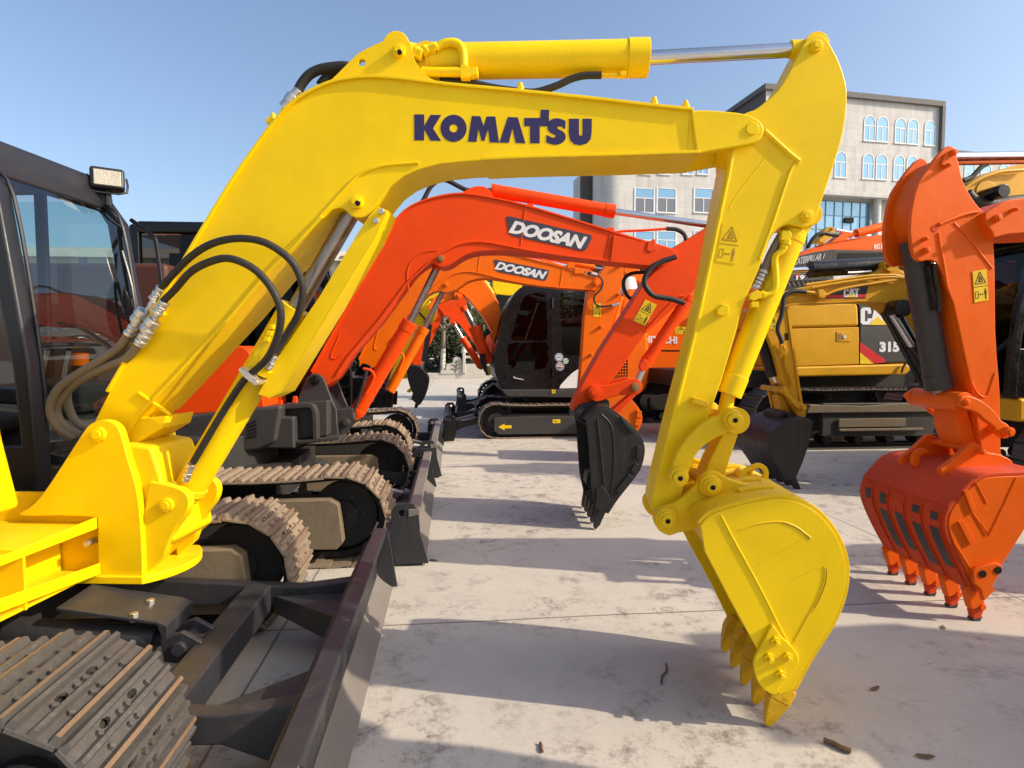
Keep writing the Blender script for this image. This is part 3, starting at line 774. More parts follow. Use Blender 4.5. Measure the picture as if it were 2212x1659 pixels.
            for p in ((825, 1075), (795, 1150), (880, 1147), (848, 1228)):
                q = fr.S('G', [p], n0 - .02)[0]; s = MB(fr); s.cyl((q[0], n0 - .03, q[1]), (q[0], n0 - .015, q[1]), .021, seg=6); s.cyl((q[0], n0 - .052, q[1]), (q[0], n0 - .03, q[1]), .011, seg=10)
                s.build('bolt', 'yellow', ct, .002)
    # inner lip, wear strips on the back, ears
    s = MB(fr); s.ribbon(fr.S('U', [(1513, 1134), (1530, 1170), (1545, 1200)], NK), .02, NK + .02, -NK - .02); s.build('mouth_stiffener', 'ycast', bk, .003)
    s = MB(fr); s.ribbon(fr.S('U', [(1722, 1440), (1712, 1490), (1700, 1520)], NK), .03, NK, -NK, -1); s.build('cutting_edge', 'ycast', bk, .004)
    for k in range(4):
        n0 = -.24 + k * .15
        s = MB(fr); i0 = 9
        s.ribbon([(x + .0, z + .018) for x, z in sh[i0:i0 + 5]], .012, n0, n0 + .05); s.build('wear_strip', 'ycast', bk, .003)
    ear = cr([(1428, 1096), (1452, 1089), (1475, 1076), (1494, 1058), (1508, 1040), (1519, 1024), (1536, 1017), (1555, 1022), (1575, 1034), (1620, 1047), (1672, 1062)], 2) + cr([(1690, 1080), (1620, 1095), (1560, 1112), (1515, 1140), (1466, 1152), (1447, 1158), (1425, 1148), (1412, 1125), (1414, 1106)], 2)
    for n0 in (-.165, .125):
        s = MB(fr); s.prism(fr.S('U', ear, -.165), n0, n0 + .04); s.build('ear_plate', 'ycast', bk, .01)
    for (x, y) in ((1440, 1122), (1536, 1050)):
        q = fr.mu('U', (x, y), -.18, 25)
        c = fr.S('U', [(x, y)], -.19)[0]
        s = MB(fr); s.boss(c, q, -.19, -.13); s.boss(c, q * .78, -.205, -.18); s.boss(c, q * .55, -.22, -.2); s.boss(c, q * .8, .12, .19); s.boss(c, q * .55, -.16, .16); o = s.build('bucket_pin', 'ycast', bk, .005)
        s = MB(fr); s.boss(c, q * .22, -.223, -.21, 12); s.build('grease_hole', 'groove', o)
    # bucket back between the ears: rounded hub
    s = MB(fr); s.prism(fr.S('U', [(1513, 1134), (1560, 1108), (1560, 1150), (1530, 1190)], 0), NK + .02, -NK - .02); s.build('hub_block', 'ycast', bk, .015)
    # lifting eye
    n = .02
    c = fr.S('U', [(1640, 1024)], n)[0]; ro = fr.mu('U', (1640, 1024), n, 22)
    a0 = [2 * math.pi * k / 20 for k in range(20)]
    s = MB(fr); s.prism([(c[0] + ro * math.cos(a), c[1] + ro * math.sin(a) * (1.1 if math.sin(a) > 0 else 1.6)) for a in a0], n, n + .025, [[(c[0] - .004 + ro * .6 * math.cos(a), c[1] + ro * .6 * math.sin(a)) for a in a0]])
    hk = s.build('lifting_eye', 'ycast', bk, .005)
    s = MB(fr); p = fr.S('G', [(668, 300), (700, 282), (730, 268)], n - .01); s.tube([(x, n - .01, z) for x, z in p], .012, 10); q = fr.S('G', [(668, 305)], n)[0]; s.boss(q, .022, n - .03, n + .04, 14); s.build('safety_latch', 'ycast', hk)
    # teeth
    tooth = [(1690, 1478), (1716, 1494), (1722, 1500), (1707, 1528), (1672, 1574), (1662, 1577), (1656, 1570), (1659, 1535), (1664, 1506), (1676, 1486)]
    tp = fr.S('U', tooth, NK + .0)
    for k in range(5):
        n0 = NK + .03 + k * (-2 * NK - .06) / 4
        s = MB(fr)
        s.prism(tp[0:3] + [tp[3], tp[8], tp[9]], n0 - .03, n0 + .03)
        a = s.build('tooth_adapter', 'ytooth', bk, .006)
        s = MB(fr); ctr = n0
        pts = [tp[3], tp[4], tp[5], tp[6], tp[7], tp[8]]
        W_ = fr.W; tipw = .022
        wd = [.028, .013, .010, .012, .024, .028]
        vs = [W_(p[0], ctr - w, p[1]) for p, w in zip(pts, wd)] + [W_(p[0], ctr + w, p[1]) for p, w in zip(pts, wd)]
        m = 6; s._add(vs, [tuple(range(6)), tuple(range(11, 5, -1))] + [(i, (i + 1) % 6, (i + 1) % 6 + 6, i + 6) for i in range(6)])
        s.build('tooth', 'ytooth', bk, .004)
    # --- front bracket that carries the boom
    NP = -.215
    pl = fr.S('D', cr([(430, 184), (465, 190), (498, 215), (514, 255), (540, 350), (575, 465), (590, 560)], 2) + [(600, 700), (604, 850), (415, 850), (413, 600)] + cr([(413, 596), (260, 590), (110, 592), (80, 580), (120, 558), (175, 505), (260, 380), (350, 240), (385, 200), (430, 184)], 2)[1:-1], NP)
    s = MB(fr); s.prism(pl, NP, NP + .045); bk2 = s.build('boom_bracket', 'yellow', root, .007, label='tall yellow triangular bracket plate holding the boom foot')
    s = MB(fr); s.prism(fr.S('U', [(216, 905), (246, 918), (262, 960), (290, 1060), (296, 1250), (216, 1250), (110, 1150), (150, 1050)], NP + .02), -NP - .045 + .0, -NP); s.build('bracket_plate', 'yellow', root, .007)
    pin(fr, 'D', (423, 245), NP, 29, bk2, 'yellow', .018, -NP)
    # front casting between the plates, lit face
    s = MB(fr); pz = fr.S('D', [(592, 300), (690, 262), (760, 300), (800, 480), (840, 560), (812, 640), (830, 700), (700, 780), (604, 850)], NP + .04)
    s.prism([(pl[0][0] + .06, pz[0][1] + .02), (pl[0][0] + .20, pz[0][1] + .0), (pl[0][0] + .26, pz[3][1]), (pl[0][0] + .30, pz[6][1]), (pl[0][0] + .06, pz[8][1] - .02)], NP + .045, -NP - .05)
    s.build('front_casting', 'yellow', root, .02)
    # round foot flange
    zb = fr.S('D', [(604, 850)], NP)[0]
    s = MB(fr)
    cx = zb[0] - .20
    arc = [(cx + .31 * math.cos(a), .31 * math.sin(a)) for a in [R(-48 + 96 * k / 16) for k in range(17)]] + [(cx - .2, .24), (cx - .2, -.24)]
    m = len(arc)
    s._add([fr.W(a, b, zb[1] + h) for h in (-.03, .006) for a, b in arc], [tuple(range(m - 1, -1, -1)), tuple(range(m, 2 * m))] + [(i, (i + 1) % m, m + (i + 1) % m, m + i) for i in range(m)])
    s.build('base_flange', 'yellow', root, .004)
    # clevis for the boom cylinder
    cl = fr.S('D', cr([(632, 445), (700, 458), (755, 475), (790, 500), (800, 540), (785, 590), (745, 640), (715, 700), (690, 770)], 2) + [(612, 842), (606, 600)], NP + .03)
    for n0 in (NP + .03, .06):
        s = MB(fr); s.prism(cl, n0, n0 + .05); s.build('cylinder_clevis', 'yellow', root, .006)
    cl2 = fr.S('D', [(800, 500), (845, 480), (872, 490), (868, 520), (840, 570), (815, 640), (800, 700), (740, 700)], .05)
    pin(fr, 'D', (711, 543), NP + .03, 28, bk2, 'yellow', .02, .11)
    # --- boom cylinder with its rod guard
    n = -.04
    b0 = fr.S('U', [(392, 1088)], n)[0]
    bcy = hyd(fr, 'U', n, (402, 1068), (640, 665), (772, 438), .073, .040, root, 'yellow', 'dchrome', 'boom_cylinder', eye=False, collar=False)
    s = MB(fr); q = fr.S('D', [(711, 543), (800, 480)], n); s.cyl((q[0][0], n - .07, q[0][1]), (q[0][0], n + .07, q[0][1]), .06); s.cyl((q[0][0], n, q[0][1]), (q[1][0], n, q[1][1]), .062, .078)
    q = fr.S('U', [(405, 1060), (412, 1046)], n); s.cyl((q[0][0], n, q[0][1]), (q[1][0], n, q[1][1]), .085); s.build('cylinder_base', 'yellow', bcy, .004)
    n = -.13
    gd = fr.S('U', [(816, 446), (834, 453), (806, 515), (604, 846), (578, 858), (557, 852), (600, 772), (690, 640), (775, 500), (800, 462)], n)
    s = MB(fr); s.prism(gd, n, n + .008); s.ribbon(fr.S('U', [(834, 453), (806, 515), (604, 846), (578, 858)], n), .008, n, n + .16)
    g = s.build('rod_guard', 'yellow', bcy, .002)
    for p in ((825, 457), (813, 477)):
        q = fr.S('U', [p], n - .01)[0]; s = MB(fr); s.cyl((q[0], n - .022, q[1]), (q[0], n, q[1]), .013, seg=6); s.build('bolt', 'zinc', g, .001)
    pin(fr, 'A', (625, 1100), NB, 37, boom, 'yellow', .03, -NB + .02)
    s = MB(fr); q = fr.S('A', [(625, 1100)], NB - .04)[0]; s.boss(q, .011, NB - .041, NB - .03, 12); s.build('grease_hole', 'groove', boom)
    s = MB(fr); q = fr.S('U', [(863, 112)], -.15)[0]; s.boss(q, .010, -.153, -.14, 12); s.build('grease_hole', 'groove', boom)
    # port blocks on the barrel
    for pts, n0 in (([(1000, 870), (1030, 870), (1022, 905), (985, 900)], -.13), ([(1012, 835), (1045, 840), (1035, 870), (1005, 868)], -.13), ([(1028, 800), (1055, 800), (1052, 830), (1022, 830)], -.13),
                    ([(955, 1060), (985, 1050), (1035, 1082), (1000, 1118), (955, 1095)], -.16), ([(1120, 705), (1150, 700), (1175, 725), (1150, 780), (1110, 760)], -.1), ([(980, 880), (1022, 905), (975, 1000), (930, 1050), (940, 960)], -.11)):
        s = MB(fr); s.prism(fr.S('H', pts, n0), n0, n0 + .05); s.build('port_block', 'yellow', bcy, .005)
    # --- hoses in front of the boom
    fit = []
    LH = [(354, 649, -.19), (380, 623, -.22), (409, 590, -.26), (442, 570, -.29), (483, 558, -.31), (519, 565, -.32), (556, 587, -.31), (589, 627, -.30), (606, 671, -.28), (602, 719, -.25), (582, 767, -.22), (556, 796, -.19), (527, 822, -.17), (483, 888, -.15), (417, 999, -.14)]
    UH = [(345, 627, -.14), (369, 598, -.17), (409, 557, -.20), (446, 532, -.23), (483, 519, -.25), (523, 515, -.26), (564, 521, -.26), (600, 539, -.25), (630, 565, -.24), (648, 598, -.22), (654, 635, -.20), (644, 679, -.18), (626, 712, -.16), (608, 741, -.15), (595, 763, -.15)]
    for hp in (LH, UH):
        s = MB(fr); s.tube([(lambda q: (q[0], n_, q[1]))(fr.uv(u, v, n_)) for u, v, n_ in hp], .0165, 12, 5); s.build('hydraulic_hose', 'rubber', bcy)
    def fitting(u0, v0, u1, v1, n_, r, k=5, mt='zinc'):
        a, b = fr.uv(u0, v0, n_), fr.uv(u1, v1, n_); s = MB(fr)
        for i in range(k):
            t, e = i / k, (i + .86) / k
            s.cyl((a[0] + (b[0] - a[0]) * t, n_, a[1] + (b[1] - a[1]) * t), (a[0] + (b[0] - a[0]) * e, n_, a[1] + (b[1] - a[1]) * e), r * (1.12 if i % 2 == 0 else .95), seg=(6 if i == k // 2 else 14))
        s.cyl((a[0], n_, a[1]), (b[0], n_, b[1]), r * .8, seg=12)
        return s.build('hose_fitting', mt, boom, .0015)
    fitting(357, 652, 338, 678, -.19, .022); fitting(349, 622, 330, 648, -.14, .021)
    fitting(345, 672, 322, 702, -.18, .015, 3); fitting(333, 650, 305, 690, -.15, .014, 3)
    fitting(334, 692, 312, 715, -.18, .030, 2); fitting(312, 672, 290, 695, -.15, .030, 2)
    fitting(322, 712, 299, 747, -.18, .024, 6); fitting(300, 690, 276, 725, -.15, .022, 5)
    fitting(593, 768, 580, 798, -.15, .017, 4); fitting(414, 1003, 400, 1040, -.14, .018, 4)
    a, b = fr.uv(340, 660, -.17), fr.uv(318, 690, -.17)
    s = MB(fr); s.prism(fr.S('U', [(322, 668), (345, 662), (352, 680), (330, 700)], -.16), -.16, -.12); s.build('hose_mount', 'yellow', boom, .003)
    s = MB(fr); c = fr.uv(534, 812, -.17)
    s.prism(fr.S('U', [(518, 793), (532, 800), (545, 812), (556, 822), (552, 830), (538, 824), (524, 812), (514, 800)], -.2), -.2, -.12); s.boss(fr.uv(553, 826, -.2), .014, -.21, -.12, 10); s.build('hose_clamp', 'zinc', bcy, .003)
    for k, hp in enumerate(([(277, 722, -.15), (257, 750, -.12), (206, 785, -.08), (154, 817, -.05), (122, 845, -.03), (108, 885, 0), (127, 925, .04), (160, 945, .08)],
                            [(299, 745, -.18), (272, 775, -.14), (228, 794, -.08), (175, 820, -.04), (142, 850, 0), (122, 885, .03), (140, 922, .06), (172, 938, .1)],
                            [(290, 735, -.12), (262, 765, -.05), (215, 788, 0), (170, 812, .04), (146, 845, .08), (150, 885, .1), (168, 915, .12), (190, 925, .14)])):
        s = MB(fr); s.tube([(lambda q: (q[0], n_, q[1]))(fr.uv(u, v, n_)) for u, v, n_ in hp], .020, 12, 5); s.build('swing_hose', 'ghose', root)
    # --- step frame and side cover at the front right corner
    def bandS(c, tl, tr, bl, br_, s_at, depth, mat, nm, bev=.004):
        a, b, k = CR[c]
        W4 = [(lambda q: (q[0], q[1]))(fr.uvs(a + p[0] * k, b + p[1] * k, s_at)) for p in (tl, tr, br_, bl)]
        vs = [fr.W(s_at, n, z) for n, z in W4] + [fr.W(s_at - depth, n, z) for n, z in W4]
        s = MB(fr); s._add(vs, [(0, 1, 2, 3), (7, 6, 5, 4), (0, 4, 5, 1), (1, 5, 6, 2), (2, 6, 7, 3), (3, 7, 4, 0)])
        return s.build(nm, mat, root, bev), W4
    s0 = fr.S('D', [(413, 600)], NP)[0][0]
    st_, W4 = bandS('D', (-60, 790), (412, 596), (-60, 830), (414, 645), s0, .012, 'yellow', 'step_frame')
    st2, V4 = bandS('D', (-60, 965), (428, 790), (-60, 1025), (428, 838), s0 + .01, .012, 'yellow', 'step_frame')
    def side(s_a, s_b, n0, n1, z0, z1, nm, mat='yellow'):
        s = MB(fr); s.prism([(s_a, z0), (s_b, z0), (s_b, z1), (s_a, z1)], n0, n1); return s.build(nm, mat, root, .004)
    nN = W4[0][0]
    zt_, zb_ = W4[1][1], V4[2][1]
    side(s0 - 1.3, s0 - .02, NP + .05, NP + .07, zb_ - .03, zt_ + .10, 'step_back_plate')
    side(s0 - 1.3, s0 - .22, nN - .3, NP + .04, zb_ - .02, zt_ - .055, 'step_box')
    side(s0 - 1.3, s0 - .02, NP - .5, NP + .05, zt_ - .05, zt_ - .04, 'step_tread')
    side(s0 - 1.3, s0 - .01, nN, NP, zb_, zb_ + .012, 'step_tread')
    q = fr.uvs(105 * .50984, 813.2 + 910 * .50984, s0)
    side(s0 - .40, s0 + .0, q[0], q[0] + .012, zb_, zt_ - .02, 'step_side_plate')
    for c_, z_ in (((175, 660), 0), ((370, 708), 0)):
        qq = fr.S('D', [c_[:2]], NP)[0]
        s = MB(fr); s.cyl((qq[0], NP - .01, qq[1]), (qq[0], NP + .06, qq[1]), .016, seg=6); s.build('bolt', 'zinc', root, .001)
    # rounded side cover (tank) at the near edge of the view
    s = MB(fr); sc = s0 - .25
    e = [fr.uvs(u, v, sc) for u, v in ((-90, 700), (0, 890), (12, 950), (30, 1020), (50, 1097))]
    prof = [(e[-1][0], e[-1][1]), (e[3][0], e[3][1]), (e[2][0], e[2][1]), (e[1][0], e[1][1]), (e[0][0], e[0][1]), (e[0][0] - .6, e[0][1]), (e[0][0] - .6, e[-1][1])]
    vs = [fr.W(sc, n, z) for n, z in prof] + [fr.W(sc - 1.2, n, z) for n, z in prof]; m = len(prof)
    s._add(vs, [tuple(range(m)), tuple(range(2 * m - 1, m - 1, -1))] + [(i, (i + 1) % m, (i + 1) % m + m, i + m) for i in range(m)]); s.build('side_cover', 'yellow', root, .03)
    # floor of the revolving frame
    side(s0 - 2.6, s0 - .45, -.9, 1.3, zb_ + .02, zb_ + .16, 'revolving_frame', 'charcoal')
    side(s0 - 3.4, s0 - 2.2, -.9, 0, zb_ + .17, 1.15, 'engine_hood', 'yellow')
    # --- cab: seen from outside through its windscreen
    cab = None
    sf, nA, nB = None, .10, 1.08
    pF = fr.uv(325, 950, nB)      # far lower corner of the windscreen gives the front plane
    sf = pF[0]
    zr = 2.74; zf = zb_ + .16
    bk_ = sf - 1.35
    def pil(pts, r, nm='cab_pillar', mat='cabblk', par=None):
        s = MB(fr); s.tube(pts, r, 8, 3); return s.build(nm, mat, par or cab)
    s = MB(fr)
    s.prism([(bk_, zr - .10), (sf - .42, zr - .10), (sf - .20, zr - .18), (sf - .22, zr - .02), (sf - .45, zr + .03), (bk_, zr + .02)], nA - .02, nB + .02)
    cab = s.build('cab', 'cabblk', root, .03)
    # A pillars, raked; the near one is thick
    for n0, w in ((nA, .10), (nB - .075, .085)):
        s = MB(fr); s.prism([(sf - .32, zr - .13), (sf - .22, zr - .13), (sf - .10, zr - .30), (sf + .03, 1.55), (sf + .06, .95), (sf, zf), (sf - .09, zf), (sf - .02, .95), (sf - .06, 1.5), (sf - .2, zr - .32)], n0, n0 + w)
        s.build('cab_pillar', 'cabblk', cab, .02)
    for n0 in (nA, nB - .06):
        s = MB(fr); s.prism([(bk_, zf), (bk_ + .09, zf), (bk_ + .09, zr - .08), (bk_, zr - .08)], n0, n0 + .06); s.build('cab_pillar', 'cabblk', cab, .015)
        s = MB(fr); s.prism([(sf - .72, zf), (sf - .65, zf), (sf - .65, zr - .08), (sf - .72, zr - .08)], n0 + .01, n0 + .05); s.build('cab_pillar', 'cabblk', cab, .01)
    s = MB(fr); s.box(sf - .30, sf - .20, nA, nB, zr - .22, zr - .11); s.build('windscreen_header', 'cabblk', cab, .02)
    s = MB(fr); s.box(bk_, bk_ + .06, nA, nB, zf, 1.35); s.box(bk_, bk_ + .06, nA, nB, zr - .3, zr - .08); s.build('rear_panel', 'cabblk', cab, .01)
    s = MB(fr); s.box(bk_ + .06, sf - .02, nB - .05, nB - .01, zf, 1.02); s.build('door_panel', 'cabblk', cab, .01)
    s = MB(fr); s.box(bk_ + .06, sf, nA, nA + .03, zf, 1.1); s.build('side_panel', 'cabblk', cab, .01)
    # glazing: windscreen, door and rear panes
    W_ = fr.W
    s = MB(fr); v4 = [W_(sf - .215, nA + .08, zr - .2), W_(sf - .215, nB - .06, zr - .2), W_(sf - .09, nB - .06, zr - .34), W_(sf - .09, nA + .08, zr - .34)]
    pp = [(sf - .215, zr - .2), (sf - .09, zr - .34), (sf + .02, 1.55), (sf + .03, .98), (sf - .02, zf + .05)]
    s.sheet(pp, nA + .08, nB - .06); s.build('windscreen', 'glass', cab)
    s = MB(fr); s.sheet([(bk_ + .02, 1.35), (bk_ + .02, zr - .3)], nA + .06, nB - .06); s.build('rear_window', 'glasst', cab)
    s = MB(fr); s.face([W_(bk_ + .09, nB - .03, 1.02), W_(sf - .08, nB - .03, 1.02), W_(sf - .2, nB - .03, zr - .15), W_(bk_ + .09, nB - .03, zr - .15)]); s.build('door_window', 'glasst', cab)
    # rubber seal strip, wiper
    s = MB(fr)
    for n0 in (nA + .085, nB - .085): s.tube([(p[0] + .012, n0, p[1]) for p in pp], .010, 6)
    s.build('window_seal', 'cabblk', cab)
    s = MB(fr); s.tube([(sf - .05, nB - .14, zr - .5), (sf + .035, nB - .16, 1.9), (sf + .05, nB - .2, 1.35)], .009, 6); s.build('wiper', 'black', cab)
    # interior
    s = MB(fr); s.prism([(sf - .95, 1.12), (sf - .50, 1.10), (sf - .48, 1.22), (sf - .92, 1.26)], .38, .86); s.prism([(sf - 1.06, 1.2), (sf - .93, 1.2), (sf - 1.0, 1.95), (sf - 1.1, 1.95)], .38, .84); s.box(sf - .9, sf - .6, .45, .8, zf, 1.12)
    s.build('seat', 'seat', cab, .05)
    for n0 in (.28, .88):
        s = MB(fr); s.prism([(sf - .95, 1.25), (sf - .45, 1.22), (sf - .40, 1.32), (sf - .95, 1.36)], n0, n0 + .12); c_ = s.build('arm_console', 'cabblk', cab, .02)
        s = MB(fr); s.tube([(sf - .46, n0 + .06, 1.3), (sf - .44, n0 + .06, 1.42), (sf - .40, n0 + .06, 1.5)], .014, 8); s.cyl((sf - .40, n0 + .06, 1.49), (sf - .385, n0 + .06, 1.545), .017, .02); s.build('control_lever', 'seat', c_)
    s = MB(fr); s.box(sf - .22, sf - .12, .45, .75, zf, 1.24); s.prism([(sf - .28, 1.22), (sf - .08, 1.22), (sf - .06, 1.40), (sf - .20, 1.44)], .40, .80); s.build('dashboard', 'seat', cab, .02)
    for n0 in (.50, .66):
        s = MB(fr); s.tube([(sf - .2, n0, zf), (sf - .26, n0, 1.3), (sf - .20, n0, 1.62)], .012, 8); o = s.build('travel_lever', 'zinc', cab)
        s = MB(fr); s.cyl((sf - .21, n0, 1.60), (sf - .19, n0, 1.65), .018, .015); s.build('lever_knob', 'black', o)
    s = MB(fr); s.cyl((sf - .35, .92, 1.50), (sf - .35, .92, 1.58), .05); s.build('beacon_switch', 'orange', cab)
    # work lamp on the roof
    q = fr.uv(232, 388, nB - .12); lw_ = fr.W(q[0], nB - .12, q[1])
    FL = Fr(lw_.x, lw_.y, 62); zl = q[1]
    s = MB(FL); s.prism([(-.15, zl - .04), (-.13, zl + .062), (-.02, zl + .078), (.03, zl + .07), (.045, zl - .062), (-.05, zl - .068)], -.095, .095)
    lp = s.build('work_lamp', 'cabblk', cab, .018)
    s = MB(FL); s.prism([(.034, zl - .048), (.052, zl - .048), (.042, zl + .052), (.024, zl + .052)], -.075, .075); s.build('lamp_lens', 'lens', lp, .006)
    s = MB(FL); s.tube([(-.05, -.105, zl + .03), (.0, -.105, zl - .07), (.0, 0, zl - .085), (.0, .105, zl - .07), (-.05, .105, zl + .03)], .007, 6, 2); s.build('lamp_stirrup', 'cabblk', lp)
    s = MB(FL); s.cyl((-.03, 0, zl - .16), (-.03, 0, zl - .06), .02, seg=8); s.build('lamp_post', 'cabblk', lp)
    # grab rail / mirror arm on the far A pillar
    s = MB(fr); p = [fr.uv(u, v, nB + .02) for u, v in ((283, 475), (300, 487), (330, 510), (338, 530), (347, 600), (352, 660))]
    s.tube([(a, nB + .02, b) for a, b in p], .014, 8); ar = s.build('mirror_arm', 'black', cab)
    c_ = fr.uv(262, 672, nB - .1)
    s = MB(fr); s.prism([(c_[0] + .02 + .085 * math.cos(a) , c_[1] + .19 * math.sin(a)) for a in [2 * math.pi * k / 20 for k in range(20)]], nB - .16, nB - .11, taper=.8); s.build('mirror', 'black', ar, .01)
    # --- undercarriage stays square to the row
    for n0, n1 in ((1.60, 2.10), (3.38, 3.86)):
        track(root, WF, -3.9, -.92, n0, n1, .63 if n0 < 2 else .66, 'shoedk' if n0 < 2 else 'shoe', 'trackin', .137, True, cover=(-2.3, -1.13) if n0 > 3 else None)
    s = MB(WF); s.box(-3.0, -1.95, 2.1, 3.4, .28, .55); s.cyl((-2.7, 2.75, .5), (-2.7, 2.75, .62), .6, seg=40); s.build('centre_frame', 'bladeblk', root, .01)
    # --- dozer blade
    BX, BZ = -.47, .40
    prof = cr([(BX + .015, BZ), (BX - .03, BZ - .05), (BX - .06, BZ - .14), (BX - .055, BZ - .22), (BX - .02, BZ - .31), (BX + .07, .015)], 4)
    s = MB(WF); s.ribbon(prof, .016, 1.72, 4.0, -1); bl = s.build('dozer_blade', 'bladeface', root, .003)
    s = MB(WF); s.prism([(BX - .055, BZ - .055), (BX + .03, BZ - .03), (BX + .03, BZ + .012), (BX - .055, BZ + .012)], 1.70, 4.02); s.build('blade_top_rail', 'bladeblk', bl, .008)
    s = MB(WF); s.prism([(BX - .16, .10), (BX - .03, .06), (BX - .03, BZ - .06), (BX - .10, BZ - .06)], 1.76, 3.96); s.build('blade_back', 'bladeblk', bl, .01)
    for n0 in (1.705, 3.985):
        s = MB(WF); s.prism([(BX - .06, BZ), (BX + .04, BZ), (BX + .06, BZ - .12), (BX + .10, .02), (BX - .05, .02), (BX - .09, .2)], n0, n0 + .018); s.build('blade_end_plate', 'bladeblk', bl, .003)
    for n0 in (2.14, 3.30):
        s = MB(WF); s.prism([(-1.9, .26), (BX - .35, .20), (BX - .08, .08), (BX - .06, .34), (BX - .35, .31), (-1.9, .40)], n0, n0 + .075); s.build('blade_arm', 'bladeblk', bl, .01)
        c_ = 1 if n0 < 3 else -1
        s = MB(WF); a, b = (n0 + .075, n0 + .40) if c_ > 0 else (n0, n0 - .33)
        s._add([Vector((BX - .08, a, .12)), Vector((BX - .50, a, .17)), Vector((BX - .08, b, .12)), Vector((BX - .08, a, .27)), Vector((BX - .50, a, .27)), Vector((BX - .08, b, .27))], [(0, 1, 2), (5, 4, 3), (0, 1, 4, 3), (1, 2, 5, 4), (2, 0, 3, 5)]); s.build('arm_gusset', 'bladeblk', bl, .008)
    s = MB(WF); s.box(-1.12, -.98, 2.21, 3.30, .19, .33); s.build('cross_member', 'bladeblk', bl, .012)
    s = MB(WF); s.cyl((-1.9, 2.72, .40), (-1.3, 2.72, .33), .055); s.cyl((-1.3, 2.72, .33), (-1.1, 2.72, .31), .03); s.build('blade_cylinder', 'bladeblk', root)
    for n0 in (2.64, 2.77):
        s = MB(WF); s.prism([(-1.24, .26), (-1.10, .24), (-1.08, .34), (-1.16, .39), (-1.25, .36)], n0, n0 + .03); s.build('cylinder_lug', 'bladeblk', bl, .006)
    s = MB(WF); s.cyl((-1.17, 2.62, .32), (-1.17, 2.83, .32), .03); s.build('lug_pin', 'bladeblk', bl, .003)
    s = MB(WF); s.prism([(-1.66, .52), (-1.26, .44), (-1.22, .42), (-1.22, .36), (-1.24, .36), (-1.26, .425), (-1.66, .505)], 2.64, 2.90); cv = s.build('cylinder_cover', 'bladeblk', root, .004)
    for x in (2.66, 2.80):
        s = MB(WF); s.cyl((-1.36, x, .44), (-1.36, x, .475), .018, seg=6); s.build('bolt', 'zinc', cv, .001)
    return root
yellow_excavator()
# ================================================================ machines of the row behind
def body_cab(root, fr, s0, s1, n0, n1, z0, z1, mat='black', gl='glassd', rake=.25, frame=.07, name='cab', sill=1.15):
    """operator's cab: frame with real openings, panes, a seat inside. front at s1"""
    s = MB(fr); s.prism([(s0, z1 - .09), (s1 - rake - .05, z1 - .09), (s1 - rake + .03, z1 - .13), (s1 - rake - .02, z1 - .03), (s1 - rake - .2, z1 + .02), (s0 + .1, z1 + .03), (s0, z1 - .01)], n0, n1)
    cab = s.build(name, mat, root, .04)
    dr = 1 if s1 > s0 else -1
    for na, nb in ((n0, n0 + frame), (n1 - frame, n1)):
        sm = s0 + (s1 - s0) * .45
        s = MB(fr); s.prism([(s1 - rake, z1 - .1), (s1 - rake * .3, z0 + (z1 - z0) * .55), (s1, z0 + .35), (s1, z0), (s1 - .09 * dr, z0), (s1 - .1 * dr, z0 + .4), (s1 - rake * .3 - .09 * dr, z0 + (z1 - z0) * .55), (s1 - rake - .1 * dr, z1 - .1)], na, nb); s.build('cab_pillar', mat, cab, .015)
        s = MB(fr); s.box(min(s0, s0 + .1 * dr), max(s0, s0 + .1 * dr), na, nb, z0, z1 - .05); s.build('cab_pillar', mat, cab, .015)
        s = MB(fr); s.box(sm - .04, sm + .04, na + .01, nb - .01, z0, z1 - .05); s.build('cab_pillar', mat, cab, .01)
        s = MB(fr); s.box(min(s0, s1 - .05 * dr), max(s0, s1 - .05 * dr), na + .012, nb - .012, z0, sill); s.build('cab_side_panel', mat, cab, .02)
        nn = (na + nb) / 2
        s = MB(fr); s.face([fr.W(s0, nn, sill), fr.W(s1 - .03 * dr, nn, sill), fr.W(s1 - rake, nn, z1 - .1), fr.W(s0, nn, z1 - .1)]); s.build('side_window', gl, cab)
    s = MB(fr); s.sheet([(s1 - rake - .02 * dr, z1 - .1), (s1 - rake * .3 - .02 * dr, z0 + (z1 - z0) * .55), (s1 - .02 * dr, z0 + .35), (s1 - .02 * dr, z0 + .05)], n0 + frame, n1 - frame); s.build('windscreen', gl, cab)
    s = MB(fr); s.box(min(s0, s0 + .05 * dr), max(s0, s0 + .05 * dr), n0 + frame, n1 - frame, z0, sill + .3); s.build('rear_panel', mat, cab, .01)
    a, b = sorted((s0 + .25 * dr, s0 + .75 * dr)); nm = (n0 + n1) / 2
    s = MB(fr); s.box(a, b, nm - .25, nm + .25, z0 + .25, z0 + .5); a, b = sorted((s0 + .15 * dr, s0 + .3 * dr)); s.box(a, b, nm - .24, nm + .24, z0 + .4, z0 + 1.15); s.build('seat', 'seat', cab, .05)
    return cab

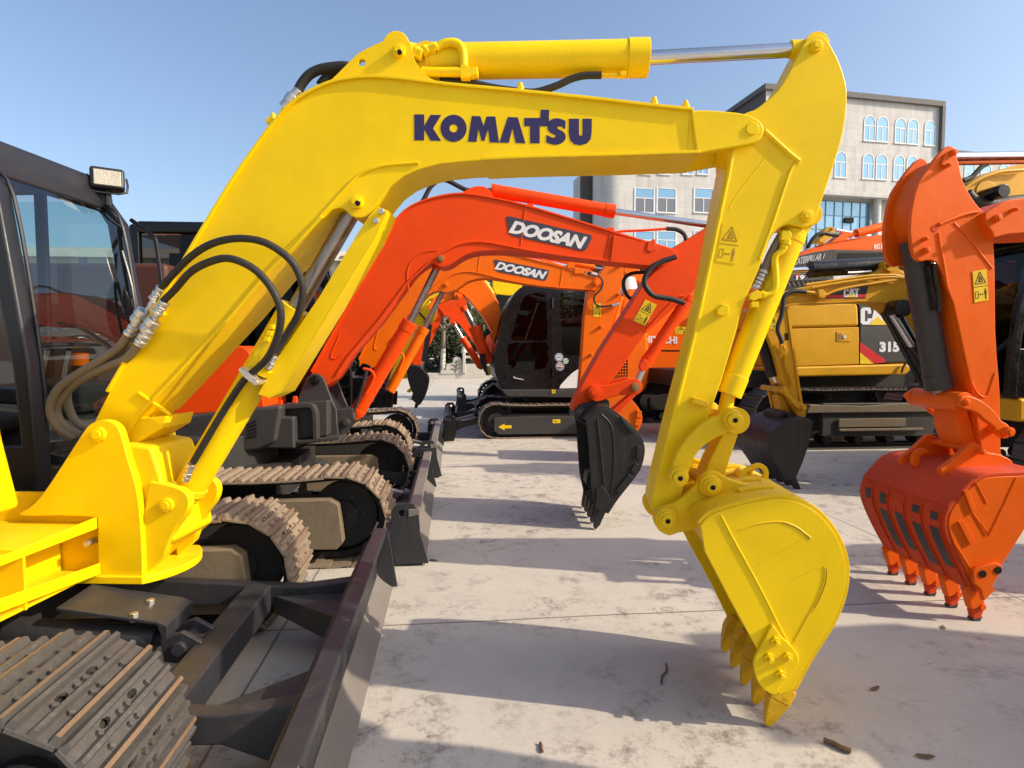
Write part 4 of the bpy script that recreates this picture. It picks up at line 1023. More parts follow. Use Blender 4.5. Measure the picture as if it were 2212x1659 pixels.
def blade(root, s_, n0, n1, zt, mat='bladeface', back='bladeblk', dr=1, arm=1.3):
    BX, BZ = s_, zt
    prof = cr([(BX + .015 * dr, BZ), (BX - .03 * dr, BZ - .05), (BX - .06 * dr, BZ - .14), (BX - .055 * dr, BZ - .22), (BX - .02 * dr, BZ - .31), (BX + .07 * dr, .02)], 3)
    s = MB(WF); s.ribbon(prof, .016, n0, n1, -dr); bl = s.build('dozer_blade', mat, root, .003)
    s = MB(WF); s.prism([(BX - .055 * dr, BZ - .05), (BX + .03 * dr, BZ - .03), (BX + .03 * dr, BZ + .012), (BX - .055 * dr, BZ + .012)], n0 - .02, n1 + .02); s.build('blade_top_rail', mat, bl, .006)
    s = MB(WF); s.prism([(BX - .16 * dr, .10), (BX - .04 * dr, .06), (BX - .04 * dr, BZ - .06), (BX - .10 * dr, BZ - .06)], n0 + .04, n1 - .04); s.build('blade_back', back, bl, .01)
    for nn in (n0 - .012, n1 - .006):
        c = (BX - .10 * dr, BZ - .02)
        hole = [(c[0] + .028 * math.cos(a), c[1] + .028 * math.sin(a)) for a in [2 * math.pi * k / 12 for k in range(12)]]
        o = [(BX + .02 * dr, BZ), (BX + .03 * dr, .25), (BX + .09 * dr, .02), (BX - .15 * dr, .02), (BX - .19 * dr, .15), (BX - .18 * dr, BZ), (BX - .14 * dr, BZ + .05), (BX - .02 * dr, BZ + .05)]
        s = MB(WF); s.prism(o, nn, nn + .018, [hole]); s.build('blade_end_plate', back, bl, .002)
    w = n1 - n0
    for nn in (n0 + w * .2, n1 - w * .2 - .08):
        s = MB(WF); s.prism([(BX - arm * dr, .30), (BX - .35 * dr, .20), (BX - .08 * dr, .08), (BX - .06 * dr, .32), (BX - .35 * dr, .31), (BX - arm * dr, .44)], nn, nn + .08); s.build('blade_arm', back, bl, .01)
    nm = (n0 + n1) / 2
    s = MB(WF); s.cyl((BX - arm * dr, nm, .55), (BX - .55 * dr, nm, .34), .06); a = s.build('blade_cylinder', back, root)
    s = MB(WF); s.cyl((BX - .55 * dr, nm, .34), (BX - .2 * dr, nm, .25), .028); s.build('rod', 'dchrome', a)
    return bl

DOOS = {}
def doosan_plate(fr, n, c, quad, parent, tll, tlr, tul):
    """slate name plate with slanted white letters"""
    q = [Vector(p) for p in fr.S(c, quad, n)]     # tl tr br bl
    s = MB(fr); pts = []
    for i in range(4):
        a, b, d = q[i - 1], q[i], q[(i + 1) % 4]
        pts += [tuple(b + (a - b).normalized() * .03), tuple(b + (a - b).normalized() * .008 + (d - b).normalized() * .008), tuple(b + (d - b).normalized() * .03)]
    s.prism(pts, n - .003, n + .002); pl = s.build('name_plate', 'slate', parent)
    lettering(fr, n - .005, c, 'DOOSAN', tll, tlr, tul, 'white', pl, .052, .22, .93)

def big_red_excavator():
    fr = Fr(1.29, 5.55, 4)
    root = thing('excavator', 'red-orange excavator directly behind the yellow one, slate plate on its boom, black bucket hanging', 'excavator', (-2.2, 5.8, 0))
    NB = -.15
    top = cr([(674, 804), (725, 712), (770, 634), (814, 554), (838, 512), (855, 479), (877, 455), (910, 437), (958, 424), (1002, 420), (1053, 427), (1130, 444), (1241, 477), (1355, 512), (1450, 540)], 3)
    bot = [(1447, 556), (1421, 574), (1331, 566), (1209, 552), (1130, 544)] + cr([(1086, 541), (1040, 542), (1010, 549), (990, 560), (976, 570), (962, 576), (950, 576), (938, 570), (925, 569), (911, 577), (894, 592), (878, 614)], 2) + [(821, 691), (759, 764), (725, 815), (700, 840), (680, 845), (665, 830)]
    s = MB(fr); s.prism(fr.S('U', top + bot, NB), NB, -NB); boom = s.build('boom', 'red', root, .005)
    s = MB(fr); s.ribbon(fr.S('U', top, NB - .012), .018, NB - .014, -NB + .014); s.build('flange', 'red', boom, .003)
    s = MB(fr)
    s.ribbon(fr.S('U', cr([(1421, 575), (1331, 567), (1209, 552), (1130, 540), (1060, 526), (1020, 524), (990, 530), (960, 545), (938, 560), (905, 590), (878, 616), (821, 692), (759, 765), (728, 812)], 2), NB - .012), .016, NB - .014, NB + .01, -1); s.build('flange', 'red', boom, .003)
    s = MB(fr)
    for sm in ([(1318, 505), (1305, 565)], [(1135, 447), (1125, 530)], [(735, 720), (716, 765), (722, 775), (740, 765)], [(885, 640), (880, 590), (893, 560), (915, 545), (945, 541)]):
        s.tube([(x, NB - .002, z) for x, z in fr.S('U', sm, NB)], .005, 6)
    s.build('weld_seam', 'red', boom)
    s = MB(fr); s.prism(fr.S('U', cr([(985, 424), (1000, 412), (1018, 402), (1035, 399), (1050, 402), (1060, 412), (1066, 428)], 3) + [(1020, 432)], NB + .02), -.09, .09); s.build('cylinder_bracket', 'red', boom, .005)
    pin(fr, 'U', (953, 559), NB, 7, boom, 'amberc', .03, -NB, cap=True)
    fk = cr([(1421, 530), (1440, 533), (1456, 540), (1462, 552), (1450, 566), (1436, 574), (1421, 576)], 3)
    s = MB(fr); s.prism(fr.S('U', [(1325, 508)] + [(1421, 530)] + fk + [(1318, 566)], NB - .02), NB - .02, NB + .015); s.build('hinge_fork', 'red', boom, .006)
    doosan_plate(fr, NB - .002, 'A', [(1497, 1174), (2010, 1292), (1965, 1385), (1520, 1290)], boom, (1512, 1275), (1955, 1375), (1535, 1200))
    cy = hyd(fr, 'U', 0, (1060, 411), (1327, 457), (1545, 488), .060, .030, root, 'red', 'chrome', 'arm_cylinder', eye=False)
    for pts in ([(1055, 427), (1130, 447), (1240, 479), (1310, 503), (1340, 500), (1400, 497), (1440, 494)], [(1060, 430), (1150, 455), (1250, 488)]):
        s = MB(fr); s.tube([(x, -.10, z) for x, z in fr.S('U', pts, -.1)], .012, 8); s.build('oil_pipe', 'red', boom)
    for (x, y) in ((1145, 449), (1318, 500)):
        q = fr.S('U', [(x, y)], -.1)[0]; s = MB(fr); s.box(q[0] - .03, q[0] + .03, -.14, -.06, q[1] - .04, q[1] + .03); s.build('pipe_clamp', 'red', boom, .004)
    s = MB(fr); s.prism(fr.S('U', [(1400, 522), (1414, 516), (1418, 540), (1405, 545), (1396, 540)], -.17), -.18, -.14); s.build('pipe_clamp', 'red', boom, .004)
    s = MB(fr); s.tube([(x, -.06, z) for x, z in fr.S('U', [(862, 480), (875, 462), (895, 448), (912, 436), (930, 404), (948, 390), (966, 390), (990, 402), (1010, 411), (1035, 412), (1060, 411)], -.06)], .021); s.build('hydraulic_hose', 'rubber', boom)
    s = MB(fr); s.tube([(x, -.10, z) for x, z in fr.S('U', [(1440, 494), (1462, 496), (1478, 506), (1481, 522), (1470, 545), (1450, 562)], -.1)], .020); s.build('hydraulic_hose', 'rubber', boom)
    s = MB(fr); s.tube([(x, -.22, z) for x, z in fr.S('U', [(1460, 555), (1430, 565), (1405, 580), (1392, 605), (1398, 625), (1415, 640), (1450, 646), (1478, 655)], -.22)], .024); s.build('hydraulic_hose', 'rubber', boom)
    s = MB(fr); s.tube([(x, .1, z) for x, z in fr.S('U', [(1400, 588), (1368, 590), (1350, 600), (1347, 620), (1358, 642), (1380, 650)], .1)], .018); s.build('hydraulic_hose', 'rubber', boom)
    # arm
    NS = -.12
    st = [(1560, 470), (1507, 503), (1470, 525), (1448, 540), (1425, 575), (1396, 605), (1347, 682), (1298, 758), (1262, 822), (1243, 862), (1236, 883), (1243, 892), (1256, 890), (1272, 872), (1300, 852), (1317, 828), (1348, 787), (1393, 722), (1478, 646), (1530, 600), (1590, 560)]
    s = MB(fr); s.prism(fr.S('U', st, NS), NS, -NS); arm = s.build('arm', 'red', root, .008)
    s = MB(fr); s.tube([(x, NS - .002, z) for x, z in fr.S('U', [(1478, 640), (1455, 648), (1393, 716)], NS)], .008, 6); s.build('weld_seam', 'red', arm)
    warn_sticker(fr, NS - .004, 'E', [(1754, 422), (1815, 450), (1752, 562), (1690, 534)], arm)
    bc = hyd(fr, 'U', -.02, (1490, 640), (1392, 788), (1374, 832), .055, .032, root, 'red', 'zinc', 'bucket_cylinder', eye=False)
    s = MB(fr); s.prism(fr.S('U', [(1390, 775), (1400, 782), (1396, 800), (1385, 802), (1381, 790)], -.09), -.1, -.04); s.build('port_block', 'red', bc, .004)
    # linkage
    ln = cr([(1284, 832), (1310, 832), (1345, 824), (1372, 818), (1385, 826), (1388, 840), (1378, 852), (1340, 854), (1310, 862), (1290, 868), (1274, 860), (1270, 844)], 2, True)
    for n0 in (-.20, .165):
        s = MB(fr); s.prism(fr.S('U', ln, -.2), n0, n0 + .035); s.build('side_link', 'red', root, .008)
    pin(fr, 'U', (1284, 846), -.20, 13, root, 'red', .02, -.1, name='link_pin'); pin(fr, 'U', (1372, 836), -.20, 10, root, 'amberc', .03, .2, name='link_pin')
    s = MB(fr); s.prism(fr.S('U', [(1365, 850), (1378, 850), (1325, 905), (1305, 900)], -.06), -.06, .06); s.build('push_link', 'red', root, .006)
    # bucket
    NK = -.40
    sh = cr([(1266, 908), (1285, 890), (1303, 880), (1330, 895), (1360, 920), (1380, 944), (1388, 966), (1387, 985), (1379, 1013), (1355, 1046), (1331, 1076), (1310, 1108)], 2)
    shp = fr.S('U', sh, NK); mo = fr.S('U', [(1290, 1112), (1279, 1060), (1276, 1020), (1272, 960)], NK)
    s = MB(fr); s.ribbon(shp, .02, NK, -NK); bk = s.build('bucket', 'blkbucket', root, .003)
    for n0 in (NK, -NK - .02):
        s = MB(fr); s.prism(shp + mo, n0 - .004, n0 + .02); sp = s.build('side_plate', 'blkbucket', bk, .004)
        if n0 < 0:
            s = MB(fr); s.tube([(x, n0 - .004, z) for x, z in fr.S('U', [(1290, 905), (1296, 960), (1304, 1040), (1306, 1070)], n0)], .010, 6); s.tube([(x, n0 - .004, z) for x, z in fr.S('U', [(1300, 895), (1322, 925), (1326, 1000), (1318, 1070)], n0)], .006, 6); s.build('pressed_ridge', 'blkbucket', sp)
            for g in ([(1340, 900), (1362, 920), (1372, 932), (1364, 936), (1350, 920)], [(1376, 962), (1388, 966), (1386, 990), (1374, 990)], [(1372, 1000), (1382, 1004), (1372, 1024), (1362, 1018)], [(1358, 1024), (1368, 1030), (1340, 1066), (1330, 1060)]):
                s = MB(fr); s.prism(fr.S('U', g, n0 - .02), n0 - .02, n0); s.build('wear_plate', 'blkbucket', sp, .004)
            s = MB(fr); s.prism(fr.S('U', [(1288, 1055), (1300, 1048), (1318, 1072), (1318, 1086), (1300, 1104), (1286, 1100)], n0 - .02), n0 - .02, n0); s.build('side_cutter', 'blkbucket', sp, .004)
    ear = [(1240, 888), (1252, 874), (1275, 868), (1290, 862), (1303, 858), (1316, 866), (1318, 885), (1330, 900), (1290, 915), (1268, 920), (1255, 912), (1242, 905)]
    for n0 in (-.17, .13):
        s = MB(fr); s.prism(fr.S('U', ear, -.17), n0, n0 + .04); s.build('ear_plate', 'blkbucket', bk, .01)
    pin(fr, 'U', (1249, 896), -.17, 10, bk, 'blkbucket', .03, .18, name='bucket_pin'); pin(fr, 'U', (1305, 877), -.17, 8, bk, 'blkbucket', .02, .18, name='bucket_pin')
    tp = fr.S('U', [(1308, 1100), (1316, 1090), (1296, 1135), (1286, 1145), (1283, 1140), (1288, 1105)], NK)
    for k in range(5):
        n0 = NK + .03 + k * (-2 * NK - .06) / 4; s = MB(fr); s.prism([tp[1], tp[2], tp[3], tp[4], tp[5]], n0 - .03, n0 + .03); s.build('tooth', 'blkbucket', bk, .005)
    s = MB(fr); s.prism(fr.S('U', [(1262, 1015), (1270, 1010), (1276, 1040), (1266, 1045), (1259, 1035)], .1), -.1, .1); s.build('mouth_stiffener', 'blkbucket', bk, .006)
    # boom cylinder
    n = -.02
    bc = hyd(fr, 'U', n, (770, 893), (886, 696), (953, 559), .070, .034, root, 'red', 'dchrome', 'boom_cylinder', eye=True)
    s = MB(fr); s.tube([(x, n - .09, z) for x, z in fr.S('U', [(785, 797), (800, 800), (808, 812), (802, 830), (790, 850)], n - .09)], .014, 8); s.build('oil_pipe', 'red', bc)
    s = MB(fr); s.tube([(x, n - .10, z) for x, z in fr.S('U', [(792, 800), (785, 830), (775, 860), (762, 890), (745, 905)], n - .1)], .017, 8); s.build('hydraulic_hose', 'rubber', bc)
    # boom bracket
    NP = -.22
    bp = cr([(663, 815), (680, 806), (697, 815), (706, 835), (716, 862), (726, 884)], 2) + [(731, 950), (640, 962), (620, 905), (640, 870), (652, 840)]
    for n0 in (NP, -NP - .03):
        s = MB(fr); s.prism(fr.S('U', bp, NP), n0, n0 + .035); o = s.build('boom_bracket', 'charcoal', root, .008)
    pin(fr, 'U', (680, 822), NP, 10, o, 'black', .02, -NP)
    s = MB(fr); s.prism(fr.S('U', [(700, 850), (726, 884), (765, 880), (768, 905), (742, 935), (731, 950), (700, 950)], -.1), -.14, .14); s.build('front_casting', 'charcoal', root, .01)
    pin(fr, 'U', (749, 912), -.14, 8, root, 'charcoal', .04, .14)
    # counter frame (side skirt) with round-cornered recess
    z0 = fr.uv(560, 985, -.5)[1]
    ND = -.55
    sk = fr.S('U', [(608, 876), (520, 882), (361, 903), (330, 905), (330, 985), (512, 980), (560, 972), (595, 955)], ND)
    s = MB(fr); s.prism(sk, ND, ND + .3); o = s.build('side_skirt', 'charcoal', root, .03)
    s = MB(fr); g = fr.S('U', [(533, 915), (554, 907), (552, 940), (532, 945)], ND - .002)
    for k in range(5):
        t = k / 4.2; s.prism([(g[0][0] + (g[1][0] - g[0][0]) * .05, g[0][1] + (g[3][1] - g[0][1]) * t), (g[1][0], g[1][1] + (g[2][1] - g[1][1]) * t), (g[1][0], g[1][1] + (g[2][1] - g[1][1]) * t - .02), (g[0][0], g[0][1] + (g[3][1] - g[0][1]) * t - .02)], ND - .004, ND + .01)
    s.build('vent_slots', 'groove', o)
    s = MB(fr); s.prism(fr.S('U', [(382, 913), (406, 911), (406, 920), (382, 922)], ND), ND - .004, ND + .01); s.build('latch_recess', 'groove', o)
    ND2 = -.45
    s = MB(fr); fl = fr.S('U', [(596, 876), (700, 868), (700, 945), (598, 956)], ND2)
    s.prism(fl, ND2 + .10, ND2 + .3); s.build('frame_web', 'charcoal', root, .01)
    s = MB(fr); s.ribbon(fr.S('U', cr([(592, 878), (640, 874), (668, 873), (678, 880), (683, 900), (684, 948)], 3), ND2), .03, ND2, ND2 + .25, -1); s.ribbon(fr.S('U', [(595, 956), (690, 948), (733, 944)], ND2), .02, ND2 - .02, ND2 + .25, -1); s.build('frame_rib', 'charcoal', root, .006)
    s = MB(fr); s.box(-5.2, -2.6, -.5, 1.15, fr.uv(512, 980, ND)[1] + .03, fr.uv(361, 903, ND)[1]); s.build('revolving_frame', 'charcoal', root, .02)
    # hood (orange), rounded
    NH = -.50
    hp = cr([(361, 900), (372, 880), (409, 838), (436, 803), (461, 780), (483, 757), (508, 747), (532, 754), (545, 776), (556, 810), (566, 850), (571, 881)], 3)
    s = MB(fr); pf = fr.S('U', hp, NH); s.prism(pf, NH, NH + .55); s.build('hood', 'red', root, .10, seg=4)
    s = MB(fr); pf = fr.S('U', [(330, 903), (330, 800), (400, 770), (500, 765), (520, 885)], NH); s.prism(pf, NH + .05, 1.1); s.build('engine_cover', 'red', root, .05)
    s = MB(fr); s.box(-8.2, pf[0][0] + .1, NH + .10, 1.1, .98, 2.34); s.build('cab_glass_backing', 'maroon', root, .05)  # block added behind the yellow cab, its maroon standing for glass reflections
    for (x, y) in ((605, 878), (637, 870)):
        s = MB(fr); s.prism(fr.S('U', [(x - 4, y), (x - 3, y - 14), (x + 4, y - 14), (x + 5, y)], -.4), -.42, -.38); s.build('frame_lug', 'red', root, .003)
    # cab on the far side
    q0 = fr.uv(291, 940, .25); q1 = fr.uv(712, 940, .25)
    s = MB(fr); s.box(q0[0] + .12, q1[0] - .35, .75, .80, 1.0, 2.6); s.build('cab_back_panel', 'maroon', root)
    cab = body_cab(root, fr, q0[0], q1[0], .25, 1.25, fr.uv(0, 0, .25)[1] * 0 + .95, fr.uv(400, 486, .3)[1], 'black', 'glassd', .28, .07, sill=1.35)
    # undercarriage and blade
    for n0, n1 in ((4.42, 4.92), (6.28, 6.76)):
        track(root, WF, -3.5, -.50 if n0 < 5 else -.46, n0, n1, .67, 'shoe', 'trackin', .15, True, cover=(-1.32, -.80) if n0 < 5 else (-1.5, -.75))
    s = MB(WF); s.box(-2.9, -1.4, 4.9, 6.3, .35, .62); s.cyl((-2.2, 5.6, .6), (-2.2, 5.6, .88), .6, seg=36); s.build('centre_frame', 'trackin', root, .01)
    blade(root, -.27, 4.42, 6.92, .42, arm=1.0)
    return root
big_red_excavator()

def small_orange_excavator():
    fr = Fr(1.3, 8.65, 3)
    root = thing('excavator', 'smaller orange excavator third in the row, its plated boom showing under the red one', 'excavator', (-2.0, 8.7, 0))
    NB = -.14
    top = cr([(776, 777), (812, 703), (860, 625), (906, 560), (940, 534), (990, 530), (1045, 540), (1090, 546), (1168, 566), (1209, 576), (1270, 597), (1290, 603)], 3)
    bot = cr([(1299, 612), (1296, 622), (1286, 626)], 3) + [(1209, 621), (1127, 611), (1070, 602)] + cr([(1037, 601), (1010, 608), (988, 624), (972, 630), (960, 631), (945, 628), (925, 636), (912, 650)], 2) + [(898, 668), (841, 742), (815, 790), (792, 800), (776, 795)]
    s = MB(fr); s.prism(fr.S('U', top + bot, NB), NB, -NB); boom = s.build('boom', 'orange', root, .005)
    s = MB(fr); s.ribbon(fr.S('U', top, NB - .01), .018, NB - .014, -NB + .014); s.ribbon(fr.S('U', cr([(1286, 627), (1209, 622), (1127, 612), (1070, 600), (1030, 590), (1000, 588), (970, 598), (945, 616), (925, 636), (898, 669), (841, 743)], 2), NB - .01), .016, NB - .014, NB + .01, -1); s.build('flange', 'orange', boom, .003)
    s = MB(fr)
    for sm in ([(1038, 545), (1032, 588)], [(1215, 582), (1210, 618)], [(818, 710), (808, 750), (815, 756)]): s.tube([(x, NB - .002, z) for x, z in fr.S('U', sm, NB)], .006, 6)
    s.build('weld_seam', 'orange', boom)
    pin(fr, 'U', (964, 615), NB, 5, boom, 'orange', .02, -NB); pin(fr, 'U', (1288, 611), NB - .01, 7, boom, 'orange', .03, -NB)
    doosan_plate(fr, NB - .002, 'E', [(950, 209), (1248, 268), (1228, 325), (968, 275)], boom, (955, 262), (1222, 317), (970, 220))
    s = MB(fr); s.tube([(x, -.08, z) for x, z in fr.S('U', [(1050, 540), (1110, 548), (1175, 562), (1220, 576), (1260, 582), (1290, 592)], -.08)], .013, 8); s.build('oil_pipe', 'orange', boom)
    s = MB(fr); s.tube([(x, -.12, z) for x, z in fr.S('U', [(1080, 546), (1150, 563), (1210, 580), (1235, 590)], -.12)], .012, 8); s.build('oil_pipe', 'orange', boom)
    hyd(fr, 'U', 0, (1100, 540), (1284, 578), (1335, 588), .035, .02, root, 'orange', 'chrome', 'arm_cylinder', eye=False)
    for a, b in (((1240, 580), (1262, 592)), ((1225, 568), (1240, 580))):
        q = fr.S('U', [a, b], -.13); s = MB(fr); s.box(q[0][0], q[1][0], -.16, -.1, q[1][1], q[0][1]); s.build('pipe_clamp', 'orange', boom, .004)
    s = MB(fr); s.tube([(x, -.15, z) for x, z in fr.S('U', [(1280, 592), (1293, 596), (1302, 608), (1298, 625), (1284, 640), (1286, 655), (1298, 662), (1320, 660), (1336, 655)], -.15)], .014); s.build('hydraulic_hose', 'rubber', boom)
    q = fr.S('U', [(1278, 591), (1290, 594), (1322, 660), (1338, 656)], -.15)
    for i in (0, 2): s = MB(fr); s.cyl((q[i][0], -.15, q[i][1]), (q[i + 1][0], -.15, q[i + 1][1]), .022, seg=8); s.build('hose_fitting', 'zinc', boom)
    NS = -.11
    st = [(1311, 568), (1330, 566), (1347, 568), (1346, 600), (1336, 650), (1322, 700), (1307, 756), (1290, 800), (1275, 850), (1262, 878), (1248, 876), (1250, 850), (1257, 770), (1262, 690), (1270, 625), (1290, 600)]
    s = MB(fr); s.prism(fr.S('U', st, NS), NS, -NS); arm = s.build('arm', 'orange', root, .01)
    warn_sticker(fr, NS - .004, 'E', [(1480, 442), (1520, 444), (1518, 515), (1478, 513)], arm)
    for (x, y) in ((1298, 615), (1338, 575), (1336, 636), (1298, 706), (1277, 766)): pin(fr, 'U', (x, y), NS, 3.5, arm, 'orange', .04, name='pipe_lug')
    hyd(fr, 'U', -.03, (1341, 640), (1303, 780), (1292, 840), .045, .026, root, 'orange', 'chrome', 'bucket_cylinder', eye=False)
    NK = -.38
    sh = cr([(1300, 862), (1325, 850), (1350, 856), (1372, 876), (1384, 898), (1382, 918), (1372, 932), (1350, 940)], 3)
    shp = fr.S('U', sh, NK)
    s = MB(fr); s.ribbon(shp, .02, NK, -NK); bk = s.build('bucket', 'orange', root, .004)
    for n0 in (NK, -NK - .02):
        s = MB(fr); s.prism(shp + fr.S('U', [(1300, 935), (1290, 900)], NK), n0, n0 + .02); s.build('side_plate', 'orange', bk, .004)
    for i, g in enumerate(([(1375, 885), (1386, 888), (1387, 904), (1376, 902)], [(1374, 904), (1385, 908), (1381, 922), (1371, 918)])):
        s = MB(fr); s.prism(fr.S('U', g, NK - .03), NK - .03, NK); s.build('wear_plate', 'orange', bk, .006)
    for k in range(4):
        n0 = NK + .06 + k * .21; s = MB(fr); p = fr.S('U', [(1352, 930), (1362, 936), (1330, 955), (1326, 948)], NK); s.prism(p, n0 - .03, n0 + .03); s.build('tooth', 'blkbucket', bk)
    n = -.02
    bc = hyd(fr, 'U', n, (841, 846), (917, 708), (964, 615), .075, .036, root, 'orange', 'dchrome', 'boom_cylinder')
    s = MB(fr); s.tube([(x, n - .1, z) for x, z in fr.S('U', [(858, 766), (868, 764), (872, 775), (862, 800)], n - .1)], .014, 8); s.build('oil_pipe', 'orange', bc)
    s = MB(fr); s.tube([(x, n - .1, z) for x, z in fr.S('U', [(856, 772), (845, 800), (835, 830), (825, 852)], n - .1)], .016, 8); s.build('hydraulic_hose', 'rubber', bc)
    NP = -.22
    for n0 in (NP, .19):
        s = MB(fr); s.prism(fr.S('U', [(770, 798), (784, 784), (800, 790), (812, 820), (826, 838), (850, 850), (848, 880), (730, 885), (755, 830)], NP), n0, n0 + .03); s.build('boom_bracket', 'black', root, .008)
    pin(fr, 'U', (786, 798), NP, 6, root, 'black', .02, .2)
    s = MB(fr); s.box(-4.8, -2.35, -1.0, 1.0, .95, 1.25); s.build('revolving_frame', 'black', root, .02)
    s = MB(fr); s.ribbon(fr.S('U', cr([(735, 833), (790, 830), (800, 836), (803, 870)], 3), -.4), .03, -.4, -.2, -1); s.build('frame_rib', 'charcoal', root, .006)
    s = MB(fr); s.box(-5.2, -3.9, -.95, .95, 1.25, 1.95); s.build('engine_cover', 'orange', root, .12, seg=4)
    body_cab(root, fr, -4.25, -2.95, .1, 1.0, 1.2, 2.72, 'black', 'glassd', .22, .07, sill=1.5)
    for n0, n1 in ((7.55, 8.0), (9.3, 9.75)):
        track(root, WF, -3.2, -.55, n0, n1, .67, 'shoe', 'trackin', .15, False)
    s = MB(WF); s.box(-2.6, -1.2, 8.0, 9.3, .35, .62); s.cyl((-2.0, 8.65, .6), (-2.0, 8.65, .95), .55, seg=30); s.build('centre_frame', 'trackin', root, .01)
    blade(root, -.22, 7.5, 9.95, .42, arm=1.0)
small_orange_excavator()
# ================================================================ foreground orange arm on the right
def orange_excavator():
    fr = Fr(3.09, 3.55, 3.5)
    root = thing('excavator', 'orange excavator at the right edge, its tall arm and rust-worn orange bucket in view', 'excavator', (6.9, 3.5, 0))
    NS = -.135
    head = [(530, 42), (560, 48), (590, 75), (606, 110), (606, 160), (625, 210), (640, 300), (665, 390), (715, 490), (780, 590), (830, 650), (890, 700), (945, 780), (955, 930), (965, 1100), (970, 1250)]
    lo = fr.S('M', [(975, 300), (990, 560), (1005, 720), (1018, 900), (1022, 1190), (1028, 1490), (1060, 1540), (1120, 1600), (1090, 1650), (1000, 1640), (900, 1560), (840, 1450), (800, 1200), (770, 950), (700, 640), (640, 360), (575, 60)], NS)
    left = fr.S('L', [(500, 1380), (470, 1280), (440, 1210), (405, 1165), (360, 1145), (310, 1145), (262, 1156), (222, 1142), (190, 1100), (168, 1010), (155, 850), (165, 700), (195, 530), (240, 390), (320, 270), (400, 160), (480, 70)], NS)
    H_ = fr.S('L', head, NS)
    full = H_ + lo + left
    s = MB(fr); s.prism(full, NS, NS + .03); arm = s.build('arm', 'orange2', root, .006)
    s = MB(fr); s.prism(full, -NS - .03, -NS); s.build('arm_far_plate', 'orange2', arm, .004)
    core = fr.S('L', [(520, 130), (590, 200), (650, 500), (760, 640), (940, 900), (960, 1240)], NS) + lo[:-1] + [lo[-1]] + fr.S('L', [(480, 1260), (400, 1040), (300, 900), (230, 740), (250, 520), (330, 330), (430, 200)], NS)
    s = MB(fr); s.prism(core, NS + .03, -NS - .03); s.build('arm_web', 'orange2', arm, .004)
    s = MB(fr)
    for path, r in (([(430, 800), (560, 745), (690, 700), (800, 680)], .013), ([(425, 880), (445, 1020), (480, 1200), (510, 1400)], .008), ([(575, 785), (620, 830), (700, 920), (830, 1080), (945, 1225)], .006)):
        s.tube([(x, NS, z) for x, z in fr.S('L', path, NS)], r, 8)
    s.tube([(x, NS, z) for x, z in fr.S('M', [(740, 800), (790, 900), (850, 950), (900, 930), (935, 830), (970, 720)], NS)], .006, 8)
    s.build('edge_rib', 'orange2', arm)
    c = fr.S('L', [(395, 835)], NS)[0]; r_ = fr.mu('L', (395, 835), NS, 38); s = MB(fr); s.boss(c, r_, NS - .003, NS + .01, 20); s.build('rib_notch', 'oworn', arm)
    for p in ((545, 120), (498, 240), (280, 945), (290, 1055)): pin(fr, 'L', p, NS, 33 if p in ((545, 120), (290, 1055)) else 22, arm, 'orange2', .035, name='pin')
    s = MB(fr); s.prism(fr.S('L', [(520, 110), (560, 130), (520, 230), (480, 240), (450, 215), (500, 110)], NS - .012), NS - .015, NS); s.build('pin_keeper', 'orange2', arm, .004)
    warn_sticker(fr, NS - .004, 'L', [(755, 1252), (888, 1230), (910, 1528), (776, 1552)], arm)
    # boom, running out of the picture to its machine
    NB = -.19
    bm = fr.S('L', cr([(880, 690), (1000, 615), (1100, 565), (1249, 545)], 3), NB) + fr.S('U', [(2330, 420), (2560, 410), (2760, 440), (2960, 560), (3160, 760), (3300, 930), (3210, 1000), (3060, 850), (2900, 690), (2740, 560), (2560, 510), (2330, 500)], NB) + fr.S('L', [(1249, 885), (1100, 895), (960, 930)] + cr([(940, 870), (905, 820), (875, 750), (880, 690)], 3)[:-1], NB)
    s = MB(fr); s.prism(bm, NB, -NB); boom = s.build('boom', 'orange2', root, .008)
    pin(fr, 'L', (975, 745), NB, 38, boom, 'orange2', .03, name='pin'); pin(fr, 'L', (1128, 668), NB, 20, boom, 'orange2', .04, name='pin')
    hyd(fr, 'U', 0, (2900, 380), (2480, 336), (2056, 343), .085, .040, root, 'orange2', 'chrome', 'arm_cylinder', eye=False)
    cy = hyd(fr, 'U', 0, (1972, 520), (2028, 838), (2034, 872), .076, .040, root, 'charcoal', 'dchrome', 'bucket_cylinder', eye=False)
    s = MB(fr); a, b = fr.S('L', [(400, 1180), (455, 1620)], -.12); s.tube([(x, -.12, z) for x, z in fr.S('L', [(345, 1180), (385, 1190), (395, 1300), (420, 1440), (435, 1560), (425, 1640)], -.12)], .014, 8); s.tube([(x, -.10, z) for x, z in fr.S('L', [(330, 1200), (350, 1350), (380, 1500), (390, 1620)], -.1)], .018, 8); s.build('oil_pipe', 'black', cy)
    # linkage
    near = fr.S('M', cr([(640, 960), (690, 938), (780, 955), (880, 1010), (970, 1090), (1040, 1180), (1100, 1215), (1132, 1270), (1120, 1330), (1075, 1355), (1020, 1330), (960, 1240), (880, 1180), (800, 1110), (730, 1080), (670, 1070), (630, 1030)], 2, True), -.24)
    for n0 in (-.24, .20):
        s = MB(fr); s.prism(near, n0, n0 + .04); s.build('side_link', 'orange2', root, .01)
    pin(fr, 'M', (690, 1000), -.24, 36, root, 'orange2', .015, .28, name='link_pin'); pin(fr, 'M', (1070, 1280), -.24, 50, root, 'orange2', .04, .24, name='link_pin')
    c = fr.S('M', [(690, 1005)], -.2)[0]; s = MB(fr); s.cyl((c[0], -.19, c[1]), (c[0], .24, c[1]), .062); s.build('link_tube', 'orange2', root, .004)
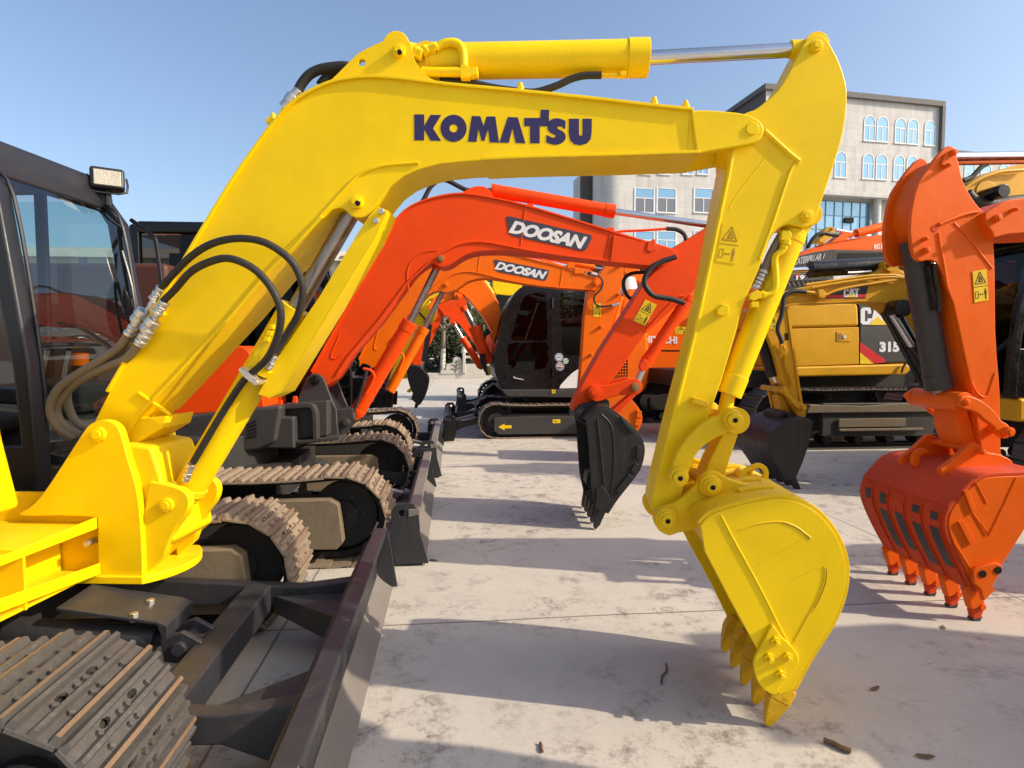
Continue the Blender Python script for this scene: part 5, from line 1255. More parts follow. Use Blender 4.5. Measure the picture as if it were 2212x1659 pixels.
    s = MB(fr); s.prism(fr.S('M', [(600, 1060), (700, 1060), (750, 1200), (800, 1400), (760, 1440), (660, 1420), (600, 1250)], -.1), -.10, .10); s.build('push_link', 'orange2', root, .012)
    # bucket
    NK = -.40
    sh = cr([(1300, 600), (1198, 616), (1050, 622), (960, 632), (905, 660), (850, 710), (795, 770), (750, 825), (728, 890), (730, 950), (748, 1010), (790, 1110), (850, 1230), (905, 1330)], 3)
    shp = fr.S('Q', sh, NK)
    s = MB(fr); s.ribbon(shp, .022, NK, -NK, -1); bk = s.build('bucket', 'oworn', root, .004)
    mo = fr.S('Q', [(945, 1330), (1020, 1240), (1060, 1170), (1198, 950), (1330, 760)], NK)
    for n0 in (NK - .004, -NK - .02):
        s = MB(fr); s.prism(shp + mo, n0, n0 + .024); sp = s.build('side_plate', 'orange2', bk, .005)
        if n0 < 0:
            s = MB(fr)
            for g in ([(1148, 630), (1080, 780), (980, 985), (880, 850)], [(900, 660), (965, 790)], [(880, 850), (960, 990)], [(760, 1030), (880, 1220)]): s.tube([(x, n0, z) for x, z in fr.S('Q', g, n0)], .005, 6, 0)
            s.build('weld_bead', 'orange2', sp)
            for g in ([(825, 710), (850, 700), (905, 840), (880, 855)], [(790, 905), (820, 895), (895, 1035), (865, 1050)]):
                s = MB(fr); s.prism(fr.S('Q', g, n0 - .012), n0 - .012, n0); s.build('reinforcing_bar', 'orange2', sp, .002)
            s = MB(fr); s.prism(fr.S('Q', [(880, 1210), (900, 1190), (1030, 1160), (1062, 1175), (1060, 1210), (1005, 1300), (1020, 1330), (950, 1400), (930, 1320), (890, 1290)], n0 - .03), n0 - .03, n0); ct = s.build('side_cutter', 'orange2', bk, .006)
            for p in ((940, 1228), (1035, 1205)):
                q = fr.S('Q', [p], n0 - .03)[0]; s = MB(fr); s.boss(q, .022, n0 - .034, n0 - .02, 14); s.build('bolt_hole', 'groove', ct)
    # wear strips with their paint rubbed off, on the shell
    L_ = len(shp)
    def on_shell(i0, i1, n0, n1, off, th, mt, nm):
        seg = shp[i0:i1]; out = []
        for i, p in enumerate(seg):
            a = Vector(shp[i0 + i - 1]); b = Vector(shp[i0 + i + 1]); d = (b - a).normalized(); out.append((p[0] - d.y * off, p[1] + d.x * off))
        out = [(p[0], p[1]) for p in out]
        s = MB(fr); s.ribbon(out, th, n0, n1, 1 if off > 0 else -1); return s.build(nm, mt, bk, .003)
    sg = 1
    for k in range(5):
        n0 = -.37 + k * .155
        on_shell(22, 39, n0, n0 + .085, -.022, .010, 'oworn', 'wear_strip')
        if k < 4: on_shell(27 + k % 2, 36 + k % 2, n0 + .006, n0 + .080, -.033, .002, 'charcoal', 'rubbed_patch')
        if k != 2: on_shell(23, 25 + (2 if k > 2 else 1), n0 + .010, n0 + .07, -.033, .002, 'charcoal', 'rubbed_patch')
    on_shell(12, 22, NK, -NK, -.022, .008, 'oworn', 'top_wrapper')
    ear = fr.S('M', cr([(440, 1650), (560, 1560), (680, 1450), (740, 1400), (800, 1395), (850, 1430), (900, 1480), (1000, 1500), (1080, 1530), (1140, 1570), (1160, 1640), (1130, 1700)], 3), -.2) + fr.S('Q', [(1110, 625), (960, 635), (905, 660), (700, 640)], -.2)
    for n0 in (-.20, .16):
        s = MB(fr); s.prism(ear, n0, n0 + .04); s.build('ear_plate', 'orange2', bk, .01)
    pin(fr, 'M', (1100, 1640), -.2, 58, bk, 'orange2', .04, .2, name='bucket_pin'); pin(fr, 'M', (800, 1470), -.2, 32, bk, 'orange2', .05, .2, name='bucket_pin')
    hk = fr.S('Q', cr([(500, 545), (505, 490), (540, 450), (580, 448), (612, 466), (570, 480), (545, 505), (542, 535), (556, 550), (520, 562)], 2), .05)
    s = MB(fr); s.prism(hk, .04, .07); s.build('lifting_eye', 'orange2', bk, .006)
    for k in range(5):
        n0 = NK + .04 + k * (-2 * NK - .08) / 4
        p = fr.S('Q', [(835, 1330), (860, 1290), (915, 1300), (955, 1420), (950, 1460), (925, 1520), (905, 1538), (885, 1520), (870, 1450)], NK + .02)
        s = MB(fr); s.prism([p[0], p[1], p[2], p[3], p[8]], n0 - .026, n0 + .026); s.build('tooth_adapter', 'orange2', bk, .006)
        s = MB(fr); s.prism(p[3:9], n0 - .022, n0 + .022); th_ = s.build('tooth', 'oworn', bk, .010)
        s = MB(fr); m1 = ((p[5][0] + p[4][0]) / 2 + .006, (p[5][1] + p[4][1]) / 2); m2 = ((p[7][0] + p[8][0]) / 2 - .006, (p[7][1] + p[8][1]) / 2 - .02); s.prism([m1, (p[5][0] + .004, p[5][1]), (p[6][0], p[6][1] - .004), (p[7][0] - .005, p[7][1]), m2], n0 - .0235, n0 + .0235); s.build('worn_tip', 'charcoal', th_, .008)
        s = MB(fr); q = p[3]; s.boss((q[0] - .02, q[1] - .01), .018, n0 - .036, n0 + .036, 10); s.build('tooth_pin', 'orange2', bk, .002)
    # the machine it belongs to, past the edge of the view
    s = MB(fr); s.box(4.2, 7.6, -1.15, 1.15, .75, 1.05); s.build('revolving_frame', 'charcoal', root, .02)
    s = MB(fr); s.box(5.6, 7.9, -1.15, 1.15, 1.05, 1.9); s.build('engine_cover', 'orange2', root, .1, seg=3)
    body_cab(root, fr, 5.6, 4.3, -1.1, -.15, 1.05, 2.75, 'black', 'glassd', -.25, .07, sill=1.5)
    for n0, n1 in ((2.35, 2.8), (4.2, 4.65)): track(root, WF, 6.4, 9.6, n0, n1, .7, 'shoe', 'trackin', .16, False, parts=False)
    s = MB(WF); s.box(7.2, 8.6, 2.8, 4.2, .35, .75); s.build('centre_frame', 'trackin', root, .01)
orange_excavator()

# ================================================================ amber machines behind on the right
def simple_bucket(root, fr, sh, NK, mt, mouth, teeth, nt=5, nm='bucket', c='U', side=1):
    shp = fr.S(c, sh, NK)
    s = MB(fr); s.ribbon(shp, .02, NK, -NK, side); bk = s.build(nm, mt, root, .004)
    for n0 in (NK, -NK - .02):
        s = MB(fr); s.prism(shp + fr.S(c, mouth, NK), n0, n0 + .02); s.build('side_plate', mt, bk, .003)
    for k in range(nt):
        n0 = NK + .04 + k * (-2 * NK - .08) / (nt - 1); s = MB(fr); s.prism(fr.S(c, teeth, NK), n0 - .035, n0 + .035); s.build('tooth', mt, bk, .004)
    return bk
def cat_letters(fr, n, c, x0, y0, w, h, parent, only=3, tri=True):
    """C A T with the yellow triangle; x0,y0 is the upper left corner"""
    X = lambda a: x0 + a * w; Y = lambda b: y0 + b * h
    gC = [(.32, .36), (.32, .2), (.28, 0), (.06, 0), (0, .12), (0, .88), (.06, 1), (.28, 1), (.34, .88), (.34, .64), (.21, .64), (.21, .80), (.13, .80), (.13, .18), (.21, .18), (.21, .36)]
    gA = [(.42, .02), (.62, .02), (.76, 1), (.60, 1), (.585, .8), (.46, .8), (.44, 1), (.30, 1)]
    gT = [(.66, 0), (1, 0), (1, .2), (.90, .2), (.90, 1), (.76, 1), (.76, .2), (.66, .2)]
    marks(fr, n, c, [[(X(a), Y(b)) for a, b in g] for g in (gC, gA, gT)[:only]], 'white', parent, 'lettering')
    if tri: marks(fr, n - .003, c, [[(X(.26), Y(1.02)), (X(.53), Y(.52)), (X(.80), Y(1.02))]], 'stkyel', parent, 'triangle_mark', .002)

def amber_front():
    fr = Fr(4.6, 6.85, 2)
    root = thing('excavator', 'amber yellow excavator with black cylinders, its black bucket hanging beside the big yellow arm', 'excavator', (7.4, 6.9, 0))
    NB = -.17
    top = cr([(250, 915), (290, 790), (420, 742), (600, 700), (900, 648), (1150, 600), (1290, 560), (1370, 510), (1372, 462), (1400, 430), (1450, 422), (1490, 445), (1530, 510), (1600, 565), (1700, 670), (1810, 850), (1900, 1080), (1990, 1400)], 2)
    bot = cr([(1840, 1500), (1770, 1300), (1720, 1180), (1660, 1080), (1580, 980), (1480, 895), (1350, 855), (1100, 850), (800, 868), (620, 865), (480, 882), (380, 890), (300, 925)], 2)
    s = MB(fr); s.prism(fr.S('K', top + bot, NB), NB, -NB); boom = s.build('boom', 'cat', root, .008)
    s = MB(fr); s.ribbon(fr.S('K', bot[2:], NB - .01), .02, NB - .02, -NB + .02); s.build('flange', 'cat', boom, .003)
    for pts in ([(560, 690), (800, 655), (1100, 610), (1300, 590), (1500, 590), (1640, 620)], [(620, 720), (900, 670), (1200, 628), (1400, 610), (1560, 615), (1650, 640)], [(780, 790), (880, 750), (1050, 710), (1300, 670), (1500, 640)]):
        s = MB(fr); s.tube([(x, NB - .05, z) for x, z in fr.S('K', pts, NB - .05)], .016, 8); s.build('oil_pipe', 'cat', boom)
    s = MB(fr); s.tube([(x, NB - .06, z) for x, z in fr.S('K', [(560, 765), (470, 755), (390, 770), (330, 820), (318, 900), (300, 1020), (265, 1120), (262, 1180), (290, 1250), (310, 1310)], NB - .06)], .026); s.build('hydraulic_hose', 'rubber', boom)
    s = MB(fr); s.tube([(x, NB - .05, z) for x, z in fr.S('K', [(550, 765), (640, 775), (740, 795), (790, 790)], NB - .05)], .02, 8); s.build('oil_pipe', 'cat', boom)
    s = MB(fr); s.prism(fr.S('K', [(690, 745), (740, 735), (770, 770), (770, 820), (740, 830), (700, 815)], NB - .08), NB - .08, NB); s.build('pipe_clamp', 'cat', boom, .006)
    pl = marks(fr, NB - .004, 'K', [[(800, 795), (960, 720), (1250, 655), (1220, 700), (1190, 832), (760, 834)]], 'black', boom, 'name_plate', .004)
    marks(fr, NB - .006, 'K', [[(775, 800), (1200, 790), (1190, 822), (765, 826)]], 'decred', pl, 'red_stripe')
    cat_letters(fr, NB - .009, 'K', 960, 728, 165, 92, pl)
    s = MB(fr); c = fr.S('K', [(1440, 475)], NB)[0]; s.boss(c, .09, NB - .05, NB, 20); s.build('pin', 'cat', boom, .004)
    pin(fr, 'K', (1436, 475), NB - .05, 30, boom, 'black', .04, -NB, name='pin')
    cy = hyd(fr, 'K', 0, (1440, 478), (605, 528), (180, 548), .095, .038, root, 'black', 'chrome', 'arm_cylinder', eye=False)
    s = MB(fr); s.tube([(x, -.11, z) for x, z in fr.S('K', [(1250, 548), (1160, 556), (1040, 562), (1000, 562)], -.11)], .016, 8); s.build('oil_pipe', 'zinc', cy)
    for nn in (-.28, -.02):
        hyd(fr, 'K', nn, (1890, 1780), (1450, 960), (1420, 900), .10, .05, root, 'black', 'dchrome', 'boom_cylinder', eye=False)
        if nn < -.1:
            s = MB(fr); q = fr.S('K', [(1470, 1000), (1680, 1340), (1810, 1540)], nn - .13); s.cyl((q[0][0], nn - .13, q[0][1]), (q[1][0], nn - .13, q[1][1]), .035); s.build('added_side_tube', 'chrome', root)  # chrome tube added beside the barrel for the rod's bright highlight
            s = MB(fr); s.cyl((q[1][0], nn - .13, q[1][1]), (q[2][0], nn - .13, q[2][1]), .06); s.build('added_side_tube', 'black', root)
            q = fr.S('K', [(1470, 945)], nn)[0]; s = MB(fr); s.boss(q, .10, nn - .2, nn, 18); s.build('pin', 'black', root, .01)
    NS = -.15
    st = [(455, 560), (490, 500), (540, 482), (572, 486), (590, 640), (620, 820), (645, 960), (665, 1080), (682, 1140), (676, 1165), (640, 1168), (610, 1120), (560, 1020), (530, 930), (500, 800), (470, 720), (440, 650)]
    s = MB(fr); s.prism(fr.S('F', st, NS), NS, -NS); arm = s.build('arm', 'cat', root, .008)
    s = MB(fr); s.prism(fr.S('F', [(560, 480), (578, 482), (660, 1090), (648, 1090)], NS - .012), NS - .014, NS); s.build('edge_rib', 'cat', arm, .003)
    warn_sticker(fr, NS - .004, 'F', [(470, 560), (512, 575), (498, 650), (455, 636)], arm)
    s = MB(fr)
    for g in ([(555, 668), (575, 664), (580, 705), (560, 710)],): s.prism(fr.S('F', g, NS - .003), NS - .004, NS)
    s.build('access_hole', 'groove', arm)
    for pts in ([(545, 740), (560, 800), (572, 860), (590, 930), (600, 980)], [(530, 720), (535, 770), (552, 790)], [(560, 760), (556, 830), (575, 900)]):
        s = MB(fr); s.tube([(x, NS - .03, z) for x, z in fr.S('F', pts, NS - .03)], .018, 6); s.build('oil_pipe', 'cat', arm)
    bc = hyd(fr, 'F', 0, (415, 690), (490, 915), (525, 985), .075, .035, root, 'black', 'chrome', 'bucket_cylinder', eye=False)
    s = MB(fr); s.prism(fr.S('F', cr([(530, 985), (560, 980), (580, 1010), (610, 1050), (650, 1075), (682, 1090), (684, 1110), (660, 1128), (630, 1110), (590, 1060), (550, 1025), (530, 1015)], 2, True), -.24), -.24, -.20); s.build('side_link', 'cat', root, .006)
    pin(fr, 'F', (546, 1000), -.24, 17, root, 'cat', .05, .26, name='link_pin'); pin(fr, 'F', (660, 1105), -.24, 17, root, 'cat', .04, .2, name='link_pin')
    s = MB(fr); s.prism(fr.S('F', [(450, 975), (470, 975), (525, 1150), (490, 1150)], .2), .18, .23); s.build('side_link', 'cat', root, .006)
    s = MB(fr); s.prism(fr.S('F', [(515, 1030), (545, 1030), (600, 1150), (540, 1160)], -.08), -.08, .08); s.build('push_link', 'cat', root, .006)
    bk = simple_bucket(root, fr, cr([(715, 1215), (690, 1185), (640, 1180), (580, 1195), (520, 1225), (480, 1270), (470, 1330), (490, 1400), (530, 1460), (575, 1530)], 3), -.42, 'blkbucket', [(620, 1520), (660, 1430), (700, 1310)], [(570, 1490), (612, 1480), (655, 1590), (650, 1604), (636, 1602)], c='F', side=-1)
    for k in range(6):
        n0 = -.38 + k * .135; s = MB(fr); p = fr.S('F', cr([(640, 1178), (580, 1193), (518, 1223), (476, 1270), (466, 1330), (486, 1400), (526, 1460)], 3), -.42); s.ribbon(p, .02, n0, n0 + .045, 1); s.build('wear_strip', 'blkbucket', bk, .004)
    s = MB(fr); s.prism(fr.S('F', [(520, 1140), (560, 1120), (600, 1150), (680, 1160), (715, 1190), (710, 1220), (600, 1240), (530, 1200)], -.2), -.2, .2); s.build('ear_plate', 'blkbucket', bk, .02)
    pin(fr, 'F', (695, 1190), -.2, 18, bk, 'blkbucket', .04, name='bucket_pin'); pin(fr, 'F', (572, 1145), -.2, 18, bk, 'blkbucket', .04, name='bucket_pin')
    # cab on the near side and body, past the orange arm
    a = fr.uv(2168, 900, -1.15)[0]; zt = fr.uv(2180, 516, -1.15)[1]; zs = fr.uv(2180, 752, -1.15)[1]
    s = MB(fr); s.box(a + .1, a + 4.0, -1.22, -.7, .86, 1.10); s.build('revolving_frame', 'cat', root, .03)
    s = MB(fr); s.box(a + .7, a + 4.0, -.69, 1.2, .84, 1.12); s.build('floor_plate', 'charcoal', root, .03)
    s = MB(fr); s.box(a + 1.8, a + 4.0, -1.25, 1.2, 1.10, 2.0); s.build('engine_cover', 'cat', root, .1, seg=3)
    cab = body_cab(root, fr, a + 1.7, a, -1.2, -.25, 1.10, zt, 'black', 'glassd', -.2, .08, sill=zs)
    s = MB(fr); s.tube([(a + .3, -1.24, zt - .3), (a + .8, -1.24, zt - .28), (a + 1.5, -1.24, zt - .25)], .016, 6); s.build('grab_rail', 'zinc', cab)
    s = MB(fr); s.box(a + .5, a + 1.5, -.3, .3, 1.1, 1.5); s.build('boom_mount', 'charcoal', root, .03)
    for n0, n1 in ((-1.25, -.75), (.75, 1.25)): track(root, fr, a + (.5 if n0 < 0 else 1.2), a + 4.2, n0, n1, .80, 'shoedk', 'trackin', .18, False, parts=False)
    s = MB(fr); s.box(a + 1.4, a + 3.2, -.75, .75, .35, .84); s.build('centre_frame', 'trackin', root, .01)
amber_front()

def amber_back():
    fr = Fr(0, 9.35, 0)
    root = thing('excavator', 'amber yellow excavator seen side on, black rear panel reading CAT 315', 'excavator', (6.6, 10.5, 0))
    n = 0
    up = fr.S('K', [(270, 905), (300, 893), (360, 888), (1100, 868), (1118, 930), (1128, 1130), (405, 1148), (280, 1150)], n)
    s = MB(fr); s.prism(up, n, 2.5); s.build('hood', 'cat', root, .22, seg=6)
    lo = fr.S('K', [(280, 1156), (405, 1154), (1124, 1136), (1128, 1530), (470, 1552), (280, 1556)], n)
    s = MB(fr); s.prism(lo, n + .004, 2.5); dr = s.build('side_door', 'cat', root, .012)
    s = MB(fr); s.prism(fr.S('K', [(885, 1185), (1030, 1185), (1030, 1290), (885, 1290)], n), n - .006, n + .01); h = s.build('door_handle', 'cat', dr, .006)
    s = MB(fr); s.prism(fr.S('K', [(905, 1203), (1012, 1200), (1012, 1270), (905, 1274)], n - .008), n - .008, n); s.build('handle_recess', 'cat', h, .002)
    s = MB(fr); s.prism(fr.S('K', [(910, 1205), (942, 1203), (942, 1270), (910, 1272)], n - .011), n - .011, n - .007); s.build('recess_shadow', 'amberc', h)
    s = MB(fr); q = fr.S('K', [(968, 1238)], n - .01)[0]; s.boss(q, .03, n - .02, n, 12); s.build('lock', 'zinc', h)
    bp = fr.S('K', cr([(1104, 868), (1200, 875), (1290, 895), (1400, 960), (1500, 1060), (1620, 1160), (1720, 1260)], 2) + [(1800, 1500), (1132, 1530), (1132, 1130), (1122, 930)], n)
    s = MB(fr); s.prism(bp, n + .002, 2.5); pl = s.build('rear_panel', 'charcoal', root, .02)
    marks(fr, n - .001, 'K', [[(1134, 1298), (1405, 1482), (1398, 1512), (1282, 1522), (1134, 1402)]], 'decred', pl, 'red_stripe')
    marks(fr, n - .001, 'K', [[(1134, 1404), (1280, 1524), (1134, 1528)]], 'stkyel', pl, 'yellow_corner_mark')
    cat_letters(fr, n - .004, 'K', 1140, 930, 345, 180, pl)
    lettering(fr, n - .003, 'K', '315', (1338, 1402), (1550, 1400), (1338, 1292), 'white', pl, .06)
    s = MB(fr); s.prism(fr.S('K', [(280, 1560), (470, 1556), (1640, 1524), (1668, 1560), (1668, 1605), (1620, 1640), (480, 1664), (280, 1668)], n - .02), n - .02, 2.5); s.build('base_skirt', 'cat', root, .04, seg=3)
    s = MB(fr); s.tube([(x, n - .06, z) for x, z in fr.S('K', [(1570, 1620), (1590, 1560), (1615, 1520)], n - .06)], .018, 6); s.build('hydraulic_hose', 'rubber', root)
    s = MB(fr); s.box(3.9, 8.0, .3, 2.3, .95, 1.25); s.cyl((6.4, 1.25, .7), (6.4, 1.25, 1.0), .6, seg=24); s.build('turntable', 'trackin', root, .02)
    for n0, n1 in ((9.0, 9.55), (11.2, 11.75)): track(root, WF, 4.75, 8.5, n0, n1, .98, 'shoedk', 'trackin', .19, False, parts=n0 < 10, cover=(5.9, 8.1) if n0 < 10 else None, cmat='charcoal')
    s = MB(WF); s.prism([(5.6, .60), (8.0, .60), (8.0, .70), (7.2, .74), (6.6, .70), (5.65, .73)], 8.96, 9.2); s.build('track_guard', 'mud', root, .01)
    s = MB(WF); s.box(6.15, 7.3, 8.97, 9.0, .36, .50); s.build('frame_step', 'mud', root, .01)
    s = MB(WF); s.box(6.15, 7.6, 8.94, 9.0, .30, .34); s.build('frame_step', 'mud', root, .01)
    # engine deck, railing and number behind the hood
    n2 = 1.2
    s = MB(fr); s.prism(fr.S('K', [(300, 560), (600, 545), (860, 560), (880, 700), (600, 745), (300, 760)], n2), n2, n2 + 1.0); dk = s.build('engine_deck', 'charcoal', root, .05)
    lettering(fr, n2 - .012, 'K', '19', (455, 640), (550, 634), (450, 590), 'white', dk, .04, .1)
    s = MB(fr); s.prism(fr.S('K', [(455, 590), (470, 575), (500, 578), (470, 630), (458, 625)], n2 - .004), n2 - .006, n2); s.build('red_mark', 'decred', dk)
    n3 = .8
    s = MB(fr); s.tube([(x, n3, z) for x, z in fr.S('K', [(330, 650), (560, 642), (790, 635), (835, 660)], n3)], .02, 6); s.tube([(x, n3, z) for x, z in fr.S('K', [(330, 715), (600, 700), (835, 670)], n3)], .02, 6)
    for k in range(9):
        x = 350 + k * 52; s.tube([(a, n3, z) for a, z in fr.S('K', [(x, 650), (x + 30, 712 - k * 2)], n3)], .022, 6, 0)
    s.build('walkway_railing', 'charcoal', root)
amber_back()

def far_right():
    # black boom with the long grey lettering
    fr = Fr(0, 12.0, 0)
    root = thing('excavator', 'excavator with a black boom spelling CATERPILLAR, behind the amber ones', 'excavator', (11.5, 12.4, 0))
    s = MB(fr); s.prism(fr.S('K', [(200, 500), (450, 392), (640, 345), (845, 312), (890, 322), (1500, 330), (2000, 420), (2500, 800), (2400, 900), (1900, 560), (1490, 450), (900, 470), (640, 480), (380, 510), (200, 560)], 0), 0, .4); b = s.build('boom', 'charcoal', root, .01)
    s = MB(fr); s.prism(fr.S('K', [(905, 355), (1490, 350), (1490, 440), (890, 450)], -.004), -.006, 0); s.build('boom_panel', 'black', b)
    lettering(fr, -.012, 'K', 'CATERPILLAR', (430, 484), (722, 430), (440, 408), 'lgrey', b, .045, .12, .9)
    s = MB(fr); s.prism(fr.S('K', [(735, 410), (758, 355), (766, 362), (745, 415)], -.01), -.01, 0); s.build('swoosh_mark', 'lgrey', b)
    s = MB(fr); s.box(9.5, 13, -1, 1.4, .9, 2.3); s.build('machine_body', 'cat', root, .1)
    for nn in (11.2, 13.2): track(root, WF, 9.2, 13.4, nn, nn + .5, .9, 'shoedk', 'trackin', .2, False, parts=False)
    # orange boom with painted characters
    fr = Fr(0, 14.5, 0)
    root = thing('excavator', 'orange excavator boom with white painted Chinese characters, far right in front of the building', 'excavator', (13.5, 15, 0))
    s = MB(fr); s.prism(fr.S('K', cr([(430, 400), (560, 330), (760, 258), (900, 225), (1200, 178), (1490, 150), (2000, 110)], 2) + [(2700, 300), (2900, 700), (2700, 700), (2300, 400), (1500, 325), (845, 318), (640, 350), (450, 400)], 0), 0, .4); b = s.build('boom', 'orange2', root, .01)
    s = MB(fr); s.prism(fr.S('K', [(700, 270), (830, 240), (960, 130), (1010, 128), (1030, 160), (990, 215), (1200, 178), (1100, 200)], -.01), -.02, .3); s.build('cylinder_bracket', 'orange2', b, .01)
    hyd(fr, 'K', .1, (980, 180), (1090, 145), (1500, 40), .06, .11, root, 'orange2', 'orange2', 'arm_cylinder', eye=False, collar=False)
    lettering(fr, -.012, 'K', '松田建', (1275, 318), (1497, 295), (1275, 258), 'white', b, .02)
    s = MB(fr); s.tube([(x, -.1, z) for x, z in fr.S('K', [(585, 290), (640, 200), (690, 155), (750, 145), (830, 160), (900, 165)], -.1)], .05, 8); s.build('hydraulic_hose', 'rubber', b)
    s = MB(fr); s.tube([(x, -.05, z) for x, z in fr.S('K', [(575, 300), (620, 215), (670, 170), (740, 158)], -.05)], .04, 8); s.build('hydraulic_hose', 'rubber', b)
    s = MB(fr); s.box(11.5, 15, -1, 1.4, .9, 2.2); s.build('machine_body', 'orange2', root, .1)
    for nn in (13.6, 15.6): track(root, WF, 11.2, 15.4, nn, nn + .5, .9, 'shoedk', 'trackin', .2, False, parts=False)
    # small amber arm head above it
    fr = Fr(0, 17.5, 0)
    root = thing('excavator', 'amber arm head just above the orange lettered boom, in front of the blue glazing', 'excavator', (11, 18, 0))
    s = MB(fr); s.prism(fr.S('K', [(700, 210), (740, 180), (745, 125), (800, 78), (840, 72), (866, 95), (862, 140), (830, 190), (760, 245), (705, 240)], 0), 0, .35); a = s.build('arm', 'cat', root, .02)
    pin(fr, 'K', (835, 98), 0, 16, a, 'cat', .06)
    s = MB(fr); q = fr.S('K', [(870, 112), (1230, 178)], .15); s.cyl((q[0][0], .15, q[0][1]), (q[1][0], .15, q[1][1]), .07); s.build('rod', 'chrome', a)
    s = MB(fr); s.prism(fr.S('K', [(705, 240), (760, 245), (1900, 600), (1700, 700)], .1), .1, .35); s.build('boom', 'cat', root, .02)
    s = MB(fr); s.box(8.5, 13, 0, 2.4, .3, 2.3); s.build('machine_body', 'cat', root, .1)
    # the tan boom and the dark cab at the right edge
    fr = Fr(0, 7.2, 0)
    root = thing('excavator', 'excavator with a pale amber boom knee and black pin, showing over the orange arm hinge', 'excavator', (10.5, 9.5, 0))
    fr = Fr(0, 9.9, 0)
    s = MB(fr); s.prism(fr.S('L', cr([(640, 520), (690, 425), (760, 372), (900, 302), (1050, 262), (1249, 212), (1500, 190), (1900, 300)], 3) + [(2300, 700), (2500, 1300), (2200, 1300), (2000, 850), (1700, 640), (1249, 620), (900, 620), (700, 560)], 0), 0, .5); b = s.build('boom', 'cat', root, .02)
    s = MB(fr); s.tube([(x, -.06, z) for x, z in fr.S('L', [(680, 455), (780, 385), (920, 325), (1060, 290), (1249, 278)], -.06)], .03, 8); s.build('oil_pipe', 'cat', b)
    s = MB(fr); s.tube([(x, -.06, z) for x, z in fr.S('L', [(660, 380), (740, 350), (800, 290), (850, 240), (900, 215)], -.06)], .045, 8); s.build('hydraulic_hose', 'rubber', b)
    c = fr.S('L', [(980, 520)], -.3)[0]; s = MB(fr); s.boss(fr.S('L', [(880, 490)], 0)[0], .2, -.02, .1, 28); s.build('pin_boss', 'cat', b, .01)
    s = MB(fr); s.boss(fr.S('L', [(935, 510)], -.2)[0], .115, -.45, .1, 24); s.build('pin', 'black', b, .01)
    s = MB(fr); s.tube([(x, -.15, z) for x, z in fr.S('L', [(700, 500), (760, 560), (860, 600), (980, 600), (1080, 580), (1249, 560)], -.15)], .09, 10); s.build('hydraulic_hose', 'rubber', b)
    s = MB(fr); s.box(9.3, 13, -.8, 2.2, 1.0, 2.4); s.build('machine_body', 'cat', root, .1)
    for nn in (9.2, 11.2): track(root, WF, 9.0, 13.2, nn, nn + .5, .9, 'shoedk', 'trackin', .2, False, parts=False)
far_right()

# ================================================================ unseen machine added right of the camera, shaped to throw the yard's shade
def shade_excavator():
    fr = Fr(0, 1.0, 0)
    root = thing('excavator', 'unseen orange excavator added right of the camera to shade the yard', 'excavator', (5.5, 1, 0))
    s = MB(fr); s.box(3.5, 7.0, -.85, .62, .7, 1.25); s.build('revolving_frame', 'charcoal', root, .03)
    s = MB(fr); s.box(5.0, 7.0, -.8, .65, 1.25, 1.95); s.build('engine_cover', 'orange2', root, .1, seg=3)
    body_cab(root, fr, 7.1, 5.8, -.35, .62, 1.25, 3.0, 'black', 'glassd', -.25, .07, sill=2.1)
    s = MB(fr); s.prism([(5.6, 1.3), (5.5, 2.2), (5.0, 2.75), (4.4, 3.15), (3.55, 3.10), (3.5, 2.72), (4.3, 2.62), (4.7, 2.2), (5.2, 1.3)], .42, .66); s.build('boom', 'orange2', root, .01)
    s = MB(fr); s.cyl((5.2, .54, 3.0), (4.4, .54, 3.3), .07); s.cyl((4.4, .54, 3.3), (3.5, .54, 3.4), .035); s.build('arm_cylinder', 'orange2', root)
    s = MB(fr); s.prism([(3.75, 3.45), (3.4, 3.5), (3.05, 3.0), (2.72, 2.2), (2.9, 2.1), (3.3, 2.65)], .2, .40); s.build('arm', 'orange2', root, .01)
    s = MB(fr); s.prism([(2.62, 2.2), (3.0, 2.25), (3.15, 2.0), (3.1, 1.6), (2.85, 1.35)], -.35, .3); s.build('bucket', 'oworn', root, .03)
    for n in (-.85, .2): track(root, fr, 3.6, 7.0, n, n + .42, .65, 'shoedk', 'trackin', .16, False, parts=False)
shade_excavator()
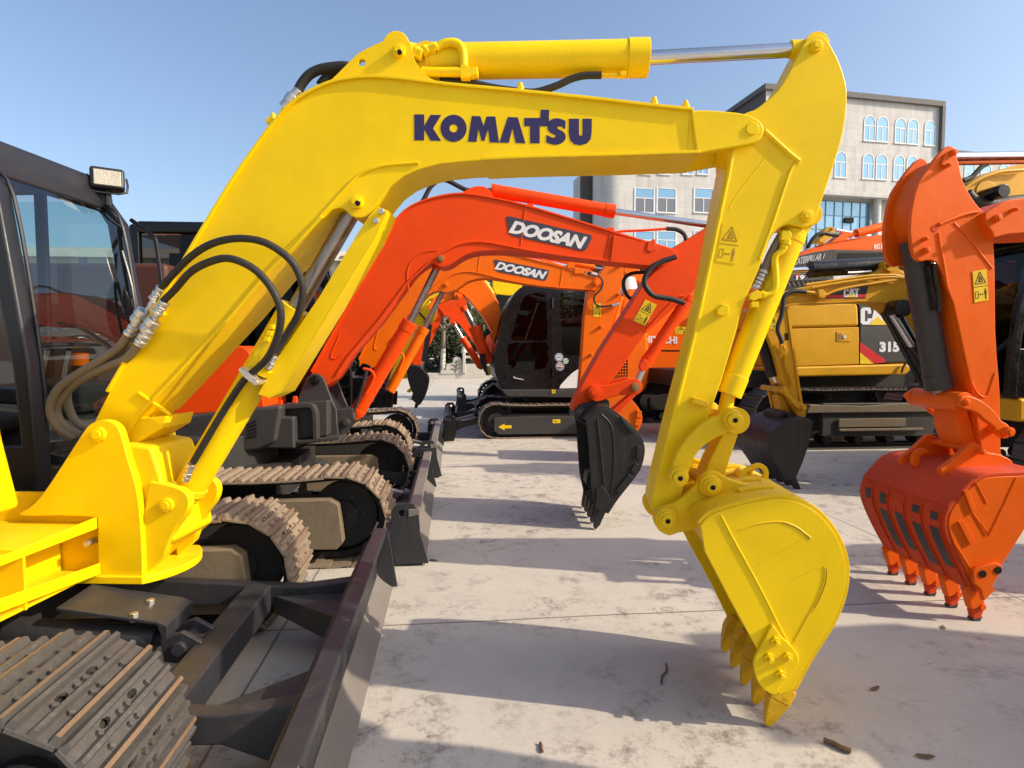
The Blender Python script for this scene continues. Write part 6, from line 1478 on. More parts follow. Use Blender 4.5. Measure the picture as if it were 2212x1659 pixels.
# ================================================================ black-cabbed machine across the yard
def black_cab_excavator():
    fr = Fr(0, 10.9, 0)
    root = thing('excavator', 'orange excavator facing left with black cab, round stickers and yellow arrow on its track frame', 'excavator', (1.9, 11.7, 0))
    out = cr([(1330, 250), (1150, 252), (1060, 262), (990, 330), (930, 440), (880, 600), (835, 780), (815, 920), (830, 1040), (870, 1110), (920, 1165)], 3) + [(1590, 1165), (1850, 1165), (1850, 640), (1700, 600), (1660, 265)]
    w1 = cr([(1085, 345), (1160, 320), (1240, 308), (1272, 325), (1278, 500), (1280, 725), (1120, 728), (968, 730), (985, 640), (1020, 520), (1050, 420)], 2, True)
    w2 = cr([(945, 765), (1100, 756), (1280, 752), (1288, 850), (1290, 975), (1150, 985), (985, 985), (948, 955), (938, 870)], 2, True)
    w3 = cr([(1405, 282), (1520, 285), (1640, 292), (1640, 560), (1625, 855), (1540, 862), (1450, 862), (1412, 800), (1400, 560)], 2, True)
    O = fr.S('I', out, 0)
    s = MB(fr); s.prism(O, 0, .05, [fr.S('I', w, 0) for w in (w1, w2, w3)]); cab = s.build('cab', 'black', root, .008)
    s = MB(fr); s.prism(O, 1.15, 1.2, [fr.S('I', w, 0) for w in (w3,)]); s.build('cab_far_side', 'black', cab)
    s = MB(fr); s.ribbon(O[0:34], .04, .05, 1.15, 1)
    s.build('cab_roof_and_nose', 'black', cab, .006)
    s = MB(fr); s.sheet(O[12:26], .1, 1.1); s.build('windscreen', 'glassd', cab)
    for w in (w1, w2, w3):
        s = MB(fr); p = fr.S('I', w, 0); s._add([fr.W(a, .03, b) for a, b in p], [tuple(range(len(p)))]); s.build('side_window', 'glassd', cab)
    s = MB(fr)
    for (y, x0, x1) in ((365, 1080, 1270), (505, 1030, 1275), (568, 1010, 1275), (640, 990, 1275)): a, b = fr.S('I', [(x0, y), (x1, y)], .08); s.box(a[0], b[0], .08, .095, a[1] - .01, a[1] + .01)
    s.build('window_bars', 'black', cab)
    s = MB(fr); a, b = fr.S('I', [(1200, 400), (1090, 720)], .5); s.tube([(a[0], .5, a[1]), (b[0], .5, b[1])], .015, 6, 0); s.build('travel_lever', 'lgrey', cab)
    s = MB(fr); a, b = fr.S('I', [(975, 705), (1070, 722)], .12); s.box(a[0], b[0], .12, .2, b[1], a[1] + .01); s.build('control_label', 'stkyel', cab)
    s = MB(fr); a = fr.S('I', [(1440, 600), (1600, 840)], .5); s.box(a[0][0], a[1][0], .35, .85, a[1][1] - .3, a[0][1] + .05); a = fr.S('I', [(1240, 760), (1440, 840)], .5); s.box(a[0][0], a[1][0], .35, .85, a[1][1] - .1, a[0][1]); s.build('seat', 'seat', cab, .06)
    pn = []
    for x in (1338, 1310): pn.append(x)
    s = MB(fr); s.prism(fr.S('I', [(1330, 262), (1337, 262), (1337, 1160), (1330, 1160)], -.002), -.003, .01); s.build('door_gap', 'groove', cab)
    for y in (400, 1020): s = MB(fr); a = fr.S('I', [(1330, y - 40), (1330, y + 45)], -.03); s.cyl((a[0][0], -.02, a[0][1]), (a[1][0], -.02, a[1][1]), .025, seg=8); s.build('door_hinge', 'black', cab)
    s = MB(fr); c = fr.S('I', [(1035, 1058)], 0)[0]; m = 20; s.prism([(c[0] + .125 * math.cos(2 * math.pi * k / m), c[1] + .06 * math.sin(2 * math.pi * k / m)) for k in range(m)], -.006, .01); h = s.build('door_handle', 'groove', cab)
    s = MB(fr); s.cyl((c[0] - .09, -.03, c[1] - .01), (c[0] + .08, -.03, c[1] - .045), .012, seg=8); s.boss((c[0] - .09, c[1]), .022, -.03, 0, 12); s.build('handle_bar', 'zinc', h)
    for p, r, ink in (((1388, 882), 37, 'blue'), ((1447, 915), 26, 'green'), ((1396, 962), 38, 'navy')):
        c = fr.S('I', [p], -.003)[0]; rr = fr.mu('I', p, 0, r)
        s = MB(fr); s.boss(c, rr, -.004, 0, 28); st_ = s.build('round_sticker', 'white', cab)
        a = [2 * math.pi * k / 24 for k in range(24)]
        s = MB(fr); s.prism([(c[0] + rr * .88 * math.cos(t), c[1] + rr * .88 * math.sin(t)) for t in a], -.006, -.004, [[(c[0] + rr * .70 * math.cos(t), c[1] + rr * .70 * math.sin(t)) for t in a]]); s.build('sticker_ring', ink, st_)
        if ink == 'navy': s = MB(fr); s.prism([(c[0] + rr * .6 * math.cos(t), c[1] - rr * .1 + rr * .45 * math.sin(t)) for t in a[12:]], -.006, -.004); s.build('sticker_emblem', 'navy', st_); s = MB(fr); s.box(c[0] - rr * .35, c[0] + rr * .35, -.006, -.004, c[1] + rr * .1, c[1] + rr * .4); s.build('sticker_emblem', 'decred', st_)
        else:
            for k in (-1, 0, 1): s = MB(fr); s.box(c[0] + k * rr * .28 - rr * .08, c[0] + k * rr * .28 + rr * .08, -.006, -.004, c[1] - rr * .3, c[1] + rr * (.25 + .1 * (k == 0))); s.build('sticker_emblem', 'green', st_)
    marks(fr, -.004, 'I', [cr([(1392, 1155), (1405, 1125), (1440, 1085), (1500, 1025), (1560, 985), (1620, 965)], 3) + [(1660, 965), (1660, 1152)]], 'white', cab, 'white_swoosh', .004)
    s = MB(fr); s.prism(fr.S('I', [(880, 1165), (1590, 1165), (1850, 1165), (1850, 1235), (1560, 1240), (950, 1230), (915, 1215)], -.02), -.02, 1.9); s.build('revolving_frame', 'charcoal', root, .02)
    s = MB(fr); s.prism(fr.S('I', [(1325, 1168), (1356, 1168), (1356, 1200), (1325, 1200)], -.03), -.028, -.02); s.build('small_sticker', 'stkyel', root)
    marks(fr, -.045, 'I', [[(1332, 1190), (1345, 1174), (1350, 1178), (1338, 1195)]], 'stkblk', root, 'sticker_mark')
    s = MB(fr); a = fr.S('I', [(1065, 245), (1110, 235)], .4); s.box(a[0][0], a[1][0], .3, .5, a[0][1] - .02, a[1][1] + .04); s.build('roof_lamp', 'zinc', cab, .01)
    # rear body
    s = MB(fr); s.prism(fr.S('U', cr([(1258, 690), (1300, 676), (1370, 680), (1398, 700), (1402, 780), (1398, 835), (1380, 852), (1330, 856), (1258, 848)], 2, True), .05), .05, 2.0); rb = s.build('engine_cover', 'orange', root, .08, seg=3)
    s = MB(fr)
    a, b = fr.S('U', [(1334, 776), (1356, 816)], .04)
    s.box(a[0], b[0], .035, .05, b[1], a[1]); s.build('air_grille', 'groove', rb)
    s = MB(fr)
    for k in range(7):
        t = a[1] + (b[1] - a[1]) * k / 6; s.box(a[0], b[0], .028, .034, t - .006, t + .006)
    for k in range(5):
        t = a[0] + (b[0] - a[0]) * k / 4; s.box(t - .006, t + .006, .026, .033, b[1], a[1])
    s.build('grille_bars', 'orange', rb)
    # track frame marks, tracks
    for n0, n1 in ((10.7, 11.15), (12.3, 12.75)):
        fo = track(root, WF, .49, 3.25, n0, n1, .62, 'shoe' if n0 < 12 else 'shoedk', 'trackin', .14, False, parts=True)
    FF = Fr(0, 10.72, 0)
    s = MB(FF); s.prism(FF.S('I', [(815, 1415), (1230, 1400), (1640, 1405), (1640, 1560), (1200, 1560), (860, 1565), (812, 1530)], 0), 0, .06); g = s.build('frame_cover', 'charcoal', root, .015)
    marks(FF, -.004, 'I', [[(852, 1496), (908, 1466), (908, 1482), (970, 1482), (970, 1508), (908, 1508), (908, 1526)]], 'stkyel', g, 'direction_arrow', .003)
    marks(FF, -.004, 'I', [[(1333, 1430), (1400, 1427), (1400, 1462), (1333, 1464)]], 'stkyel', g, 'small_sticker', .003)
    marks(FF, -.006, 'I', [[(1345, 1452), (1352, 1436), (1372, 1448), (1368, 1454)]], 'stkbrn', g, 'sticker_mark', .001)
    s = MB(WF); s.box(1.1, 2.7, 11.15, 12.3, .3, .6); s.cyl((1.9, 11.75, .55), (1.9, 11.75, .85), .5, seg=24); s.build('centre_frame', 'trackin', root, .01)
    blade(root, -.12, 10.4, 12.95, .42, 'bladeblk', 'black', dr=-1, arm=.9)
    # boom and cylinder
    FB = Fr(0, 11.7, 0)
    s = MB(FB); s.prism(FB.S('I', cr([(440, 282), (470, 235), (530, 190), (610, 165), (690, 185), (760, 255), (830, 370), (875, 470), (860, 560), (840, 680), (800, 760)], 3) + cr([(775, 690), (800, 640), (745, 545), (690, 470), (620, 385), (560, 330), (500, 300), (455, 300)], 3), -.15), -.15, .15); bm = s.build('boom', 'orange', root, .01)
    s = MB(FB); s.ribbon(FB.S('I', cr([(455, 285), (500, 288), (555, 318), (620, 378), (690, 465), (745, 540), (800, 640)], 3), -.16), .03, -.18, .18, -1); s.build('flange', 'orange', bm, .003)
    pin(FB, 'I', (507, 342), -.15, 20, bm, 'orange', .05, .15)
    s = MB(FB); s.prism(FB.S('I', [(470, 300), (540, 310), (545, 350), (520, 375), (480, 370), (460, 335)], -.16), -.17, .17); s.build('hinge_fork', 'orange', bm, .01)
    hyd(FB, 'I', -.28, (750, 900), (640, 612), (530, 400), .11, .055, root, 'red', 'dchrome', 'boom_cylinder')
    s = MB(FB); s.tube([(x, -.1, z) for x, z in FB.S('I', [(690, 185), (740, 240), (790, 310), (850, 420)], -.1)], .03, 8); s.build('oil_pipe', 'orange', bm)
    s = MB(FB); s.tube([(x, -.4, z) for x, z in FB.S('I', [(700, 850), (705, 920), (730, 980), (745, 1010)], -.4)], .03, 6); s.tube([(x, -.4, z) for x, z in FB.S('I', [(730, 850), (735, 920), (745, 990), (755, 1040)], -.4)], .025, 6); s.build('hydraulic_hose', 'rubber', root)
    s = MB(FB); s.prism(FB.S('I', [(752, 955), (772, 955), (780, 1040), (758, 1045)], -.3), -.35, -.25); s.build('yellow_marker', 'stkyel', root, .01)
    s = MB(FB); s.prism(FB.S('I', [(440, 285), (500, 300), (480, 350), (300, 420), (250, 470), (230, 440), (300, 340)], -.1), -.1, .1); s.build('arm', 'orange', root, .01)
black_cab_excavator()

def back_row():
    def tracks_body(root, x0, x1, yc, body, zt=.7, w=2.2, up=True):
        for n in (yc - w / 2, yc + w / 2 - .45): track(root, WF, x0, x1, n, n + .45, zt, 'shoedk', 'trackin', .17, False, parts=False)
        if up:
            s = MB(WF); s.box(x0 + .3, x1 - .3, yc - 1, yc + 1, zt + .15, zt + .5); s.build('revolving_frame', 'charcoal', root, .02)
            s = MB(WF); s.box(x0 + .2, (x0 + x1) / 2, yc - .95, yc + .95, zt + .5, zt + 1.2); s.build('engine_cover', body, root, .08)
    # red boom behind the black cab
    fr = Fr(0, 15.0, 0)
    root = thing('excavator', 'red excavator beyond the black cab, thin boom cylinder in front of the trees', 'excavator', (2.6, 15, 0))
    s = MB(fr); s.prism(fr.S('J', cr([(1060, 680), (1200, 672), (1330, 690), (1400, 750), (1480, 880), (1560, 1010), (1650, 1180), (1760, 1330)], 2) + cr([(1690, 1330), (1610, 1225), (1540, 1150), (1440, 1010), (1350, 900), (1280, 855), (1210, 838), (1180, 800)], 2), -.15), -.15, .15); b = s.build('boom', 'red', root, .01)
    s = MB(fr); s.ribbon(fr.S('J', cr([(1210, 830), (1290, 848), (1360, 892), (1450, 1005), (1550, 1140), (1690, 1310)], 3), -.16), .04, -.2, .2, -1); s.build('flange', 'red', b)
    pin(fr, 'J', (1278, 885), -.15, 18, b, 'red', .05, .1)
    s = MB(fr); s.prism(fr.S('J', [(1150, 770), (1200, 775), (1222, 820), (1150, 970), (1040, 1200), (965, 1370), (900, 1400), (865, 1360), (960, 1130), (1090, 890)], -.12), -.12, .12); a = s.build('arm', 'red', root, .01)
    hyd(fr, 'J', -.2, (1600, 1390), (1405, 1085), (1300, 900), .085, .04, root, 'red', 'chrome', 'boom_cylinder')
    s = MB(fr); s.prism(fr.S('J', [(870, 1330), (950, 1290), (965, 1330), (900, 1390)], -.2), -.2, -.15); s.build('side_link', 'red', root)
    tracks_body(root, .7, 4.4, 15, 'red', .8)
    blade(root, .15, 13.9, 16.1, .55, 'bladeface', 'bladeblk', dr=-1, arm=.8)
    # yellow machine behind the small orange one
    fr = Fr(0, 12.2, 0)
    root = thing('excavator', 'yellow excavator with a dark bucket, half hidden under the two plated orange booms', 'excavator', (-3.4, 12.3, 0))
    s = MB(fr); s.prism(fr.S('J', cr([(700, 900), (850, 760), (1000, 680), (1100, 612), (1190, 585), (1290, 620), (1330, 655)], 3) + [(1200, 655), (1060, 672), (960, 790), (800, 930)], -.12), -.12, .12); b = s.build('boom', 'yellow', root, .01)
    s = MB(fr); s.prism(fr.S('J', [(1060, 690), (1125, 750), (1130, 830), (1100, 915), (1030, 940), (960, 965), (905, 1010), (830, 1200), (770, 1400), (710, 1600), (560, 1600), (700, 1260), (880, 920), (960, 790)], -.1), -.1, .1); a = s.build('arm', 'yellow', root, .012)
    warn_sticker(fr, -.104, 'J', [(900, 930), (940, 945), (910, 1040), (870, 1020)], a)
    s = MB(fr); s.tube([(x, -.15, z) for x, z in fr.S('J', [(930, 800), (980, 850), (1020, 900), (1000, 920)], -.15)], .02, 6); s.build('hydraulic_hose', 'rubber', a)
    hyd(fr, 'J', -.14, (1060, 940), (1000, 1330), (950, 1490), .055, .03, root, 'charcoal', 'zinc', 'bucket_cylinder', eye=False)
    s = MB(fr); s.prism(fr.S('J', cr([(750, 1480), (830, 1445), (910, 1480), (962, 1522), (930, 1580), (860, 1660), (815, 1650), (900, 1560), (850, 1508), (760, 1520)], 2, True), -.2), -.2, -.14); s.build('side_link', 'yellow', root, .01)
    simple_bucket(root, fr, cr([(50, 970), (120, 965), (170, 995), (215, 1050), (226, 1100), (210, 1180), (180, 1260), (155, 1295)], 3), -.35, 'blkbucket', [(118, 1280), (84, 1250), (98, 1200), (70, 1130), (50, 1060)], [(150, 1270), (170, 1275), (135, 1332), (112, 1328), (118, 1290)], c='I')
    tracks_body(root, -5.2, -2.2, 12.2, 'yellow')
    body_cab(root, Fr(0, 12.3, 0), -4.3, -3.0, .1, 1.0, 1.1, 2.6, 'black', 'glassd', .2, .07, sill=1.6)
    # orange machine far left behind the rod guard
    fr = Fr(0, 13.8, 0)
    root = thing('excavator', 'orange excavator whose boom and cylinder show left of the red boom, under the cream building', 'excavator', (-4.2, 14.2, 0))
    s = MB(fr); s.prism(fr.S('J', cr([(-200, 800), (-60, 600), (100, 470), (200, 400), (330, 380), (480, 385), (700, 450)], 3) + [(600, 560), (400, 570), (300, 592), (170, 600), (100, 640), (-60, 850)], 0), 0, .3); b = s.build('boom', 'orange', root, .01)
    hyd(fr, 'J', .1, (275, 288), (600, 285), (800, 290), .11, .05, root, 'orange', 'chrome', 'arm_cylinder', eye=True)
    s = MB(fr); s.prism(fr.S('J', [(325, 292), (400, 295), (398, 306), (328, 303)], -.02), -.02, 0); s.build('white_marking', 'white', b)
    s = MB(fr); s.tube([(x, -.04, z) for x, z in fr.S('J', [(170, 430), (260, 408), (380, 395), (480, 395)], -.04)], .02, 6); s.build('oil_pipe', 'orange', b)
    tracks_body(root, -6.4, -3.2, 14.2, 'orange')
    body_cab(root, Fr(0, 13.9, 0), -5.6, -4.2, .35, 1.2, 1.1, 2.7, 'black', 'glassd', .2, .07, sill=1.6)
    # bright yellow boom over the black cab
    fr = Fr(0, 19.0, 0)
    root = thing('excavator', 'bright yellow excavator boom peeking between the orange boom and the black cab roof', 'excavator', (3.2, 19.3, 0))
    s = MB(fr); s.prism(fr.S('J', [(1725, 470), (2000, 490), (2100, 520), (2100, 620), (1900, 640), (1760, 625), (1730, 560)], 0), 0, .4); b = s.build('boom', 'yellow', root, .03)
    s = MB(fr); q = fr.S('J', [(1640, 480), (1730, 620)], -.1); s.cyl((q[0][0], -.1, q[0][1]), (q[1][0], -.1, q[1][1]), .06); s.build('boom_cylinder', 'yellow', root)
    s = MB(fr); q = fr.S('J', [(1610, 475), (1720, 630)], -.3); s.cyl((q[0][0], -.3, q[0][1]), (q[1][0], -.3, q[1][1]), .05); s.build('rod', 'chrome', b)
    tracks_body(root, 1.2, 4.8, 19.3, 'yellow')
    s = MB(fr); s.box(1.4, 2.6, 0, .8, 1.1, fr.uv(1060, 636, 0)[1]); s.build('cab', 'black', root, .05)
    # wide orange machine with white lettering
    fr = Fr(0, 12.6, 0)
    root = thing('excavator', 'deep orange excavator body reading HITACHI, between the red arm and the big yellow arm', 'excavator', (6.0, 13.5, 0))
    s = MB(fr); s.prism(fr.S('U', cr([(1340, 640), (1400, 622), (1500, 615), (1640, 620), (1662, 650), (1665, 760), (1650, 800), (1600, 812), (1450, 812), (1360, 806), (1335, 770)], 2, True), 0), 0, 2.3); b = s.build('machine_body', 'orange', root, .12, seg=4)
    s = MB(fr); s.prism(fr.S('U', [(1340, 755), (1660, 758), (1660, 761), (1340, 758)], -.004), -.006, 0); s.build('panel_gap', 'groove', b)
    lettering(fr, -.012, 'U', 'HITACHI', (1392, 741), (1463, 743), (1392, 725), 'white', b, .05)
    warn_sticker(fr, -.006, 'U', [(1458, 706), (1482, 706), (1482, 722), (1458, 722)], b)
    s = MB(fr); s.cyl((3.9, .8, fr.uv(1390, 640, .8)[1]), (3.9, .8, fr.uv(1390, 600, .8)[1]), .35, .25); s.build('exhaust_cover', 'lgrey', b, .02)
    for n in (12.7, 14.6): track(root, WF, 3.9, 7.9, n, n + .55, .9, 'shoedk', 'trackin', .19, False, parts=False)
    s = MB(fr); s.box(4.4, 7.3, .3, 2.0, .5, 1.0); s.build('centre_frame', 'trackin', root, .02)
    s = MB(fr); s.prism(fr.S('U', cr([(1360, 600), (1350, 575), (1366, 570), (1385, 585), (1420, 600), (1500, 612), (1560, 630), (1480, 640)], 2, True), 1.0), 1.0, 1.3); s.build('boom', 'orange', root, .02)
back_row()
# ================================================================ buildings, trees, wall
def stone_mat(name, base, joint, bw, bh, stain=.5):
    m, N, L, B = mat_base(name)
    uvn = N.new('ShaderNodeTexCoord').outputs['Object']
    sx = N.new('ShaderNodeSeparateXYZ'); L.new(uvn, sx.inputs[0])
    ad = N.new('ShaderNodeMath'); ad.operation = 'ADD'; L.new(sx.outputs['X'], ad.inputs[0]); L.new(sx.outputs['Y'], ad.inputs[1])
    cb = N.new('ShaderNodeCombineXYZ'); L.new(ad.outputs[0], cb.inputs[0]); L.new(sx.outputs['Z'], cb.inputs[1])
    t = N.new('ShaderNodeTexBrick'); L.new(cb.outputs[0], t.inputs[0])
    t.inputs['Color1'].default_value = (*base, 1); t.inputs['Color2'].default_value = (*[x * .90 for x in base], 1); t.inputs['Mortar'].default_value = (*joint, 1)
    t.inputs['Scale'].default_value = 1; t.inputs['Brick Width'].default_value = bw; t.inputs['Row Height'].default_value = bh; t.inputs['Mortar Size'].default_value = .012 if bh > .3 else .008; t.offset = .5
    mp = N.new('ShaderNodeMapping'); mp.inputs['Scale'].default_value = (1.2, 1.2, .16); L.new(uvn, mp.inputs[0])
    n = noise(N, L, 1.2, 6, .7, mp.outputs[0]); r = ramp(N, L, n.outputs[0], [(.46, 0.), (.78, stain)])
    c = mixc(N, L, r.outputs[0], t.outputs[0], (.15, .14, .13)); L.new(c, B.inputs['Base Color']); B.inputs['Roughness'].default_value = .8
    return m
def building():
    # facade runs to the right and slightly away
    fr = Fr(18, 60, -6)
    SW = stone_mat('pale_stone_cladding', (.52, .52, .51), (.36, .355, .345), 1.5, .62, .45)
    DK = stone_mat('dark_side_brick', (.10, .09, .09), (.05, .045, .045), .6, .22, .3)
    GR = paint('grey_parapet', (.13, .125, .125), .7, .3, .5, bump=0)
    root = thing('building', 'large grey stone-clad building with arched windows and blue glazing behind the machines', 'building', (30, 66, 0))
    X = lambda u, v, n=0: fr.uv(u, v, n)
    def wins(root_, rects, n, arch, par):
        for (u0, v0, u1, v1, gl) in rects:
            a = X(u0, v0, n); b = X(u1, v1, n); x0, x1, z1, z0 = a[0], b[0], a[1], b[1]
            sill = z0; w = x1 - x0
            if arch:
                r = w / 2; out = [(x0, z0), (x1, z0), (x1, z1 - r)] + [((x0 + x1) / 2 + r * math.cos(t), z1 - r + r * math.sin(t)) for t in [math.pi * k / 10 for k in range(1, 10)]] + [(x0, z1 - r)]
            else: out = [(x0, z0), (x1, z0), (x1, z1), (x0, z1)]
            s = MB(fr); s.prism([((x - (x0 + x1) / 2) * 1.16 + (x0 + x1) / 2, (z - (z0 + z1) / 2) * 1.07 + (z0 + z1) / 2) for x, z in out], n - .06, n + .01, [out]); f = s.build('window_frame', 'wframe', par)
            s = MB(fr); zs = z0 + (z1 - z0) * .60
            low = [(x0, z0), (x1, z0), (x1, zs), (x0, zs)]
            s.prism(low, n - .02, n + .005); s.build('lower_pane', gl, f)
            s = MB(fr); s.prism([(x0, zs)] + [(x1, zs)] + [p for p in out[2:]], n - .02, n + .006); s.build('upper_pane', 'bglass', f)
            s = MB(fr); xm = (x0 + x1) / 2; s.box(x0, x1, n - .05, n - .021, zs - .05, zs + .05); s.box(xm - .05, xm + .05, n - .05, n - .021, z0, zs); s.build('glazing_bar', 'wframe', f)
            s = MB(fr); s.box(x0 - .15, x1 + .15, n - .12, n + .01, z0 - .16, z0 - .05); s.build('window_sill', 'wframe', f)
    # taller middle block
    a = X(1655, 195); b = X(2030, 232)
    zt = a[1]; zb = 0; D = 16
    x0, x1 = a[0], b[0]
    zo = X(1850, 418)[1]          # underside of the overhang
    s = MB(fr); s.prism([(x0, zo), (x1, zo), (x1, zt), (x0, zt)], 0, D); mid = s.build('middle_block', SW, root)
    s = MB(fr); s.prism([(x0, 0), (x1, 0), (x1, zo - .002), (x0, zo - .002)], 1.2, D); s.build('ground_block', SW, mid)
    s = MB(fr); s.prism([(x0 - .35, zt), (x1 + .35, zt), (x1 + .35, zt + .55), (x0 - .35, zt + .55)], -.4, D + .3); s.build('parapet', GR, mid)
    s = MB(fr); s.box(x1 + .003, x1 + .40, -.42, .9, X(2030, 330)[1], zt); s.build('corner_pilaster', GR, mid)
    s = MB(fr); s.box(x0 - .2, x1 + .2, -.25, .5, zo - .35, zo + .1); s.build('ledge', SW, mid)
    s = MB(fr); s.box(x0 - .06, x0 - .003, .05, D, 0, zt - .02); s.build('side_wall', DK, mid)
    rows = []
    for (u0, u1) in ((1868, 1888), (1896, 1916), (1935, 1954), (1962, 1981), (1999, 2018)): rows.append((u0, 250 + (u0 - 1868) * .085, u1, 304 + (u0 - 1868) * .075, 'bglass'))
    for (u0, u1) in ((1805, 1826), (1865, 1885), (1894, 1914), (1932, 1951), (1960, 1980)): rows.append((u0, 332 + (u0 - 1868) * .06, u1, 386 + (u0 - 1868) * .05, 'bglass'))
    for (u0, u1) in ((1700, 1720), (1728, 1748), (1770, 1790)):
        rows.append((u0, 240, u1, 296, 'bglass')); rows.append((u0, 324, u1, 380, 'bglass'))
    wins(root, rows, 0, True, mid)
    # blue glazing with grid
    g0 = X(1745, 432, 1.15); g1 = X(1872, 560, 1.15)
    s = MB(fr); s.box(g0[0], g1[0], 1.1, 1.19, g1[1], g0[1]); gz = s.build('curtain_glazing', 'bglass', mid)
    s = MB(fr)
    for k in range(8): x = g0[0] + (g1[0] - g0[0]) * k / 7; s.box(x - .025, x + .025, 1.02, 1.1, g1[1], g0[1])
    for k in range(5): z = g1[1] + (g0[1] - g1[1]) * k / 4; s.box(g0[0], g1[0], 1.03, 1.1, z - .025, z + .025)
    s.build('glazing_grid', paint('blue_grey_mullion', (.12, .22, .32), .4, .4, .1, bump=0), gz)
    s = MB(fr); q = X(1822, 470, 1), X(1842, 480, 1); s.box(q[0][0] + .1, q[1][0], .85, 1.0, q[1][1] - .1, q[0][1]); s.build('open_sash', 'groove', gz)
    for u in (1894, 1980):
        c = X(u, 450, .6)[0]; s = MB(fr); s.cyl((c, .6, 0), (c, .6, zo - .35), .42, seg=24); s.build('column', SW, mid)
    # left wing
    a = X(1290, 300); b = X(1655, 300); zl = X(1400, 300)[1]
    s = MB(fr); s.prism([(a[0] + 2.6, 0), (x0 - .07, 0), (x0 - .07, zl), (a[0] + 2.6, zl)], .6, D); lw = s.build('left_wing', SW, root)
    s = MB(fr); c = a[0] + 2.6; s.cyl((c, 2.6, 0), (c, 2.6, zl - .004), 2.0, seg=48); s.build('round_corner', SW, lw)
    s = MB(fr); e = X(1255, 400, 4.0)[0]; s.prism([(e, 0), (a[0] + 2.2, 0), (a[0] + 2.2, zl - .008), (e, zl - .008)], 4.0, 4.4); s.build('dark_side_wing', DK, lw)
    s = MB(fr); s.box(a[0] + 1, x0 - .08, .25, 3, zl, zl + .5); s.build('parapet', GR, lw)
    rw = []
    for (u0, u1) in ((1373, 1411), (1421, 1458), (1501, 1538), (1550, 1586)): rw += [(u0, 407, u1, 459, 'gglass'), (u0, 500, u1, 546, 'bglass')]
    wins(root, rw, .6, False, lw)
    ra = []
    for (u0, u1) in ((1385, 1405), (1425, 1445), (1475, 1495), (1508, 1528)): ra.append((u0, 322, u1, 376, 'bglass'))
    wins(root, ra, .6, True, lw)
    # right wing
    zr = X(2060, 332)[1]
    s = MB(fr); s.prism([(x1 + .41, 0), (x1 + 40, 0), (x1 + 40, zr), (x1 + .41, zr)], .5, D); rwg = s.build('right_wing', SW, root)
    s = MB(fr); s.box(x1 + .42, x1 + 40, .2, 2, zr, zr + .5); s.build('parapet', GR, rwg)
    rr = []
    for u0 in (2085, 2120, 2160, 2195, 2235): rr += [(u0, 352 + (u0 - 2085) * .05, u0 + 18, 402 + (u0 - 2085) * .03, 'bglass'), (u0, 508, u0 + 24, 545, 'bglass')]
    wins(root, rr, .5, True, rwg)
    # cream building on the left
    fr = Fr(0, 52, 0)
    X = lambda u, v, n=0: fr.uv(u, v, n)
    CR_ = stone_mat('cream_cladding', (.52, .46, .35), (.33, .28, .20), 6, .45, .3)
    root = thing('building', 'low cream building with a pale tiled roof, far left behind the excavators', 'building', (-25, 56, 0))
    zt = X(760, 527)[1]; ze = X(760, 565)[1]
    xa, xb = X(-600, 527)[0], X(835, 527)[0]
    s = MB(fr); s.box(xa, xb, 0, 12, 0, ze); w = s.build('wall', CR_, root)
    RF = stone_mat('cream_roof_tiles', (.60, .54, .42), (.40, .34, .25), 3, .5, .25)
    s = MB(fr); W = fr.W
    s._add([W(xa - .5, -.6, ze), W(xb + .5, -.6, ze), W(xb + .5, 4, zt), W(xa - .5, 4, zt), W(xa - .5, 12.6, ze), W(xb + .5, 12.6, ze), W(xb + .5, 8, zt), W(xa - .5, 8, zt)], [(0, 1, 2, 3), (4, 7, 6, 5), (3, 2, 6, 7), (0, 3, 7, 4), (1, 5, 6, 2), (0, 4, 5, 1)]); s.build('roof', RF, root)
    for u in list(range(-300, 820, 80)) + [778]:
        a = X(u - 9, 552, 0); b = X(u + 9, 585, 0); r = (b[0] - a[0]) / 2
        out = [(a[0], b[1]), (b[0], b[1]), (b[0], a[1] - r)] + [((a[0] + b[0]) / 2 + r * math.cos(t), a[1] - r + r * math.sin(t)) for t in [math.pi * k / 8 for k in range(1, 8)]] + [(a[0], a[1] - r)]
        s = MB(fr); s.prism(out, -.06, .02); s.build('arched_window', 'gglass', w)
building()

LEAF = {}
def leafmat(name, c1, c2):
    m, N, L, B = mat_base(name)
    oi = N.new('ShaderNodeTexCoord').outputs['Object']; n = noise(N, L, .9, 4, .6, oi); n2 = noise(N, L, 22, 2, .5, oi)
    mm = N.new('ShaderNodeMath'); mm.operation = 'ADD'; L.new(n.outputs[0], mm.inputs[0]); L.new(n2.outputs[0], mm.inputs[1])
    r = ramp(N, L, mm.outputs[0], [(.75 / 1, (*c1, 1)), (1.0, (*c2, 1))]); r.color_ramp.elements[0].position = .42; r.color_ramp.elements[1].position = .62
    m2 = N.new('ShaderNodeMath'); m2.operation = 'MULTIPLY'; L.new(mm.outputs[0], m2.inputs[0]); m2.inputs[1].default_value = .5; L.new(m2.outputs[0], r.inputs[0])
    L.new(r.outputs[0], B.inputs['Base Color']); B.inputs['Roughness'].default_value = .55; B.inputs['Subsurface Weight'].default_value = 0
    return m
LM = [leafmat('olive_leaves', (.035, .05, .014), (.13, .13, .04)), leafmat('dark_leaves', (.02, .035, .012), (.07, .09, .03))]
BARK = paint('bark', (.20, .16, .12), .8, .2, .6, bump=.4); LIME = paint('limewashed_trunk', (.60, .57, .50), .8, .2, .6, (.25, .2, .15), bump=.3)
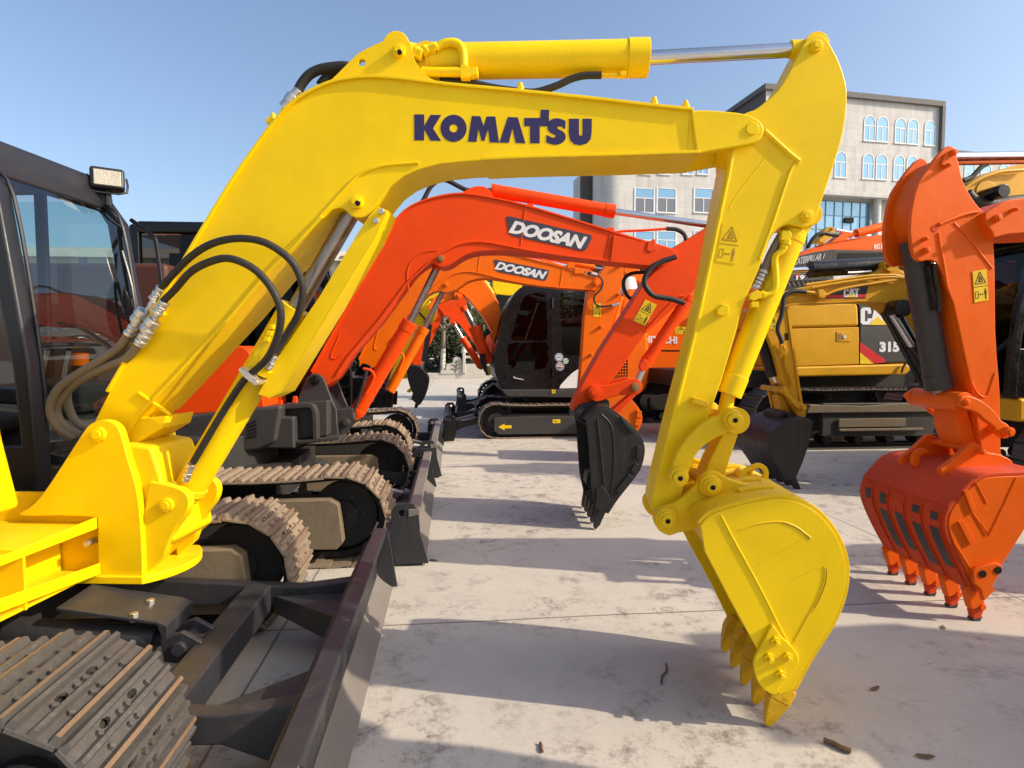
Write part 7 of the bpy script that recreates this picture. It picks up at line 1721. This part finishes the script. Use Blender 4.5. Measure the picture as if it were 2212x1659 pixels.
def tree(x, y, h, cr_, label, white=False, lm=0, n=2600, zc=None, leaf=.16, group='trees beyond the yard', z0=0, kind='tree'):
    rnd = random.Random(int(x * 91 + y * 7)); root = thing(kind, label, kind, (x, y, z0), group)
    fr = Fr(x, y, 0)
    if kind == 'tree':
        s = MB(fr); th = z0 + h * .42
        s.cyl((0, 0, z0), (.05, 0, z0 + 1.4), .17, .14, 10); t1 = s.build('trunk', LIME if white else BARK, root)
        s = MB(fr); s.cyl((.05, 0, z0 + 1.4), (.1, 0, th), .14, .10, 10)
        for k in range(7):
            a = 2 * math.pi * k / 7 + rnd.random(); e = .5 + .4 * rnd.random(); L_ = cr_ * (.6 + .4 * rnd.random())
            p0 = (.08, 0, z0 + h * (.25 + .2 * rnd.random())); p1 = (p0[0] + math.cos(a) * L_ * .5, math.sin(a) * L_ * .5, p0[2] + L_ * e * .6); p2 = (p0[0] + math.cos(a) * L_ * .9, math.sin(a) * L_ * .9, p0[2] + L_ * e * 1.2)
            s.cyl(p0, p1, .07, .045, 6); s.cyl(p1, p2, .045, .015, 6)
        s.build('limbs', BARK, root)
    verts = []; faces = []
    ztop = z0 + h * (.92 if kind == 'tree' else .9)
    cl = [(rnd.gauss(0, .45) * cr_, rnd.gauss(0, .45) * cr_, z0 + h * (.62 if kind == 'tree' else .5) + rnd.gauss(0, .20 if kind == 'tree' else .24) * h, cr_ * rnd.uniform(.22, .42)) for _ in range(26)]
    cl = [(a_, b_, min(c_, ztop - d_ * .8), d_) for a_, b_, c_, d_ in cl]
    for i in range(n):
        c = cl[rnd.randrange(len(cl))]; d = Vector((rnd.gauss(0, 1), rnd.gauss(0, 1), rnd.gauss(0, 1))).normalized() * c[3] * (rnd.random() ** .4)
        p = Vector((x + c[0], y + c[1], c[2])) + d
        if p.z < z0 + .05: continue
        a = Vector((rnd.gauss(0, 1), rnd.gauss(0, 1), rnd.gauss(0, .6))).normalized(); b = a.cross(Vector((rnd.gauss(0, 1), rnd.gauss(0, 1), rnd.gauss(0, 1)))).normalized()
        l = leaf * rnd.uniform(.6, 1.3); k = len(verts)
        verts += [p - a * l, p + b * l * .45, p + a * l, p - b * l * .45]; faces.append((k, k + 1, k + 2, k + 3))
    s = MB(WF); s._add(verts, faces); s.build('crown' if kind == 'tree' else 'foliage', LM[lm], root, smooth=0)
    return root
tree(-.55, 35.6, 8.0, 3.0, 'tree with a whitewashed trunk beside the carved stone fence', True, 0, 5200, leaf=.17, z0=.25)
tree(2.0, 41, 8.0, 3.0, 'leafy tree right of the whitewashed one, partly behind the black cab', True, 0, 4200, leaf=.17)
tree(-4.6, 40, 6.5, 2.8, 'tree just left of the whitewashed trunk, mostly hidden by orange booms', False, 1, 3600, leaf=.17)
tree(6.6, 40, 8.2, 3.0, 'tall tree whose top shows above the small orange boom', False, 0, 4500, leaf=.17)
tree(12.3, 40, 8.8, 2.4, 'tree showing between the orange arm and the red arm', False, 0, 3400, leaf=.17)
tree(9.6, 42, 8.6, 2.4, 'dark tree behind the tip of the small orange boom', False, 1, 3400, leaf=.17)
for x, y, h, c, lb in ((-3.4, 37.5, 4.4, 2.6, 'dense dark shrub at the foot of the trees, left'), (.1, 38.6, 5.0, 2.8, 'dense dark shrub behind the whitewashed trunk'), (3.6, 38.5, 4.6, 2.6, 'dense dark shrub right of the fence post'), (-7.5, 39, 3.6, 2.6, 'dark shrub far left behind the red boom'), (7.6, 38, 3.4, 2.4, 'dark shrub behind the black cab')):
    tree(x, y, h, c, lb, False, 1, 4200, leaf=.15, group='shrubs under the trees', kind='shrub')

def stone_fence():
    m = paint('pale_carved_stone', (.50, .47, .42), .8, .3, .6, bump=.3)
    fr = Fr(0, 34, 0)
    root = thing('fence', 'pale stone fence with a carved branch relief and a round-headed post', 'fence', (.2, 34, 0))
    X = lambda x, y: fr.S('J', [(x, y)], 0)[0]
    pan = fr.S('J', cr([(1175, 1470), (1178, 1430), (1230, 1425), (1235, 1365), (1300, 1350), (1310, 1300), (1350, 1285), (1390, 1300), (1405, 1350), (1440, 1360)], 2) + [(1440, 1400), (1440, 1462)], 0)
    pan = [(p[0], p[1]) for p in pan]
    s = MB(fr); s.prism(pan, 0, .15); p1 = s.build('panel', m, root, .03)
    s = MB(fr)
    for g in ([(1340, 1450), (1345, 1390), (1350, 1320)], [(1345, 1400), (1310, 1370), (1290, 1375)], [(1346, 1390), (1380, 1360), (1395, 1365)], [(1342, 1430), (1300, 1410), (1285, 1420)], [(1343, 1420), (1375, 1400), (1395, 1410)], [(1350, 1350), (1330, 1330)], [(1350, 1345), (1375, 1325)]):
        s.tube([(a, -.01, b) for a, b in fr.S('J', g, 0)], .03, 5, 2)
    s.build('branch_relief', 'mud', p1)
    s = MB(fr); a = X(1408, 1460); b = X(1440, 1240); s.box(a[0], b[0], -.1, .3, a[1], b[1]); s.cyl(((a[0] + b[0]) / 2, .1, b[1]), ((a[0] + b[0]) / 2, .1, b[1] + .35), .2, .1, 14); s.build('post', m, root, .03)
    a = X(1440, 1460); b = X(1900, 1310); s = MB(fr); s.box(a[0], b[0], .05, .2, a[1], X(1500, 1360)[1]); s.build('panel', m, root, .02)
    s = MB(fr); s.box(a[0], b[0], 0, .25, X(1500, 1300)[1], X(1500, 1275)[1]); s.build('top_rail', m, root, .02)
    a = X(-900, 1475); b = X(1900, 1455); s = MB(fr); s.box(a[0], b[0], .05, .6, 0, b[1]); s.build('plinth', m, root, .02)
stone_fence()

# soil bank behind the fence
m, N, L, B = mat_base('planted_soil')
co = N.new('ShaderNodeTexCoord').outputs['Object']; n_ = noise(N, L, 1.5, 6, .7, co); r_ = ramp(N, L, n_.outputs[0], [(.3, (.05, .04, .025)), (.7, (.14, .11, .07))]); L.new(r_.outputs[0], B.inputs['Base Color']); B.inputs['Roughness'].default_value = .9
s = MB(WF); s._add([Vector(p) for p in ((-30, 34.7, .004), (26, 34.7, .004), (26, 46, .9), (-30, 46, .9))], [(0, 1, 2, 3)]); struct(s.build('planted_bank', m))

# fallen leaves and twigs lying on the concrete
lf = paint('dry_leaf', (.16, .10, .055), .8, .2, .4, bump=0)
def dry_leaf(u, v, L_, rot, label, k=0):
    g = gnd(u, v); c, s_ = math.cos(R(rot)), math.sin(R(rot))
    pts = [(-1, 0, .1), (-.5, .28, .16), (0, .36, .05), (.5, .25, .18), (1, 0, .22), (.5, -.22, .02), (0, -.34, .14), (-.5, -.26, .02), (0, 0, .02)]
    vs = [Vector((g.x + (a * c - b * s_) * L_, g.y + (a * s_ + b * c) * L_, .005 + z * L_ * .8)) for a, b, z in pts]
    s = MB(WF); s._add(vs, [(8, i, (i + 1) % 8) for i in range(8)]); o = s.build('dry_leaf', lf); tag(o, label, 'leaf', 'dry leaves on the concrete')
def twig(u, v, L_, rot, label, r=.008):
    g = gnd(u, v); c, s_ = math.cos(R(rot)), math.sin(R(rot))
    s = MB(WF); s.tube([(g.x + (a * c - b * s_) * L_, g.y + (a * s_ + b * c) * L_, r + .002) for a, b in ((-1, 0), (-.3, .08), (.3, -.05), (1, .06))], r, 6); tag(s.build('twig', lf), label, 'twig', 'twigs on the concrete')
dry_leaf(1890, 1490, .035, 20, 'curled dry leaf right of the yellow bucket teeth')
twig(1808, 1617, .05, -50, 'short thick twig near the bottom edge, below the yellow bucket', .011)
dry_leaf(1998, 1637, .04, -15, 'dry leaf near the bottom right corner')
dry_leaf(937, 1212, .045, -30, 'dry leaf on the concrete beside the second dozer blade')
twig(1170, 1618, .028, 90, 'tiny upright-lying twig near the bottom centre', .006)
dry_leaf(2038, 1357, .03, 60, 'crumpled dry leaf under the orange bucket teeth')
dry_leaf(1945, 1018, .05, 0, 'pale scrap of paper-like leaf beside the amber machine tracks')
twig(1436, 1458, .10, 62, 'thin dark twig inside the shadow of the yellow bucket', .005)
